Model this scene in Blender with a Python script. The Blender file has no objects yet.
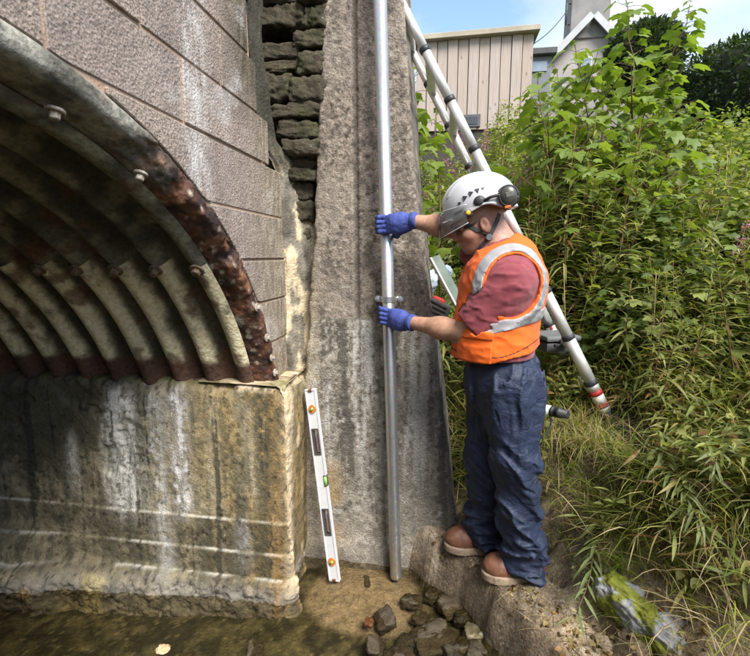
import bpy, bmesh, math, random
import numpy as np
from mathutils import Vector, Matrix

R_ = math.radians
scene = bpy.context.scene
COL = scene.collection

# ------------------------------------------------------------------ camera
CAM_F, CAM_W, CAM_H = 450.0, 750.0, 656.0
YAW, PITCH, CAM_POS = R_(8.8), R_(9.2), np.array([0.0, 0.0, 1.65])
cam_d = bpy.data.cameras.new('camera')
cam_d.sensor_width = 36.0
cam_d.lens = 36.0 * CAM_F / CAM_W
cam_d.clip_start = 0.05
cam_d.clip_end = 2000
cam = bpy.data.objects.new('camera', cam_d)
COL.objects.link(cam)
cam.location = CAM_POS
cam.rotation_euler = (math.pi / 2 - PITCH, 0, YAW)
scene.camera = cam

# ------------------------------------------------------------------ sky + sun
SUN_EL, SUN_AZ = R_(50), R_(140)      # azimuth clockwise from +Y
w = bpy.data.worlds.new('World')
scene.world = w
w.use_nodes = True
nt = w.node_tree
nt.nodes.clear()
sky = nt.nodes.new('ShaderNodeTexSky')
sky.sky_type = 'NISHITA'
sky.sun_disc = False
sky.sun_elevation = SUN_EL
sky.sun_rotation = SUN_AZ
sky.altitude = 120
sky.air_density = 1.0
sky.dust_density = 0.8
tc = nt.nodes.new('ShaderNodeTexCoord')
mp = nt.nodes.new('ShaderNodeMapping')
mp.inputs['Location'].default_value = (6.0, 3.0, 1.0)
mp.inputs['Scale'].default_value = (1, 1, 2.2)
nz = nt.nodes.new('ShaderNodeTexNoise')
nz.inputs['Scale'].default_value = 1.7
nz.inputs['Detail'].default_value = 7
nz.inputs['Roughness'].default_value = 0.52
rp = nt.nodes.new('ShaderNodeValToRGB')
rp.color_ramp.elements[0].position = 0.41
rp.color_ramp.elements[0].color = (0, 0, 0, 1)
rp.color_ramp.elements[1].position = 0.60
rp.color_ramp.elements[1].color = (1, 1, 1, 1)
mx = nt.nodes.new('ShaderNodeMix')
mx.data_type = 'RGBA'
mx.inputs['B'].default_value = (3.3, 3.45, 3.65, 1)
bg = nt.nodes.new('ShaderNodeBackground')
bg.inputs['Strength'].default_value = 0.13
wo = nt.nodes.new('ShaderNodeOutputWorld')
L = nt.links.new
L(tc.outputs['Generated'], mp.inputs['Vector'])
L(mp.outputs['Vector'], nz.inputs['Vector'])
L(nz.outputs['Fac'], rp.inputs['Fac'])
L(rp.outputs['Color'], mx.inputs['Factor'])
L(sky.outputs['Color'], mx.inputs['A'])
L(mx.outputs['Result'], bg.inputs['Color'])
L(bg.outputs['Background'], wo.inputs['Surface'])

sun_d = bpy.data.lights.new('sun', 'SUN')
sun_d.energy = 2.9
sun_d.angle = R_(27)
sun_d.color = (1.0, 0.955, 0.89)
sun = bpy.data.objects.new('sun', sun_d)
COL.objects.link(sun)
sdir = Vector((math.sin(SUN_AZ) * math.cos(SUN_EL), math.cos(SUN_AZ) * math.cos(SUN_EL), math.sin(SUN_EL)))
sun.rotation_euler = sdir.to_track_quat('Z', 'Y').to_euler()
sun.location = sdir * 30

vs = scene.view_settings
vs.view_transform = 'Standard'
vs.look = 'None'
vs.exposure = 1.45
vs.gamma = 1.0
scene.cycles.max_bounces = 6
scene.cycles.diffuse_bounces = 3
scene.cycles.glossy_bounces = 3
scene.cycles.transparent_max_bounces = 6
scene.cycles.use_adaptive_sampling = True
scene.cycles.adaptive_threshold = 0.013
scene.cycles.caustics_reflective = False
scene.cycles.caustics_refractive = False

# ------------------------------------------------------------------ helpers
rng = np.random.default_rng(11)
random.seed(5)

_F = np.array([-math.sin(YAW) * math.cos(PITCH), math.cos(YAW) * math.cos(PITCH), -math.sin(PITCH)])
_R = np.array([math.cos(YAW), math.sin(YAW), 0.0])
_U = np.cross(_R, _F)

def at(px, py, Y):
    """world point seen at photo pixel (px, py) whose world Y is the given real distance"""
    d = _F * CAM_F + _R * (px - CAM_W / 2) + _U * (CAM_H / 2 - py)
    return CAM_POS + d * (Y / d[1])

def V(p):
    return np.asarray(p, float)

def sstep(a, b, x):
    t = np.clip((x - a) / (b - a), 0, 1)
    return t * t * (3 - 2 * t)

def _hash(ix, iy, iz, seed):
    h = (ix.astype(np.uint32) * np.uint32(374761393) + iy.astype(np.uint32) * np.uint32(668265263)
         + iz.astype(np.uint32) * np.uint32(2147483647) + np.uint32((seed * 974711 + 1013) & 0xffffffff))
    h = (h ^ (h >> np.uint32(13))) * np.uint32(1274126177)
    h = (h ^ (h >> np.uint32(16))) * np.uint32(2246822519)
    return ((h ^ (h >> np.uint32(15))) & np.uint32(0xffffff)).astype(np.float32) / np.float32(0xffffff)

def vnoise(P, scale=(1, 1, 1), seed=0):
    """value noise 0..1 at points P (N,3)"""
    Q = np.asarray(P, np.float64) * np.asarray(scale if np.ndim(scale) else (scale,) * 3, float) + 91.7
    i = np.floor(Q).astype(np.int64)
    f = (Q - i).astype(np.float32)
    f = f * f * (3 - 2 * f)
    out = 0
    for dx in (0, 1):
        wx = f[:, 0] if dx else 1 - f[:, 0]
        for dy in (0, 1):
            wy = f[:, 1] if dy else 1 - f[:, 1]
            for dz in (0, 1):
                wz = f[:, 2] if dz else 1 - f[:, 2]
                out = out + wx * wy * wz * _hash(i[:, 0] + dx, i[:, 1] + dy, i[:, 2] + dz, seed)
    return out

def fbm(P, scale=1.0, octaves=4, seed=0, rough=0.5):
    s = np.asarray(scale if np.ndim(scale) else (scale,) * 3, float)
    a, tot, out = 1.0, 0.0, 0
    for o in range(octaves):
        out = out + a * vnoise(P, s, seed + o * 17)
        tot += a
        a *= rough
        s = s * 2.03
    return out / tot

def new_mesh(name, verts, faces, smooth=True):
    """faces: list of index arrays (N,k) or one array"""
    if isinstance(faces, np.ndarray):
        faces = [faces]
    verts = np.asarray(verts, np.float32)
    me = bpy.data.meshes.new(name)
    me.vertices.add(len(verts))
    me.vertices.foreach_set('co', verts.ravel())
    tot = sum(f.size for f in faces)
    nf = sum(len(f) for f in faces)
    me.loops.add(tot)
    me.polygons.add(nf)
    me.loops.foreach_set('vertex_index', np.concatenate([f.ravel() for f in faces]).astype(np.int32))
    sizes = np.concatenate([np.full(len(f), f.shape[1], np.int32) for f in faces])
    starts = np.concatenate([[0], np.cumsum(sizes)[:-1]]).astype(np.int32)
    me.polygons.foreach_set('loop_start', starts)
    me.polygons.foreach_set('loop_total', sizes)
    me.polygons.foreach_set('use_smooth', np.full(nf, smooth))
    me.update(calc_edges=True)
    me.validate()
    return me

def set_col(me, col, name='col'):
    a = me.color_attributes.new(name, 'FLOAT_COLOR', 'POINT')
    c = np.ones((len(me.vertices), 4), np.float32)
    c[:, :3] = col
    a.data.foreach_set('color', c.ravel())

def link(name, data, mat=None, parent=None):
    o = bpy.data.objects.new(name, data)
    COL.objects.link(o)
    if mat is not None and data is not None and not len(data.materials):
        data.materials.append(mat)
    if parent is not None:
        o.parent = parent
        o.matrix_parent_inverse = parent.matrix_basis.inverted()   # parts are written in world space
    return o

def tag(o, label=None, cat=None, group=None, kind=None):
    if label: o['label'] = label
    if cat: o['category'] = cat
    if group: o['group'] = group
    if kind: o['kind'] = kind
    return o

def thing(name, label, cat, loc=(0, 0, 0), group=None):
    o = bpy.data.objects.new(name, None)
    COL.objects.link(o)
    o.location = [float(v) for v in loc]
    o.empty_display_size = 0.1
    return tag(o, label, cat, group, 'thing')

def local_child(name, data, mat, parent):
    """a part whose mesh is written in its parent's own frame"""
    o = bpy.data.objects.new(name, data)
    COL.objects.link(o)
    if mat is not None and not len(data.materials):
        data.materials.append(mat)
    o.parent = parent
    return o

def copy_tree(o, parent=None):
    c = o.copy()
    COL.objects.link(c)
    c.parent = parent
    for ch in list(o.children):
        copy_tree(ch, c)
    return c

def grid_faces(nu, nv, wrap_u=False):
    iu = np.arange(nu if wrap_u else nu - 1)
    iv = np.arange(nv - 1)
    a, b = np.meshgrid(iu, iv, indexing='ij')
    a2 = (a + 1) % nu
    return np.stack([a * nv + b, a2 * nv + b, a2 * nv + b + 1, a * nv + b + 1], -1).reshape(-1, 4)

def frame_of(d):
    d = V(d) / np.linalg.norm(d)
    up = np.array([0, 0, 1.0]) if abs(d[2]) < 0.9 else np.array([1.0, 0, 0])
    a = np.cross(up, d); a /= np.linalg.norm(a)
    return d, a, np.cross(d, a)

def tube(path, rad, n=10, caps=True):
    """swept tube verts/faces"""
    path = V(path)
    m = len(path)
    rad = np.broadcast_to(np.asarray(rad, float), (m,))
    T = np.gradient(path, axis=0)
    T /= np.linalg.norm(T, axis=1)[:, None] + 1e-12
    _, a, b = frame_of(T[0])
    vs_ = []
    th = np.arange(n) * 2 * math.pi / n
    for i in range(m):
        a = a - T[i] * (a @ T[i]); a /= np.linalg.norm(a)
        b = np.cross(T[i], a)
        vs_.append(path[i] + rad[i] * (np.cos(th)[:, None] * a + np.sin(th)[:, None] * b))
    v = np.concatenate(vs_)
    f = []
    for i in range(m - 1):
        j = np.arange(n)
        k = (j + 1) % n
        f.append(np.stack([i * n + j, i * n + k, (i + 1) * n + k, (i + 1) * n + j], -1))
    fs = [np.concatenate(f)]
    if caps:
        v = np.vstack([v, path[:1], path[-1:]])
        j = np.arange(n); k = (j + 1) % n
        fs.append(np.concatenate([np.stack([k, j, np.full(n, m * n)], -1),
                                  np.stack([(m - 1) * n + j, (m - 1) * n + k, np.full(n, m * n + 1)], -1)]))
    return v, fs

def tube_mesh(name, path, rad, n=10, caps=True):
    v, f = tube(path, rad, n, caps)
    return new_mesh(name, v, f)

def join(parts):
    """[(verts, faces list)] -> verts, faces by size"""
    vs_, by, off = [], {}, 0
    for v, fs in parts:
        if isinstance(fs, np.ndarray): fs = [fs]
        vs_.append(v)
        for f in fs:
            by.setdefault(f.shape[1], []).append(f + off)
        off += len(v)
    return np.concatenate(vs_), [np.concatenate(x) for x in by.values()]

def bm_mesh(name, bm, smooth=False):
    bmesh.ops.recalc_face_normals(bm, faces=bm.faces)
    me = bpy.data.meshes.new(name)
    bm.to_mesh(me)
    bm.free()
    if smooth:
        for p in me.polygons: p.use_smooth = True
    return me

def box_mesh(name, size, bevel=0.0, seg=1, mtx=None, smooth=False):
    bm = bmesh.new()
    bmesh.ops.create_cube(bm, size=1.0)
    for v in bm.verts:
        v.co = Vector((v.co.x * size[0], v.co.y * size[1], v.co.z * size[2]))
    if bevel > 0:
        bmesh.ops.bevel(bm, geom=bm.edges[:], offset=bevel, segments=seg, profile=0.6, affect='EDGES')
    if mtx is not None:
        bm.transform(mtx)
    return bm_mesh(name, bm, smooth)

def prism_mesh(name, poly, to3, depth_vec, bevel=0.0):
    """extrude a 2D polygon (mapped by to3) along depth_vec"""
    bm = bmesh.new()
    a = [bm.verts.new(Vector(to3(p))) for p in poly]
    f = bm.faces.new(a)
    r = bmesh.ops.extrude_face_region(bm, geom=[f])
    for v in r['geom']:
        if isinstance(v, bmesh.types.BMVert):
            v.co += Vector(depth_vec)
    if bevel > 0:
        bmesh.ops.recalc_face_normals(bm, faces=bm.faces)
        bmesh.ops.bevel(bm, geom=bm.edges[:], offset=bevel, segments=1, affect='EDGES', clamp_overlap=True)
    return bm_mesh(name, bm)

def frame_mtx(o, x, y, z):
    m = Matrix.Identity(4)
    for i, ax in enumerate((x, y, z)):
        for r in range(3): m[r][i] = float(ax[r])
    for r in range(3): m[r][3] = float(o[r])
    return m

# ---- signed distance modelling
def sd_cone(P, a, b, ra, rb):
    a, b = V(a), V(b)
    ab = b - a
    t = np.clip(((P - a) @ ab) / (ab @ ab), 0, 1)
    return np.linalg.norm(P - a - t[:, None] * ab, axis=1) - (ra + (rb - ra) * t)

def sd_ell(P, c, r, rot=None):
    q = P - V(c)
    if rot is not None: q = q @ rot
    r = V(r)
    k0 = np.linalg.norm(q / r, axis=1)
    k1 = np.linalg.norm(q / (r * r), axis=1) + 1e-9
    return k0 * (k0 - 1) / k1

def sd_box(P, c, h, rot=None, rad=0.0):
    q = P - V(c)
    if rot is not None: q = q @ rot
    d = np.abs(q) - (V(h) - rad)
    return np.linalg.norm(np.maximum(d, 0), axis=1) + np.minimum(d.max(1), 0) - rad

def smin(a, b, k):
    h = np.clip(0.5 + 0.5 * (b - a) / k, 0, 1)
    return b + (a - b) * h - k * h * (1 - h)

def smax(a, b, k):
    return -smin(-a, -b, k)

def surface_nets(fn, lo, hi, h):
    lo, hi = V(lo), V(hi)
    n = np.ceil((hi - lo) / h).astype(int) + 1
    ax = [lo[i] + np.arange(n[i]) * h for i in range(3)]
    K = 4                                        # coarse pass first, then only the blocks near the surface
    nb = -(-n // K)
    cax = [lo[i] + (np.arange(nb[i]) * K + (K - 1) / 2) * h for i in range(3)]
    C = np.stack(np.meshgrid(*cax, indexing='ij'), -1).reshape(-1, 3)
    dc = np.concatenate([fn(C[i:i + 200000]) for i in range(0, len(C), 200000)])
    near = np.abs(dc) < K * h * 1.15 + 0.02
    Db = np.repeat(dc[:, None], K ** 3, 1).astype(np.float32)
    loc = np.stack(np.meshgrid(*[np.arange(K)] * 3, indexing='ij'), -1).reshape(-1, 3) - (K - 1) / 2
    G = (C[near][:, None, :] + loc[None] * h).reshape(-1, 3)
    if len(G):
        Db[near] = np.concatenate([fn(G[i:i + 200000]) for i in range(0, len(G), 200000)]).reshape(-1, K ** 3)
    D = Db.reshape(*nb, K, K, K).transpose(0, 3, 1, 4, 2, 5).reshape(nb * K)[:n[0], :n[1], :n[2]]
    D = np.ascontiguousarray(D)
    S = D < 0
    cs = tuple(n - 1)
    cnt = np.zeros(cs, np.int8)
    for dx in (0, 1):
        for dy in (0, 1):
            for dz in (0, 1):
                cnt += S[dx:n[0] - 1 + dx, dy:n[1] - 1 + dy, dz:n[2] - 1 + dz]
    mixed = (cnt > 0) & (cnt < 8)
    idx = np.full(cs, -1, np.int64)
    cells = np.argwhere(mixed)
    idx[mixed] = np.arange(len(cells))
    acc = np.zeros((len(cells), 3)); num = np.zeros(len(cells))
    for axis in range(3):
        o1, o2 = [i for i in range(3) if i != axis]
        for u in (0, 1):
            for v in (0, 1):
                c0 = cells.copy(); c0[:, o1] += u; c0[:, o2] += v
                c1 = c0.copy(); c1[:, axis] += 1
                d0 = D[tuple(c0.T)]; d1 = D[tuple(c1.T)]
                m = (d0 < 0) != (d1 < 0)
                t = np.where(m, d0 / np.where(m, d0 - d1, 1), 0)
                p = c0.astype(float); p[:, axis] += t
                acc[m] += p[m]; num[m] += 1
    verts = lo + h * acc / np.maximum(num, 1)[:, None]
    faces = []
    for axis in range(3):
        o1, o2 = (axis + 1) % 3, (axis + 2) % 3
        sl0 = [slice(None)] * 3; sl1 = [slice(None)] * 3
        sl0[axis] = slice(0, -1); sl1[axis] = slice(1, None)
        A, B = S[tuple(sl0)], S[tuple(sl1)]
        e = np.argwhere(A != B)
        e = e[(e[:, o1] > 0) & (e[:, o2] > 0) & (e[:, o1] < n[o1] - 1) & (e[:, o2] < n[o2] - 1)]
        if not len(e): continue
        q = []
        for u, v in ((1, 1), (0, 1), (0, 0), (1, 0)):
            c = e.copy(); c[:, o1] -= u; c[:, o2] -= v
            q.append(idx[tuple(c.T)])
        q = np.stack(q, -1)
        flip = ~A[tuple(e.T)]
        q[flip] = q[flip][:, ::-1]
        faces.append(q)
    faces = np.concatenate(faces)
    faces = faces[(faces >= 0).all(1)]
    return verts, faces

def sdf_mesh(name, fn, lo, hi, h):
    v, f = surface_nets(fn, lo, hi, h)
    return new_mesh(name, v, f), v

# ---- node materials
class NT:
    def __init__(s, name):
        s.m = bpy.data.materials.new(name)
        s.m.use_nodes = True
        s.t = s.m.node_tree
        s.t.nodes.clear()
        s.out = s.t.nodes.new('ShaderNodeOutputMaterial')
        s.geo = s.t.nodes.new('ShaderNodeNewGeometry')
        s.pos = s.geo.outputs['Position']
        s.tc = s.t.nodes.new('ShaderNodeTexCoord')
    def put(s, sock, v):
        if hasattr(v, 'is_linked') or isinstance(v, bpy.types.NodeSocket): s.t.links.new(v, sock)
        else:
            if sock.type == 'RGBA' and len(v) == 3: v = (*v, 1)
            sock.default_value = v
    def noise(s, scale, detail=4, rough=0.55, vec=None, stretch=None, dist=0.0, out='Fac'):
        n = s.t.nodes.new('ShaderNodeTexNoise')
        n.inputs['Scale'].default_value = scale
        n.inputs['Detail'].default_value = detail
        n.inputs['Roughness'].default_value = rough
        n.inputs['Distortion'].default_value = dist
        v = vec if vec is not None else s.pos
        if stretch: v = s.map(v, stretch)
        s.t.links.new(v, n.inputs['Vector'])
        return n.outputs[out]
    def voro(s, scale, vec=None, out='Distance', feature='F1', stretch=None):
        n = s.t.nodes.new('ShaderNodeTexVoronoi')
        n.feature = feature
        n.inputs['Scale'].default_value = scale
        v = vec if vec is not None else s.pos
        if stretch: v = s.map(v, stretch)
        s.t.links.new(v, n.inputs['Vector'])
        return n.outputs[out]
    def map(s, v, sc, loc=(0, 0, 0)):
        n = s.t.nodes.new('ShaderNodeMapping')
        n.inputs['Scale'].default_value = sc
        n.inputs['Location'].default_value = loc
        s.t.links.new(v, n.inputs['Vector'])
        return n.outputs['Vector']
    def ramp(s, fac, stops):
        n = s.t.nodes.new('ShaderNodeValToRGB')
        e = n.color_ramp.elements
        while len(e) < len(stops): e.new(0.5)
        for x, (p, c) in zip(e, stops):
            x.position = p
            x.color = (c, c, c, 1) if not np.ndim(c) else (*c, 1)
        s.t.links.new(fac, n.inputs['Fac'])
        return n.outputs['Color']
    def mix(s, fac, a, b, mode='MIX'):
        n = s.t.nodes.new('ShaderNodeMix')
        n.data_type = 'RGBA'
        n.blend_type = mode
        s.put(n.inputs['Factor'], fac)
        s.put(n.inputs['A'], a); s.put(n.inputs['B'], b)
        return n.outputs['Result']
    def math(s, op, a, b=0.0, c=0.0):
        n = s.t.nodes.new('ShaderNodeMath')
        n.operation = op
        for i, v in enumerate((a, b, c)): s.put(n.inputs[i], v)
        return n.outputs[0]
    def sep(s, v=None):
        n = s.t.nodes.new('ShaderNodeSeparateXYZ')
        s.t.links.new(v if v is not None else s.pos, n.inputs[0])
        return n.outputs
    def attr(s, name='col'):
        n = s.t.nodes.new('ShaderNodeAttribute')
        n.attribute_name = name
        return n.outputs['Color']
    def rand(s):
        return s.t.nodes.new('ShaderNodeObjectInfo').outputs['Random']
    def bump(s, h, strength=0.3, dist=0.01, normal=None):
        n = s.t.nodes.new('ShaderNodeBump')
        n.inputs['Strength'].default_value = strength
        n.inputs['Distance'].default_value = dist
        s.t.links.new(h, n.inputs['Height'])
        if normal is not None: s.t.links.new(normal, n.inputs['Normal'])
        return n.outputs['Normal']
    def bsdf(s, color, rough=0.8, metal=0.0, normal=None, spec=0.4, **kw):
        n = s.t.nodes.new('ShaderNodeBsdfPrincipled')
        s.put(n.inputs['Base Color'], color)
        s.put(n.inputs['Roughness'], rough)
        s.put(n.inputs['Metallic'], metal)
        n.inputs['Specular IOR Level'].default_value = spec
        if normal is not None: s.t.links.new(normal, n.inputs['Normal'])
        for k, v in kw.items(): s.put(n.inputs[k.replace('_', ' ')], v)
        return n.outputs[0]
    def done(s, sh):
        s.t.links.new(sh, s.out.inputs['Surface'])
        return s.m

def simple(name, c1, c2=None, scale=20, rough=0.6, bump=0.15, bscale=60, bdist=0.004, metal=0.0, spec=0.4, detail=4, obj=False, **kw):
    n = NT(name)
    vec = n.tc.outputs['Object'] if obj else None
    c2 = c2 or tuple(0.75 * v for v in c1)
    f = n.noise(scale, detail, vec=vec)
    col = n.mix(n.ramp(f, [(0.32, 0), (0.68, 1)]), c1, c2)
    nm = n.bump(n.noise(bscale, 5, vec=vec), bump, bdist) if bump else None
    rr = n.math('MULTIPLY_ADD', f, 0.25, rough - 0.12)
    return n.done(n.bsdf(col, rr, metal, nm, spec, **kw))

def vcol_mat(name, rough=0.85, fine=90, amount=0.5, bump=0.4, bscale=140, bdist=0.004, spec=0.35, rough_lo=None, grit=True):
    """albedo in a colour attribute, fine grain added on top"""
    n = NT(name)
    a = n.attr('col')
    g = n.noise(fine, 6, 0.65)
    col = n.mix(amount, a, n.ramp(g, [(0.25, 0.25), (0.5, 0.5), (0.75, 0.8)]), 'OVERLAY')
    sp = n.noise(fine * 1.5, 4, 0.75)
    col = n.mix(n.ramp(sp, [(0.34, 0.8 * amount), (0.41, 0)]), col, n.mix(0.75, col, (0.02, 0.018, 0.014)))
    col = n.mix(n.ramp(sp, [(0.60, 0), (0.68, 0.7 * amount)]), col, n.mix(0.5, col, (0.62, 0.58, 0.52)))
    h = n.noise(bscale, 6, 0.65)
    if grit:
        v = n.voro(bscale * 0.8)
        h = n.math('ADD', h, n.math('MULTIPLY', v, 0.6))
    nm = n.bump(h, bump, bdist)
    rr = n.math('MULTIPLY_ADD', g, 0.3, rough - 0.15)
    return n.done(n.bsdf(col, rr, 0.0, nm, spec))

# ------------------------------------------------------------------ terrain
WATER_Z = -0.08

def edge_x(Y):
    """x of the right-hand water edge"""
    return np.interp(Y, [-6, 0.0, 0.8, 1.2, 1.55, 1.72, 1.84, 1.95, 2.08, 2.2, 2.3], [2.4, 1.35, 0.92, 0.66, 0.46, 0.35, 0.245, 0.19, 0.09, -0.09, -0.18])

def softplus(x, k):
    return k * np.log1p(np.exp(np.clip(x / k, -40, 40)))

def terrain_h(x, Y, detail=True):
    P = np.stack([x, Y, np.zeros_like(x)], -1)
    s = x - edge_x(Y)
    bed = -0.15 - 0.05 * sstep(1.9, 0.9, Y) - 0.16 * sstep(-0.5, -1.6, x) * 0.4
    # sand bar by the pipe
    bed = bed + 0.055 * np.exp(-(((x + 0.42) / 0.26) ** 2 + ((Y - 2.17) / 0.17) ** 2))
    if detail:
        bed = bed + 0.03 * (fbm(P, 9, 3, 3) - 0.5)
        s = s + 0.10 * (fbm(P, 6, 3, 5) - 0.5)
    rise = sstep(-0.035, 0.075, s)
    ledge = 0.115 + 0.03 * sstep(0.0, 0.10, s) + 0.06 * sstep(0.12, 0.4, s) + 0.12 * sstep(2.0, 1.2, Y) * sstep(0.0, 0.4, s)
    st = softplus(s - 0.34, 0.04) * 1.5
    lim = 0.54
    st2 = np.where(st < lim, st, lim + (st - lim) * 0.13)
    bank = st2 + 0.44 * softplus(Y - 2.55, 0.15)
    # mound of rock at the wing wall foot
    land = ledge + bank
    if detail:
        calm = 1 - 0.8 * np.exp(-(((x - 0.25) / 0.22) ** 2 + ((Y - 2.02) / 0.2) ** 2))
        land = land * calm + 0.155 * (1 - calm)
        land = land + calm * (0.07 * (fbm(P, 5, 4, 9) - 0.5) + 0.035 * (fbm(P, 22, 3, 10, 0.6) - 0.5))
        rdg = np.abs(2 * fbm(P @ np.array([[0.8, 0.6, 0], [-0.6, 0.8, 0], [0, 0, 1]]), (4.0, 9.0, 1), 3, 11) - 1)
        land = land - calm * 0.07 * (1 - sstep(0.0, 0.16, rdg)) * sstep(0.02, 0.1, s) + calm * 0.03 * (rdg - 0.25)
        land = land + 0.10 * (fbm(P, 1.3, 3, 12) - 0.5) * sstep(0.4, 1.0, s)
    z = bed + (land - bed) * rise
    z = np.where(Y > 2.42, land, z)
    top = 4.3 + 0.25 * (fbm(P, 0.25, 3, 14) - 0.5)
    z = np.minimum(z, top + 0.02 * (z - top))
    # the bank behind the person who took the picture
    nb = sstep(-1.2, -4.0, Y)
    z = np.where(Y < -1.2, np.maximum(z, -0.15 + 2.6 * nb), z)
    return z

def th(x, Y):
    return float(terrain_h(np.array([float(x)]), np.array([float(Y)]))[0])

def spaced(lo, flo, fhi, hi, fine, grow=1.16):
    mid = list(np.arange(flo, fhi + 1e-6, fine))
    s, x = fine, mid[-1]
    while x < hi:
        s *= grow; x += s; mid.append(x)
    s, x = fine, mid[0]
    while x > lo:
        s *= grow; x -= s; mid.insert(0, x)
    return np.array(mid)

def mat_ground():
    n = NT('rock_soil')
    a = n.attr('col')
    f1 = n.noise(24, 6, 0.7)
    f2 = n.noise(95, 5, 0.7)
    col = n.mix(0.75, a, n.ramp(f1, [(0.28, 0.22), (0.5, 0.5), (0.72, 0.82)]), 'OVERLAY')
    col = n.mix(0.65, col, n.ramp(f2, [(0.3, 0.2), (0.5, 0.5), (0.7, 0.85)]), 'OVERLAY')
    base_ = col
    sp_ = n.voro(130, out='Color')
    sp1 = n.sep(sp_)[0]
    col = n.mix(n.ramp(sp1, [(0.80, 0), (0.9, 0.4)]), col, n.mix(0.55, a, (0.52, 0.49, 0.43)))
    col = n.mix(n.ramp(sp1, [(0.10, 0.5), (0.2, 0)]), col, n.mix(0.4, a, (0.03, 0.025, 0.02)))
    wet_ = n.ramp(n.math('MULTIPLY_ADD', n.sep()[2], 20.0, 1.6), [(0.0, 0), (0.6, 1)])
    col = n.mix(wet_, base_, col)
    h = n.math('ADD', n.math('MULTIPLY', f1, 1.6), n.math('MULTIPLY', f2, 0.6))
    return n.done(n.bsdf(col, 0.88, 0, n.bump(h, 0.9, 0.012), 0.3))

def build_terrain():
    xs = spaced(-160, -2.3, 1.9, 160, 0.0145)
    ys = spaced(-160, 1.0, 3.0, 200, 0.014)
    X, Y = np.meshgrid(xs, ys, indexing='ij')
    x, y = X.ravel(), Y.ravel()
    z = terrain_h(x, y)
    P = np.stack([x, y, z], -1)
    s = x - edge_x(y)
    n1, n2, n3 = fbm(P, 4, 4, 21), fbm(P, 18, 4, 22), fbm(P, 55, 3, 23)
    rock = np.array([0.27, 0.20, 0.13]); rock2 = np.array([0.42, 0.345, 0.25]); rockd = np.array([0.10, 0.075, 0.045])
    c = rock + (rock2 - rock) * sstep(0.48, 0.68, n2)[:, None]
    c = c + (rockd - c) * sstep(0.52, 0.36, n1)[:, None] * 0.75
    soil = np.array([0.05, 0.042, 0.022]); grassy = np.array([0.055, 0.07, 0.02])
    sl = sstep(0.42, 0.75, s + 0.25 * (n1 - 0.5)); sl = np.maximum(sl, sstep(2.5, 2.75, y))
    g = soil + (grassy - soil) * sstep(0.45, 0.62, n1)[:, None]
    c = c + (g - c) * sl[:, None]
    # moss on the ledge
    mo = sstep(0.53, 0.66, fbm(P, 7, 4, 25)) * sstep(0.25, 0.6, s) * (1 - sl) 
    c = c + (np.array([0.13, 0.16, 0.02]) - c) * (mo * 0.8)[:, None]
    # wet foot of the rock
    wet = sstep(WATER_Z + 0.10, WATER_Z + 0.01, z)
    c = c * (1 - 0.55 * wet[:, None])
    # stream bed: dark algae, brown sand at the pipe
    algae = np.array([0.04, 0.036, 0.018]); algae2 = np.array([0.125, 0.108, 0.052])
    b = algae + (algae2 - algae) * sstep(0.42, 0.68, n2)[:, None]
    b = b + (np.array([0.2, 0.17, 0.09]) - b) * (sstep(0.66, 0.75, n3))[:, None]
    sand = np.exp(-(((x + 0.38) / 0.30) ** 2 + ((y - 2.08) / 0.24) ** 2) * (0.8 + 0.8 * (n1 - 0.3)))
    b = b + (np.array([0.33, 0.255, 0.17]) * (0.8 + 0.4 * n3[:, None]) - b) * sstep(0.3, 0.5, sand)[:, None]
    under = sstep(WATER_Z + 0.015, WATER_Z - 0.02, z) * (s < 0.12) * (y < 2.5)
    c = c + (b - c) * under[:, None]
    far = sstep(4.0, 9.0, np.hypot(x, y))
    c = c + (np.array([0.06, 0.09, 0.025]) - c) * far[:, None]
    me = new_mesh('ground', P, grid_faces(len(xs), len(ys)))
    set_col(me, c)
    o = link('ground', me, mat_ground())
    tag(o, 'brown rock ledge and soil bank rising from the stream bed', None, None, 'structure')
build_terrain()

def mat_water():
    n = NT('stream_water')
    h = n.math('ADD', n.noise(14, 3, 0.5, dist=0.5), n.math('MULTIPLY', n.noise(60, 2, 0.5), 0.3))
    nm = n.bump(h, 0.55, 0.02)
    tr = n.t.nodes.new('ShaderNodeBsdfTransparent')
    tr.inputs['Color'].default_value = (0.82, 0.78, 0.66, 1)
    gl = n.t.nodes.new('ShaderNodeBsdfGlossy')
    gl.inputs['Roughness'].default_value = 0.03
    n.t.links.new(nm, gl.inputs['Normal'])
    fr = n.t.nodes.new('ShaderNodeFresnel')
    fr.inputs['IOR'].default_value = 1.33
    n.t.links.new(nm, fr.inputs['Normal'])
    mxs = n.t.nodes.new('ShaderNodeMixShader')
    n.t.links.new(fr.outputs[0], mxs.inputs[0])
    n.t.links.new(tr.outputs[0], mxs.inputs[1])
    n.t.links.new(gl.outputs[0], mxs.inputs[2])
    return n.done(mxs.outputs[0])
wv = np.array([[-9, -3.2, WATER_Z], [6, -3.2, WATER_Z], [6, 2.4, WATER_Z], [-9, 2.4, WATER_Z]])
o = link('stream_water', new_mesh('stream_water', wv, np.array([[0, 1, 2, 3]])), mat_water())
tag(o, 'shallow clear stream water over dark algae and brown sand', None, None, 'structure')

# ------------------------------------------------------------------ facing block wall above the arch
WX = -0.83                              # plane of the bridge face
ACY, ACZ, AR = 0.65, 0.55, 1.54         # arch centre and outer radius

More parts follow.
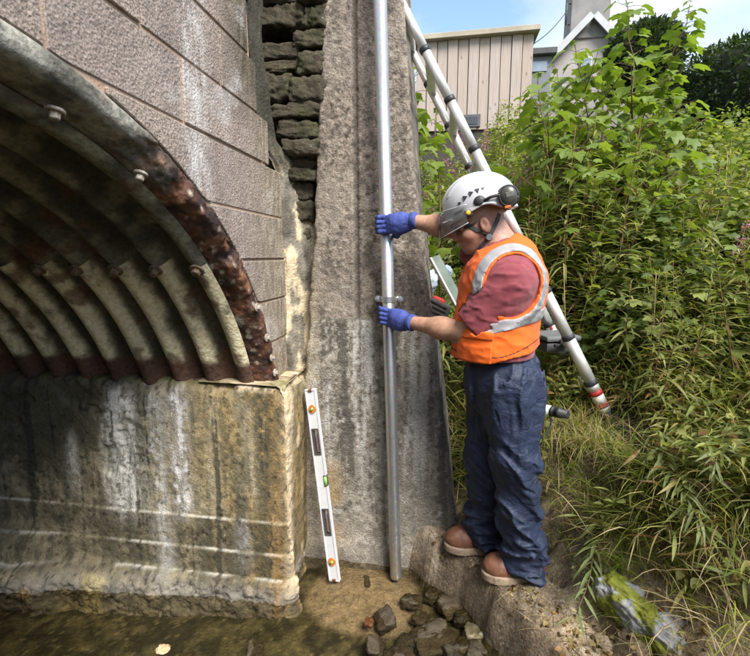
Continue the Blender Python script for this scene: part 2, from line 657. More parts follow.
def mat_blocks():
    n = NT('split_faced_block')
    vor = n.voro(150, out='Color')
    sp = n.noise(150, 4, 0.7)
    base = n.mix(n.ramp(n.noise(6, 4), [(0.35, 0), (0.65, 1)]), (0.275, 0.215, 0.178), (0.36, 0.295, 0.245))
    base = n.mix(0.6, base, n.ramp(n.noise(110, 4, 0.75), [(0.3, 0.15), (0.5, 0.48), (0.7, 0.88)]), 'OVERLAY')
    base = n.mix(n.ramp(sp, [(0.36, 0.85), (0.46, 0)]), base, (0.07, 0.058, 0.055))
    base = n.mix(n.ramp(sp, [(0.58, 0), (0.7, 0.8)]), base, (0.58, 0.51, 0.45))
    r = n.rand()
    base = n.mix(n.math('MULTIPLY', r, 0.4), base, (0.23, 0.195, 0.18))
    base = n.mix(n.ramp(n.noise(4.5, 6, 0.7), [(0.50, 0), (0.68, 0.55)]), base, (0.13, 0.11, 0.095))
    x, y, z = n.sep()
    # lime runs down the wall
    wob = n.noise(7, 5, 0.6, stretch=(1, 1, 0.25))
    yy = n.math('ADD', y, n.math('MULTIPLY_ADD', wob, 0.22, -0.11))
    runs = n.math('SUBTRACT', 1.0, n.math('MULTIPLY', n.math('ABSOLUTE', n.math('SUBTRACT', yy, 1.47)), 8.0))
    br = n.ramp(n.noise(30, 7, 0.75, stretch=(1, 1, 0.35)), [(0.42, 0), (0.60, 1)])
    runm = n.math('MULTIPLY', n.ramp(n.math('MULTIPLY', runs, n.ramp(n.noise(5, 4, 0.6, stretch=(1, 1, 0.7)), [(0.35, 0.25), (0.62, 1.3)])), [(0.05, 0), (0.75, 1)]), br)
    base = n.mix(n.math('MULTIPLY', runm, 0.75), base, (0.58, 0.56, 0.53))
    # dirty brown-green edge to the right and lime near the arch
    e = n.ramp(n.math('ADD', y, n.math('MULTIPLY_ADD', wob, 0.5, -0.25)), [(0.0, 0), (1.0, 0)])
    em = n.math('MULTIPLY', n.ramp(n.math('MULTIPLY_ADD', n.math('ADD', y, n.math('MULTIPLY_ADD', wob, 0.5, -0.25)), 2.2, -3.9), [(0.0, 0), (0.9, 1)]), 0.75)
    base = n.mix(em, base, n.mix(br, (0.16, 0.13, 0.085), (0.42, 0.36, 0.26)))
    dmp = n.math('MULTIPLY', n.ramp(n.math('MULTIPLY_ADD', yy, 3.0, -4.85), [(0.05, 0), (0.75, 1)]), n.ramp(n.math('MULTIPLY_ADD', z, 2.4, -5.1), [(0.0, 0), (0.7, 0.9)]))
    base = n.mix(dmp, base, n.mix(br, (0.05, 0.042, 0.03), (0.15, 0.12, 0.08)))
    spot = n.ramp(n.noise(3.4, 5, 0.6), [(0.60, 0), (0.72, 0.55)])
    base = n.mix(spot, base, (0.6, 0.585, 0.56))
    h = n.math('ADD', n.noise(70, 6, 0.7), n.math('MULTIPLY', n.voro(120), 0.5))
    nm = n.bump(n.math('ADD', h, n.math('MULTIPLY', n.noise(16, 4, 0.6), 1.5)), 0.75, 0.008)
    return n.done(n.bsdf(base, 0.88, 0, nm, 0.3))

M_block = mat_blocks()
M_mortar = simple('brown_mortar', (0.34, 0.215, 0.145), (0.40, 0.30, 0.22), 14, 0.92, 0.6, 90, 0.008)

def arch_z(Y):
    d = AR ** 2 - (Y - ACY) ** 2
    return np.where(d > 0, ACZ + np.sqrt(np.maximum(d, 0)), -9.0)

def wall_poly(y0, y1, z0, z1, n=14, gap=0.0):
    ys = np.linspace(y0, y1, n)
    d = (AR + gap) ** 2 - (ys - ACY) ** 2
    lo = np.maximum(z0, np.where(d > 0, ACZ + np.sqrt(np.maximum(d, 0)), -9))
    ok = lo < z1 - 0.004
    if ok.sum() < 2: return None
    ys, lo = ys[ok], lo[ok]
    # only keep points where the lower edge bends
    keep = [0] + [i for i in range(1, len(ys) - 1) if abs(lo[i - 1] + lo[i + 1] - 2 * lo[i]) > 1e-6] + [len(ys) - 1]
    return [(ys[i], lo[i]) for i in keep] + [(ys[-1], z1), (ys[0], z1)]

def build_block_wall():
    t = thing('block_wall', 'pinkish grey block wall with lime streaks above the rusty arch', 'wall', (WX, 0.65, 1.03))
    # mortar bed: columns of one recessed sheet with thickness
    ys = np.linspace(-3.2, 2.26, 120)
    vs_, fs = [], []
    lo = np.maximum(1.03, arch_z(ys))
    rows = []
    for xo in (WX - 0.0045, WX - 0.2):
        rows += [np.stack([np.full_like(ys, xo), ys, lo], -1), np.stack([np.full_like(ys, xo), ys, np.where(ys > 2.06, 2.05, np.where(ys > 1.955, 2.25, np.where(ys > 1.90, 2.46, 3.5)))], -1)]
    v = np.concatenate(rows)
    m = len(ys)
    i = np.arange(m - 1)
    def strip(a, b): return np.stack([a * m + i, a * m + i + 1, b * m + i + 1, b * m + i], -1)
    f = [np.concatenate([strip(0, 1), strip(1, 3), strip(3, 2), strip(2, 0)]),
         np.array([[0, m, 3 * m, 2 * m], [m - 1, 2 * m - 1, 4 * m - 1, 3 * m - 1]])]
    link('mortar', new_mesh('mortar', v, f, False), M_mortar, t)
    courses = [1.03, 1.228, 1.435, 1.63, 1.833, 2.062, 2.262, 2.47, 2.68, 2.89, 3.1, 3.3, 3.5]
    # vertical joints read off the photograph where they show, regular beyond
    joints = {4: [0.62, 1.06, 1.55, 2.27], 5: [0.46, 0.90, 1.405, 2.03, 2.11], 6: [0.30, 0.78, 1.22, 1.67, 1.99],
              3: [0.9, 1.4, 1.78, 2.28], 2: [1.2, 1.75, 2.285], 1: [1.5, 2.0, 2.285], 0: [1.7, 2.285]}
    for k in range(len(courses) - 1):
        z0, z1 = courses[k] + 0.005, courses[k + 1] - 0.005
        if k in joints: js = list(joints[k])
        else: js = [1.95 - 0.03 * (k % 2) - 0.45 * q - (0.22 if k % 2 else 0) * (q > 0) for q in range(5)][::-1]
        while js[0] > -2.9: js.insert(0, js[0] - 0.45)
        for a, b in zip(js[:-1], js[1:]):
            poly = wall_poly(a + 0.005, b - 0.005, z0, z1, 18, 0.006)
            if poly is None: continue
            if max(p[0] for p in poly) - min(p[0] for p in poly) < 0.03: continue
            pr = random.uniform(-0.003, 0.006)
            me = prism_mesh('block', poly, lambda p: (WX - 0.08, p[0], p[1]), (0.08 + pr, 0, 0), 0.003)
            link('block', me, M_block, t)
    return t
block_wall = build_block_wall()

# ------------------------------------------------------------------ corrugated steel arch
def mat_ring():
    n = NT('arch_ring_rust')
    a = n.attr('col')
    f = n.noise(45, 7, 0.7)
    col = n.mix(0.75, a, n.ramp(f, [(0.3, 0.15), (0.5, 0.5), (0.72, 0.85)]), 'OVERLAY')
    nm = n.bump(n.math('ADD', n.noise(40, 6, 0.7), n.math('MULTIPLY', n.voro(60), 0.4)), 0.8, 0.008)
    return n.done(n.bsdf(col, 0.75, 0, nm, 0.4))

def build_arch():
    t = thing('steel_arch', 'corrugated steel culvert arch with dark ribs and rusted rim', 'culvert', (WX, ACY, 1.03))
    a0 = math.asin((1.035 - ACZ) / AR)
    # --- rim collar
    na = 420
    th_ = np.linspace(a0 - 0.01, math.pi - a0 + 0.01, na)
    prof = [(-0.10, 1.470), (-0.05, 1.474), (-0.012, 1.482), (0.006, 1.490), (0.012, 1.507), (0.010, 1.532), (0.0, 1.543), (-0.03, 1.544)]
    prof = np.array(prof)
    # resample the profile
    d = np.r_[0, np.cumsum(np.linalg.norm(np.diff(prof, axis=0), axis=1))]
    q = np.linspace(0, d[-1], 26)
    prof = np.stack([np.interp(q, d, prof[:, 0]), np.interp(q, d, prof[:, 1])], -1)
    A, J = np.meshgrid(th_, np.arange(len(prof)), indexing='ij')
    X = WX + prof[J.ravel(), 0]; Rr = prof[J.ravel(), 1]; A = A.ravel()
    P0 = np.stack([X, ACY + Rr * np.cos(A), ACZ + Rr * np.sin(A)], -1)
    deg = np.degrees(A)
    rust = sstep(76, 62, deg + 14 * (fbm(P0, 5, 3, 31) - 0.5))
    flake = fbm(P0, (14, 14, 14), 5, 33, 0.6)
    bite = sstep(0.55, 0.72, fbm(P0, 7, 4, 37)) * rust
    Rr = Rr + rust * (flake - 0.5) * 0.026 + 0.018 * bite + rust * 0.008 * (fbm(P0, 60, 2, 34) - 0.5)
    X = X + rust * (fbm(P0, 24, 4, 35, 0.65) - 0.5) * 0.03 - bite * 0.02
    P = np.stack([X, ACY + Rr * np.cos(A), ACZ + Rr * np.sin(A)], -1)
    grey = np.array([0.27, 0.26, 0.215]); dk = np.array([0.10, 0.095, 0.075])
    c = grey + (dk - grey) * sstep(0.5, 0.7, fbm(P, 9, 4, 41))[:, None]
    r1 = np.array([0.085, 0.040, 0.027]); r2 = np.array([0.19, 0.085, 0.042]); r3 = np.array([0.034, 0.020, 0.017])
    n = fbm(P, 22, 4, 43)
    rc = r1 + (r2 - r1) * sstep(0.5, 0.68, n)[:, None]
    rc = rc + (r3 - rc) * sstep(0.48, 0.36, n)[:, None]
    rc = rc + (np.array([0.5, 0.42, 0.33]) - rc) * (sstep(0.66, 0.75, fbm(P, 30, 3, 47)) * 0.8)[:, None]
    rr = np.maximum(rust * sstep(0.30, 0.42, flake + 0.12 * rust), 0.6 * sstep(0.60, 0.68, fbm(P, 12, 4, 49)))
    c = c + (rc - c) * rr[:, None]
    me = new_mesh('rim', P, grid_faces(na, len(prof)))
    set_col(me, c)
    link('rim', me, mat_ring(), t)
    # --- corrugated plates: lower (pale) and upper (dark) laps, both sides of the crown
    pitch, amp = 0.176, 0.034
    nx = 40 * 9
    xs = np.linspace(WX - 0.085, WX - 0.085 - pitch * 34, nx * 2)
    seam = math.asin((1.60 - ACZ) / 1.46)
    plates = [(a0 - 0.02, seam + 0.02, 0.0, 60), (seam - 0.02, math.pi / 2 + 0.1, 0.006, 60),
              (math.pi / 2 + 0.06, math.pi - seam + 0.02, 0.0, 30), (math.pi - seam - 0.02, math.pi - a0 + 0.02, 0.006, 24)]
    mt = mat_ring(); mt.name = 'weathered_galvanised_plate'
    for b0, b1, dr, nb in plates:
        bs = np.linspace(b0, b1, nb)
        XX, B = np.meshgrid(xs, bs, indexing='ij')
        XX, B = XX.ravel(), B.ravel()
        ph = 2 * math.pi * (XX - (WX - 0.954 + 0.83 )) / pitch
        wv_ = np.cos(ph)
        wv_ = np.sign(wv_) * np.abs(wv_) ** 0.75
        Rr = 1.468 - amp * wv_ + dr
        P = np.stack([XX, ACY + Rr * np.cos(B), ACZ + Rr * np.sin(B)], -1)
        n1 = fbm(P, 6, 4, 51); n2 = fbm(P, (14, 14, 4), 4, 53)
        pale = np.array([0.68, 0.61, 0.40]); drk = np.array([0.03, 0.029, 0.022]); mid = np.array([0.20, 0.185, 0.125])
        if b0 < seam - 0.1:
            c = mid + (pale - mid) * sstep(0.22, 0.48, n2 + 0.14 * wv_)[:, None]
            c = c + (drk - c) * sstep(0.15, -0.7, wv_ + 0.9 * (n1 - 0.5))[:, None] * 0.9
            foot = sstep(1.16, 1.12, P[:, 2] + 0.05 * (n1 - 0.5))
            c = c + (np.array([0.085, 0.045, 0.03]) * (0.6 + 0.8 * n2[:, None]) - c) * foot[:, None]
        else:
            c = drk * 1.4 + (mid - drk) * (sstep(0.45, 0.68, n2 + 0.10 * wv_) * 0.85)[:, None]  # crests paler, a highlight mixed into the colour
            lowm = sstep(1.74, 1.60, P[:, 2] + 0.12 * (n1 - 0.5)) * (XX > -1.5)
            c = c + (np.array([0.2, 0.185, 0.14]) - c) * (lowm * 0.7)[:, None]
        rs = sstep(0.6, 0.7, fbm(P, 9, 4, 57))
        c = c + (np.array([0.10, 0.045, 0.022]) - c) * (0.75 * rs)[:, None]
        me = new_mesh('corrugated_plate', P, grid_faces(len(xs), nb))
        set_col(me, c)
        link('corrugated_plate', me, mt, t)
    # --- bolts
    M_bolt = simple('weathered_bolt', (0.42, 0.40, 0.35), (0.2, 0.13, 0.08), 60, 0.7, 0.5, 150)
    M_bolt2 = simple('rusty_bolt', (0.22, 0.17, 0.12), (0.11, 0.06, 0.035), 50, 0.8, 0.6, 120)
    def bolt(p, nrm, r=0.02, h=0.03, mat=None):
        bm = bmesh.new()
        bmesh.ops.create_cone(bm, cap_ends=True, segments=12, radius1=r * 1.7, radius2=r * 1.6, depth=0.008)
        g = bmesh.ops.create_cone(bm, cap_ends=True, segments=6, radius1=r, radius2=r * 0.92, depth=h)
        bmesh.ops.translate(bm, verts=g['verts'], vec=(0, 0, h / 2))
        bmesh.ops.bevel(bm, geom=bm.edges[:], offset=0.002, segments=1, affect='EDGES')
        q_ = Vector(nrm).to_track_quat('Z', 'Y').to_matrix().to_4x4()
        bm.transform(Matrix.Translation(Vector([float(k) for k in p])) @ q_)
        link('bolt', bm_mesh('bolt', bm), mat or M_bolt, t)
    # on the rim soffit
    for px, py in [(56, 97), (143, 163)]:
        best = None
        for xx in [WX - 0.045]:
            d_ = _F * CAM_F + _R * (px - CAM_W / 2) + _U * (CAM_H / 2 - py)
            p = CAM_POS + d_ * ((xx - CAM_POS[0]) / d_[0])
            an = math.atan2(p[2] - ACZ, p[1] - ACY)
            p = np.array([xx, ACY + 1.452 * math.cos(an), ACZ + 1.452 * math.sin(an)])
            bolt(p, (0, -math.cos(an), -math.sin(an)), 0.013, 0.02)
    for k, b in enumerate((0.42, 0.62, 0.50, 0.36)):
        bolt((WX + 0.014, ACY + 1.5 * math.cos(b), ACZ + 1.5 * math.sin(b)), (1, 0, 0), 0.012, 0.016)
    for k in range(5):
        xx = WX - 0.954 + 0.83 - pitch * k
        for off in (0.0,):
            r_ = 1.468 - amp
            bolt((xx, ACY + r_ * math.cos(seam + 0.01), ACZ + r_ * math.sin(seam + 0.01)), (0, -math.cos(seam), -math.sin(seam)), 0.017 + random.uniform(-0.002, 0.002), 0.022 + random.uniform(-0.004, 0.006), M_bolt2)
    return t
build_arch()

# ------------------------------------------------------------------ concrete abutment under the arch
AY = 1.97
def streaky(P, u, seed):
    """noise drawn out down the wall; u is the coordinate along it"""
    return fbm(np.stack([u * 9, P[:, 2] * 0.9, u * 0], -1), 1.0, 5, seed, 0.6)

def build_abutment():
    # plan path: along the tunnel side to the corner, round it, back to the wing wall
    cx = -0.735
    L1 = np.concatenate([np.linspace(-6.5, -2.6, 30)[:-1], np.arange(-2.6, cx - 0.014, 0.006)])
    path = [(x, AY, 0.0, -1.0) for x in L1]
    for a in np.linspace(0, math.pi / 2, 9):
        path.append((cx - 0.014 + 0.014 * math.sin(a), AY + 0.014 - 0.014 * math.cos(a), math.sin(a), -math.cos(a)))
    for y in np.linspace(AY + 0.019, 2.36, 56): path.append((cx, y, 1.0, 0.0))
    path = np.array(path)
    u = np.r_[0, np.cumsum(np.hypot(np.diff(path[:, 0]), np.diff(path[:, 1])))]
    u = u - u[-1]
    prof = [(-0.02, -0.45), (0.065, -0.30), (0.07, -0.10), (0.062, -0.02), (0.052, 0.006), (0.036, 0.017), (0.022, 0.022), (0.020, 0.148), (0.017, 0.153), (0.010, 0.155),
            (0.009, 0.319), (0.006, 0.323), (0.0, 0.325), (-0.004, 0.6), (-0.01, 0.99), (-0.02, 1.018), (-0.045, 1.03), (-0.30, 1.035), (-0.45, 1.035)]
    prof = np.array(prof)
    d = np.r_[0, np.cumsum(np.linalg.norm(np.diff(prof, axis=0), axis=1))]
    q = np.unique(np.concatenate([np.arange(0, d[-1] - 0.4, 0.0065), np.linspace(d[-1] - 0.4, d[-1], 24)]))
    po, pz = np.interp(q, d, prof[:, 0]), np.interp(q, d, prof[:, 1])
    nu, nv = len(path), len(q)
    I, J = np.meshgrid(np.arange(nu), np.arange(nv), indexing='ij')
    I, J = I.ravel(), J.ravel()
    off, z = po[J].copy(), pz[J].copy()
    uu = u[I]
    X0 = path[I, 0]; Y0 = path[I, 1]
    P0 = np.stack([X0, Y0, z], -1)
    # the foot of the block is crusted and swells out to the left
    endf = sstep(-0.40, -0.33, uu)
    off = off * (1 - endf * (z < 1.0)) + endf * (z < 1.0) * 0.02 * (fbm(P0, 7, 4, 60) - 0.3)
    crust = sstep(0.05, -0.05, z) * sstep(-1.05, -1.9, X0)
    off = off + crust * (0.03 + 0.06 * fbm(P0, 8, 4, 61)) + sstep(0.22, 0.02, z) * sstep(-1.9, -2.3, X0) * 0.22 * fbm(P0, 3, 3, 62)
    off = off + 0.012 * (fbm(P0, 5, 4, 63) - 0.5) + 0.005 * (fbm(P0, 38, 3, 64) - 0.5) * sstep(0.9, 0.0, z)
    off = off + 0.006 * (fbm(P0, 55, 3, 65) - 0.5)
    # the corner is broken away and crusted
    cdist = np.abs(uu + 0.36)
    crn = np.exp(-(cdist / 0.05) ** 2)
    off = off + crn * 0.06 * (fbm(P0, (20, 20, 13), 4, 67, 0.65) - 0.62)
    off = off + sstep(0.02, -0.06, z) * 0.05 * (fbm(P0, 20, 4, 68, 0.6) - 0.5)
    # spalled patch with lifted lip on the face
    sp = sstep(0.50, 0.62, fbm(P0, (4.5, 1, 5.5), 4, 69)) * sstep(0.30, 0.45, z) * sstep(-1.35, -1.65, X0)
    off = off - 0.020 * sp
    # broken lip along the top
    lip = sstep(0.95, 1.03, z)
    off = off - lip * 0.05 * sstep(0.45, 0.7, fbm(P0, (7, 7, 3), 4, 71))
    z = z + lip * 0.03 * (fbm(P0, 11, 4, 73) - 0.5) + 0.004 * (fbm(P0, 40, 2, 74) - 0.5)
    # end wall leans outward toward its foot
    lean = sstep(-0.37, -0.30, uu) * (0.03 * (1.03 - z))
    X = X0 + path[I, 2] * off - lean
    Y = Y0 + path[I, 3] * off
    P = np.stack([X, Y, z], -1)
    # ---- colour
    s1, s2, s3 = streaky(P, uu, 81), streaky(P, uu * 2.3 + 5, 83), streaky(P, uu * 0.6 + 9, 85)
    n1, n2 = fbm(P, 6, 4, 87), fbm(P, 24, 4, 89)
    nf = fbm(P, 34, 3, 90, 0.7)
    sv = fbm(np.stack([uu * 34, P[:, 2] * 2.6, uu * 0], -1), 1.0, 3, 86, 0.65)
    c0 = np.array([0.235, 0.20, 0.125])
    c = c0 * (0.35 + 1.3 * n2[:, None])
    # ochre to the right, dark green-black to the upper left
    och = sstep(-1.45, -0.85, X0)
    c = c + (np.array([0.30, 0.20, 0.07]) * (0.5 + 1.0 * n2[:, None]) - c) * (och * sstep(0.44, 0.54, s1 + 0.25 * (nf - 0.5)) * 0.8)[:, None]
    dk = sstep(0.46, 0.57, 0.3 * (nf - 0.5) + s3 + 0.42 * sstep(0.35, 1.0, z) * sstep(-1.45, -2.1, X0) - 0.05)
    c = c + (np.array([0.055, 0.052, 0.03]) - c) * (0.72 * dk)[:, None]
    dk2 = sstep(0.535, 0.60, s1 + 0.3 * (nf - 0.5))
    c = c + (np.array([0.07, 0.065, 0.04]) - c) * (0.6 * dk2)[:, None]
    def streak(xc, w_, z_top, z_bot, col, a):
        nonlocal c
        wob = xc + 0.06 * (fbm(np.stack([P[:, 2] * 2.2, P[:, 2] * 0, P[:, 2] * 0 + xc], -1), 1, 3, 91) - 0.5)
        m = np.exp(-((X0 - wob) / w_) ** 2) * sstep(z_bot, z_bot + 0.2, z) * sstep(z_top + 0.03, z_top - 0.1, z) * (Y0 < AY + 0.05)
        m = m * (0.15 + 0.85 * sstep(0.40, 0.60, 0.55 * sv + 0.45 * nf))
        c = c + (np.array(col) - c) * np.clip(m * a, 0, 0.92)[:, None]
    streak(-1.62, 0.07, 1.0, 0.20, (0.66, 0.64, 0.58), 1.7)
    streak(-1.72, 0.025, 0.9, 0.30, (0.60, 0.57, 0.48), 1.1)
    streak(-1.43, 0.05, 1.02, -0.1, (0.55, 0.54, 0.50), 0.9)
    streak(-1.30, 0.040, 1.02, 0.25, (0.68, 0.665, 0.65), 1.8)
    streak(-1.92, 0.035, 0.75, 0.30, (0.55, 0.52, 0.44), 1.0)
    streak(-0.92, 0.03, 0.95, 0.3, (0.42, 0.36, 0.25), 0.8)
    streak(-1.12, 0.03, 0.98, 0.3, (0.40, 0.36, 0.26), 0.7)
    streak(-0.98, 0.04, 0.35, 0.0, (0.47, 0.46, 0.44), 0.8)
    # below the pour lines: darker grey-brown, lime on the steps
    low = sstep(0.33, 0.315, z)
    c = c * (1 - 0.28 * low[:, None])
    for zl in (0.155, 0.3235, 0.022):
        ln = np.exp(-((z - zl) / 0.0045) ** 2) * sstep(0.40, 0.62, fbm(P, (7, 7, 2), 4, 95)) * (X0 < -0.775)
        c = c + (np.array([0.56, 0.54, 0.47]) - c) * (0.6 * ln)[:, None]
    ft = sstep(0.03, -0.05, z)
    c = c + (np.array([0.20, 0.185, 0.16]) * (0.4 + 1.2 * n2[:, None]) - c) * (0.7 * ft)[:, None]
    c = c + (np.array([0.36, 0.30, 0.15]) * (0.35 + 1.3 * n2[:, None]) - c) * (sstep(0.35, 0.8, crust) * sstep(0.50, 0.62, n1))[:, None] * 0.75
    org = sstep(0.57, 0.66, fbm(P, 5, 3, 97)) * sstep(-1.95, -2.15, X0) * sstep(0.3, 0.15, z)
    c = c + (np.array([0.34, 0.15, 0.04]) - c) * (0.85 * org)[:, None]
    org2 = np.exp(-((X0 + 0.79) / 0.03) ** 2) * sstep(0.45, 0.6, s2) * (Y0 < AY + 0.02)
    c = c + (np.array([0.33, 0.17, 0.05]) - c) * (0.35 * org2)[:, None]
    # cream calcite crust at the corner and along the lip
    cr = np.clip(np.exp(-((uu + 0.345) / 0.05) ** 2) * 1.3, 0, 1) * sstep(0.36, 0.52, fbm(P, (12, 12, 5), 4, 99))
    cr = np.maximum(cr, sstep(-0.33, -0.2, uu) * sstep(0.50, 0.62, fbm(P, (9, 9, 3), 4, 100)))
    cr = np.maximum(cr, sstep(0.985, 1.02, z) * sstep(-1.2, -0.9, X0) * sstep(0.35, 0.5, n2))
    c = c + (np.array([0.62, 0.50, 0.33]) * (0.75 + 0.5 * n2[:, None]) - c) * (0.85 * cr)[:, None]
    grn = sstep(1.0, 1.03, z) * sstep(0.45, 0.6, n1)
    c = c + (np.array([0.10, 0.11, 0.025]) - c) * (0.6 * grn)[:, None]
    drip = sstep(0.60, 0.66, s2 + 0.25 * (nf - 0.5))
    c = c + (np.array([0.045, 0.04, 0.026]) - c) * (0.85 * drip * (X0 < -0.8))[:, None]
    pit = sstep(0.66, 0.72, fbm(P, 48, 3, 101))
    c = c * (1 - 0.6 * pit[:, None])
    me = new_mesh('abutment', P, grid_faces(nu, nv))
    set_col(me, np.clip(c, 0.01, 0.8))
    o = link('abutment', me, vcol_mat('stained_concrete', 0.8, 130, 0.6, 0.6, 130, 0.005))
    tag(o, 'stained concrete abutment with white lime runs under the corrugated ribs', 'abutment', None, 'thing')
    # unseen matching abutment across the stream, a plain box added to block light
    me = box_mesh('abutment', (5.7, 0.6, 1.5), 0.02, 2, Matrix.Translation((-3.68, -0.97, 0.28)))
    o = link('abutment', me, simple('plain_concrete', (0.22, 0.2, 0.15), (0.12, 0.11, 0.08), 8, 0.9, 0.4, 90))
    tag(o, 'unseen concrete abutment across the stream, added to block light', 'abutment')
build_abutment()

# ------------------------------------------------------------------ wing wall the pipe is fixed to
WY = 2.30
def wing_right(z):
    return np.interp(z, [-0.5, 0.04, 0.6, 1.2, 2.0, 2.8, 3.6], [0.19, 0.112, 0.04, -0.045, -0.157, -0.222, -0.28])
def wing_left(z):
    return np.interp(z, [-0.5, 0.9, 1.68, 2.85, 3.6], [-0.80, -0.75, -0.672, -0.60, -0.56])
def build_wing():
    zs = np.arange(-0.45, 3.5, 0.0075)
    n_u = 86
    # across: side return, front from left to right, right side return
    tt = np.concatenate([np.full(6, 0.0), np.linspace(0, 1, n_u), np.full(8, 1.0)])
    back = np.concatenate([np.linspace(0.3, 0.02, 6), np.zeros(n_u), np.linspace(0.02, 0.75, 8)])
    I, J = np.meshgrid(np.arange(len(tt)), np.arange(len(zs)), indexing='ij')
    I, J = I.ravel(), J.ravel()
    z = zs[J]
    l, r = wing_left(z), wing_right(z)
    x = l + (r - l) * tt[I]
    # rounded edges
    b = back[I] + 0.012 * (np.exp(-tt[I] / 0.012) + np.exp(-(1 - tt[I]) / 0.012)) * (back[I] == 0)
    P0 = np.stack([x, WY + b, z], -1)
    front = (back[I] == 0)
    joint = 1.32 + 0.012 * (fbm(np.stack([x, x * 0, x * 0], -1), 6, 3, 111) - 0.5) - 0.02 * (x + 0.5)
    # vertical step left of the pipe (left strip stands proud), only above the joint
    xs_ = -0.462 + 0.03 * (2.4 - z) * 0.1
    step = sstep(0.006, -0.006, x - xs_ + 0.006 * (vnoise(P0, 30, 112) - 0.5))
    groove = np.exp(-((x - xs_ - 0.012) / 0.009) ** 2)
    up = sstep(-0.01, 0.01, z - joint)
    dn = sstep(0.5, 1.1, z)
    y = WY + b - front * dn * (0.026 * step - 0.014 * groove)
    # lower pour is a touch proud, with a lip at the joint
    y = y - front * (0.003 * (1 - up))
    y = y + 0.010 * (fbm(P0, 7, 4, 113) - 0.5) + 0.008 * (fbm(P0, 42, 4, 114, 0.65) - 0.5) * (0.5 + up * 0.7)
    y = y + up * front * 0.006 * sstep(0.66, 0.76, fbm(P0, 50, 3, 115))
    x = x + (tt[I] > 0.985) * 0.025 * (fbm(P0, 12, 4, 116) - 0.5) + (tt[I] < 0.015) * 0.03 * (fbm(P0, 14, 4, 117) - 0.5)
    # foot spreads
    y = y - front * 0.07 * sstep(0.12, -0.25, z) * fbm(P0, 5, 3, 118)
    P = np.stack([x, y, z], -1)
    n1, n2, n3 = fbm(P, 3.2, 4, 121), fbm(P, 17, 4, 122), fbm(P, 60, 3, 123)
    s1 = fbm(np.stack([x * 15, z * 1.1, x * 0], -1), 1, 5, 124, 0.6)
    c = np.array([0.195, 0.163, 0.13]) * (0.40 + 1.2 * n2[:, None])
    c = c + (np.array([0.33, 0.29, 0.245]) - c) * (sstep(0.60, 0.72, n3) * 0.7)[:, None]
    c = c + (np.array([0.07, 0.06, 0.05]) - c) * (sstep(0.44, 0.33, n3) * 0.8)[:, None]
    c = c + (np.array([0.31, 0.27, 0.225]) - c) * (sstep(0.5, 0.7, n1) * 0.4)[:, None]
    c = c + (np.array([0.075, 0.065, 0.055]) - c) * (groove * dn * 0.85 * front)[:, None]  # shadow line of the step painted dark into the colour
    # lower half: smoother grey with pale runs and dark damp streaks
    lo_c = np.array([0.235, 0.21, 0.17]) * (0.5 + 1.0 * n2[:, None])
    lo_c = lo_c + (np.array([0.46, 0.44, 0.40]) - lo_c) * (sstep(0.58, 0.72, n3) * 0.6)[:, None]
    lo_c = lo_c + (np.array([0.08, 0.07, 0.06]) - lo_c) * (sstep(0.42, 0.33, n3) * 0.7)[:, None]
    lo_c = lo_c + (np.array([0.45, 0.44, 0.41]) - lo_c) * (sstep(0.54, 0.62, s1 + 0.2 * (n3 - 0.5)) * sstep(0.2, 0.7, z))[:, None] * 0.75
    lo_c = lo_c + (np.array([0.055, 0.05, 0.042]) - lo_c) * (sstep(0.46, 0.38, s1 + 0.2 * (n3 - 0.5)) * 0.75)[:, None]
    lo_c = lo_c + (np.array([0.05, 0.046, 0.04]) - lo_c) * (sstep(-0.20, 0.02, x + 0.3 * (n1 - 0.5)) * 0.45 * sstep(0.1, 0.35, z))[:, None]  # lower pour darkened towards its right side
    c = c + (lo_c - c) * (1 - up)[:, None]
    ln = np.exp(-((z - joint) / 0.007) ** 2)
    c = c + (np.array([0.07, 0.06, 0.05]) - c) * (0.6 * ln)[:, None]
    # lime + ochre at the foot
    ftm = sstep(0.30, 0.0, z + 0.25 * (n1 - 0.5))
    c = c + (np.array([0.36, 0.32, 0.26]) * (0.5 + n3[:, None]) - c) * (0.5 * ftm)[:, None]
    och = np.exp(-((x + 0.60) / 0.06) ** 2) * sstep(0.75, 0.35, z) * sstep(0.40, 0.55, n1)
    c = c + (np.array([0.30, 0.20, 0.09]) - c) * (0.7 * och)[:, None]
    lft = sstep(0.14, 0.0, tt[I] + 0.2 * (n1 - 0.5)) * sstep(2.0, 1.2, z)
    c = c + (np.array([0.33, 0.27, 0.18]) * (0.5 + n2[:, None]) - c) * (0.6 * lft)[:, None]
    wetl = sstep(WATER_Z + 0.12, WATER_Z, z)
    c = c * (1 - 0.4 * wetl[:, None])
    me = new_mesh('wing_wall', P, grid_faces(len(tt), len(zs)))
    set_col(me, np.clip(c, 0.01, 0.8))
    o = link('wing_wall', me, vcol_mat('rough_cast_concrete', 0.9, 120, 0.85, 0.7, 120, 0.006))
    tag(o, 'rough grey cast concrete wing wall behind the galvanised pipe', 'wall', None, 'thing')
build_wing()

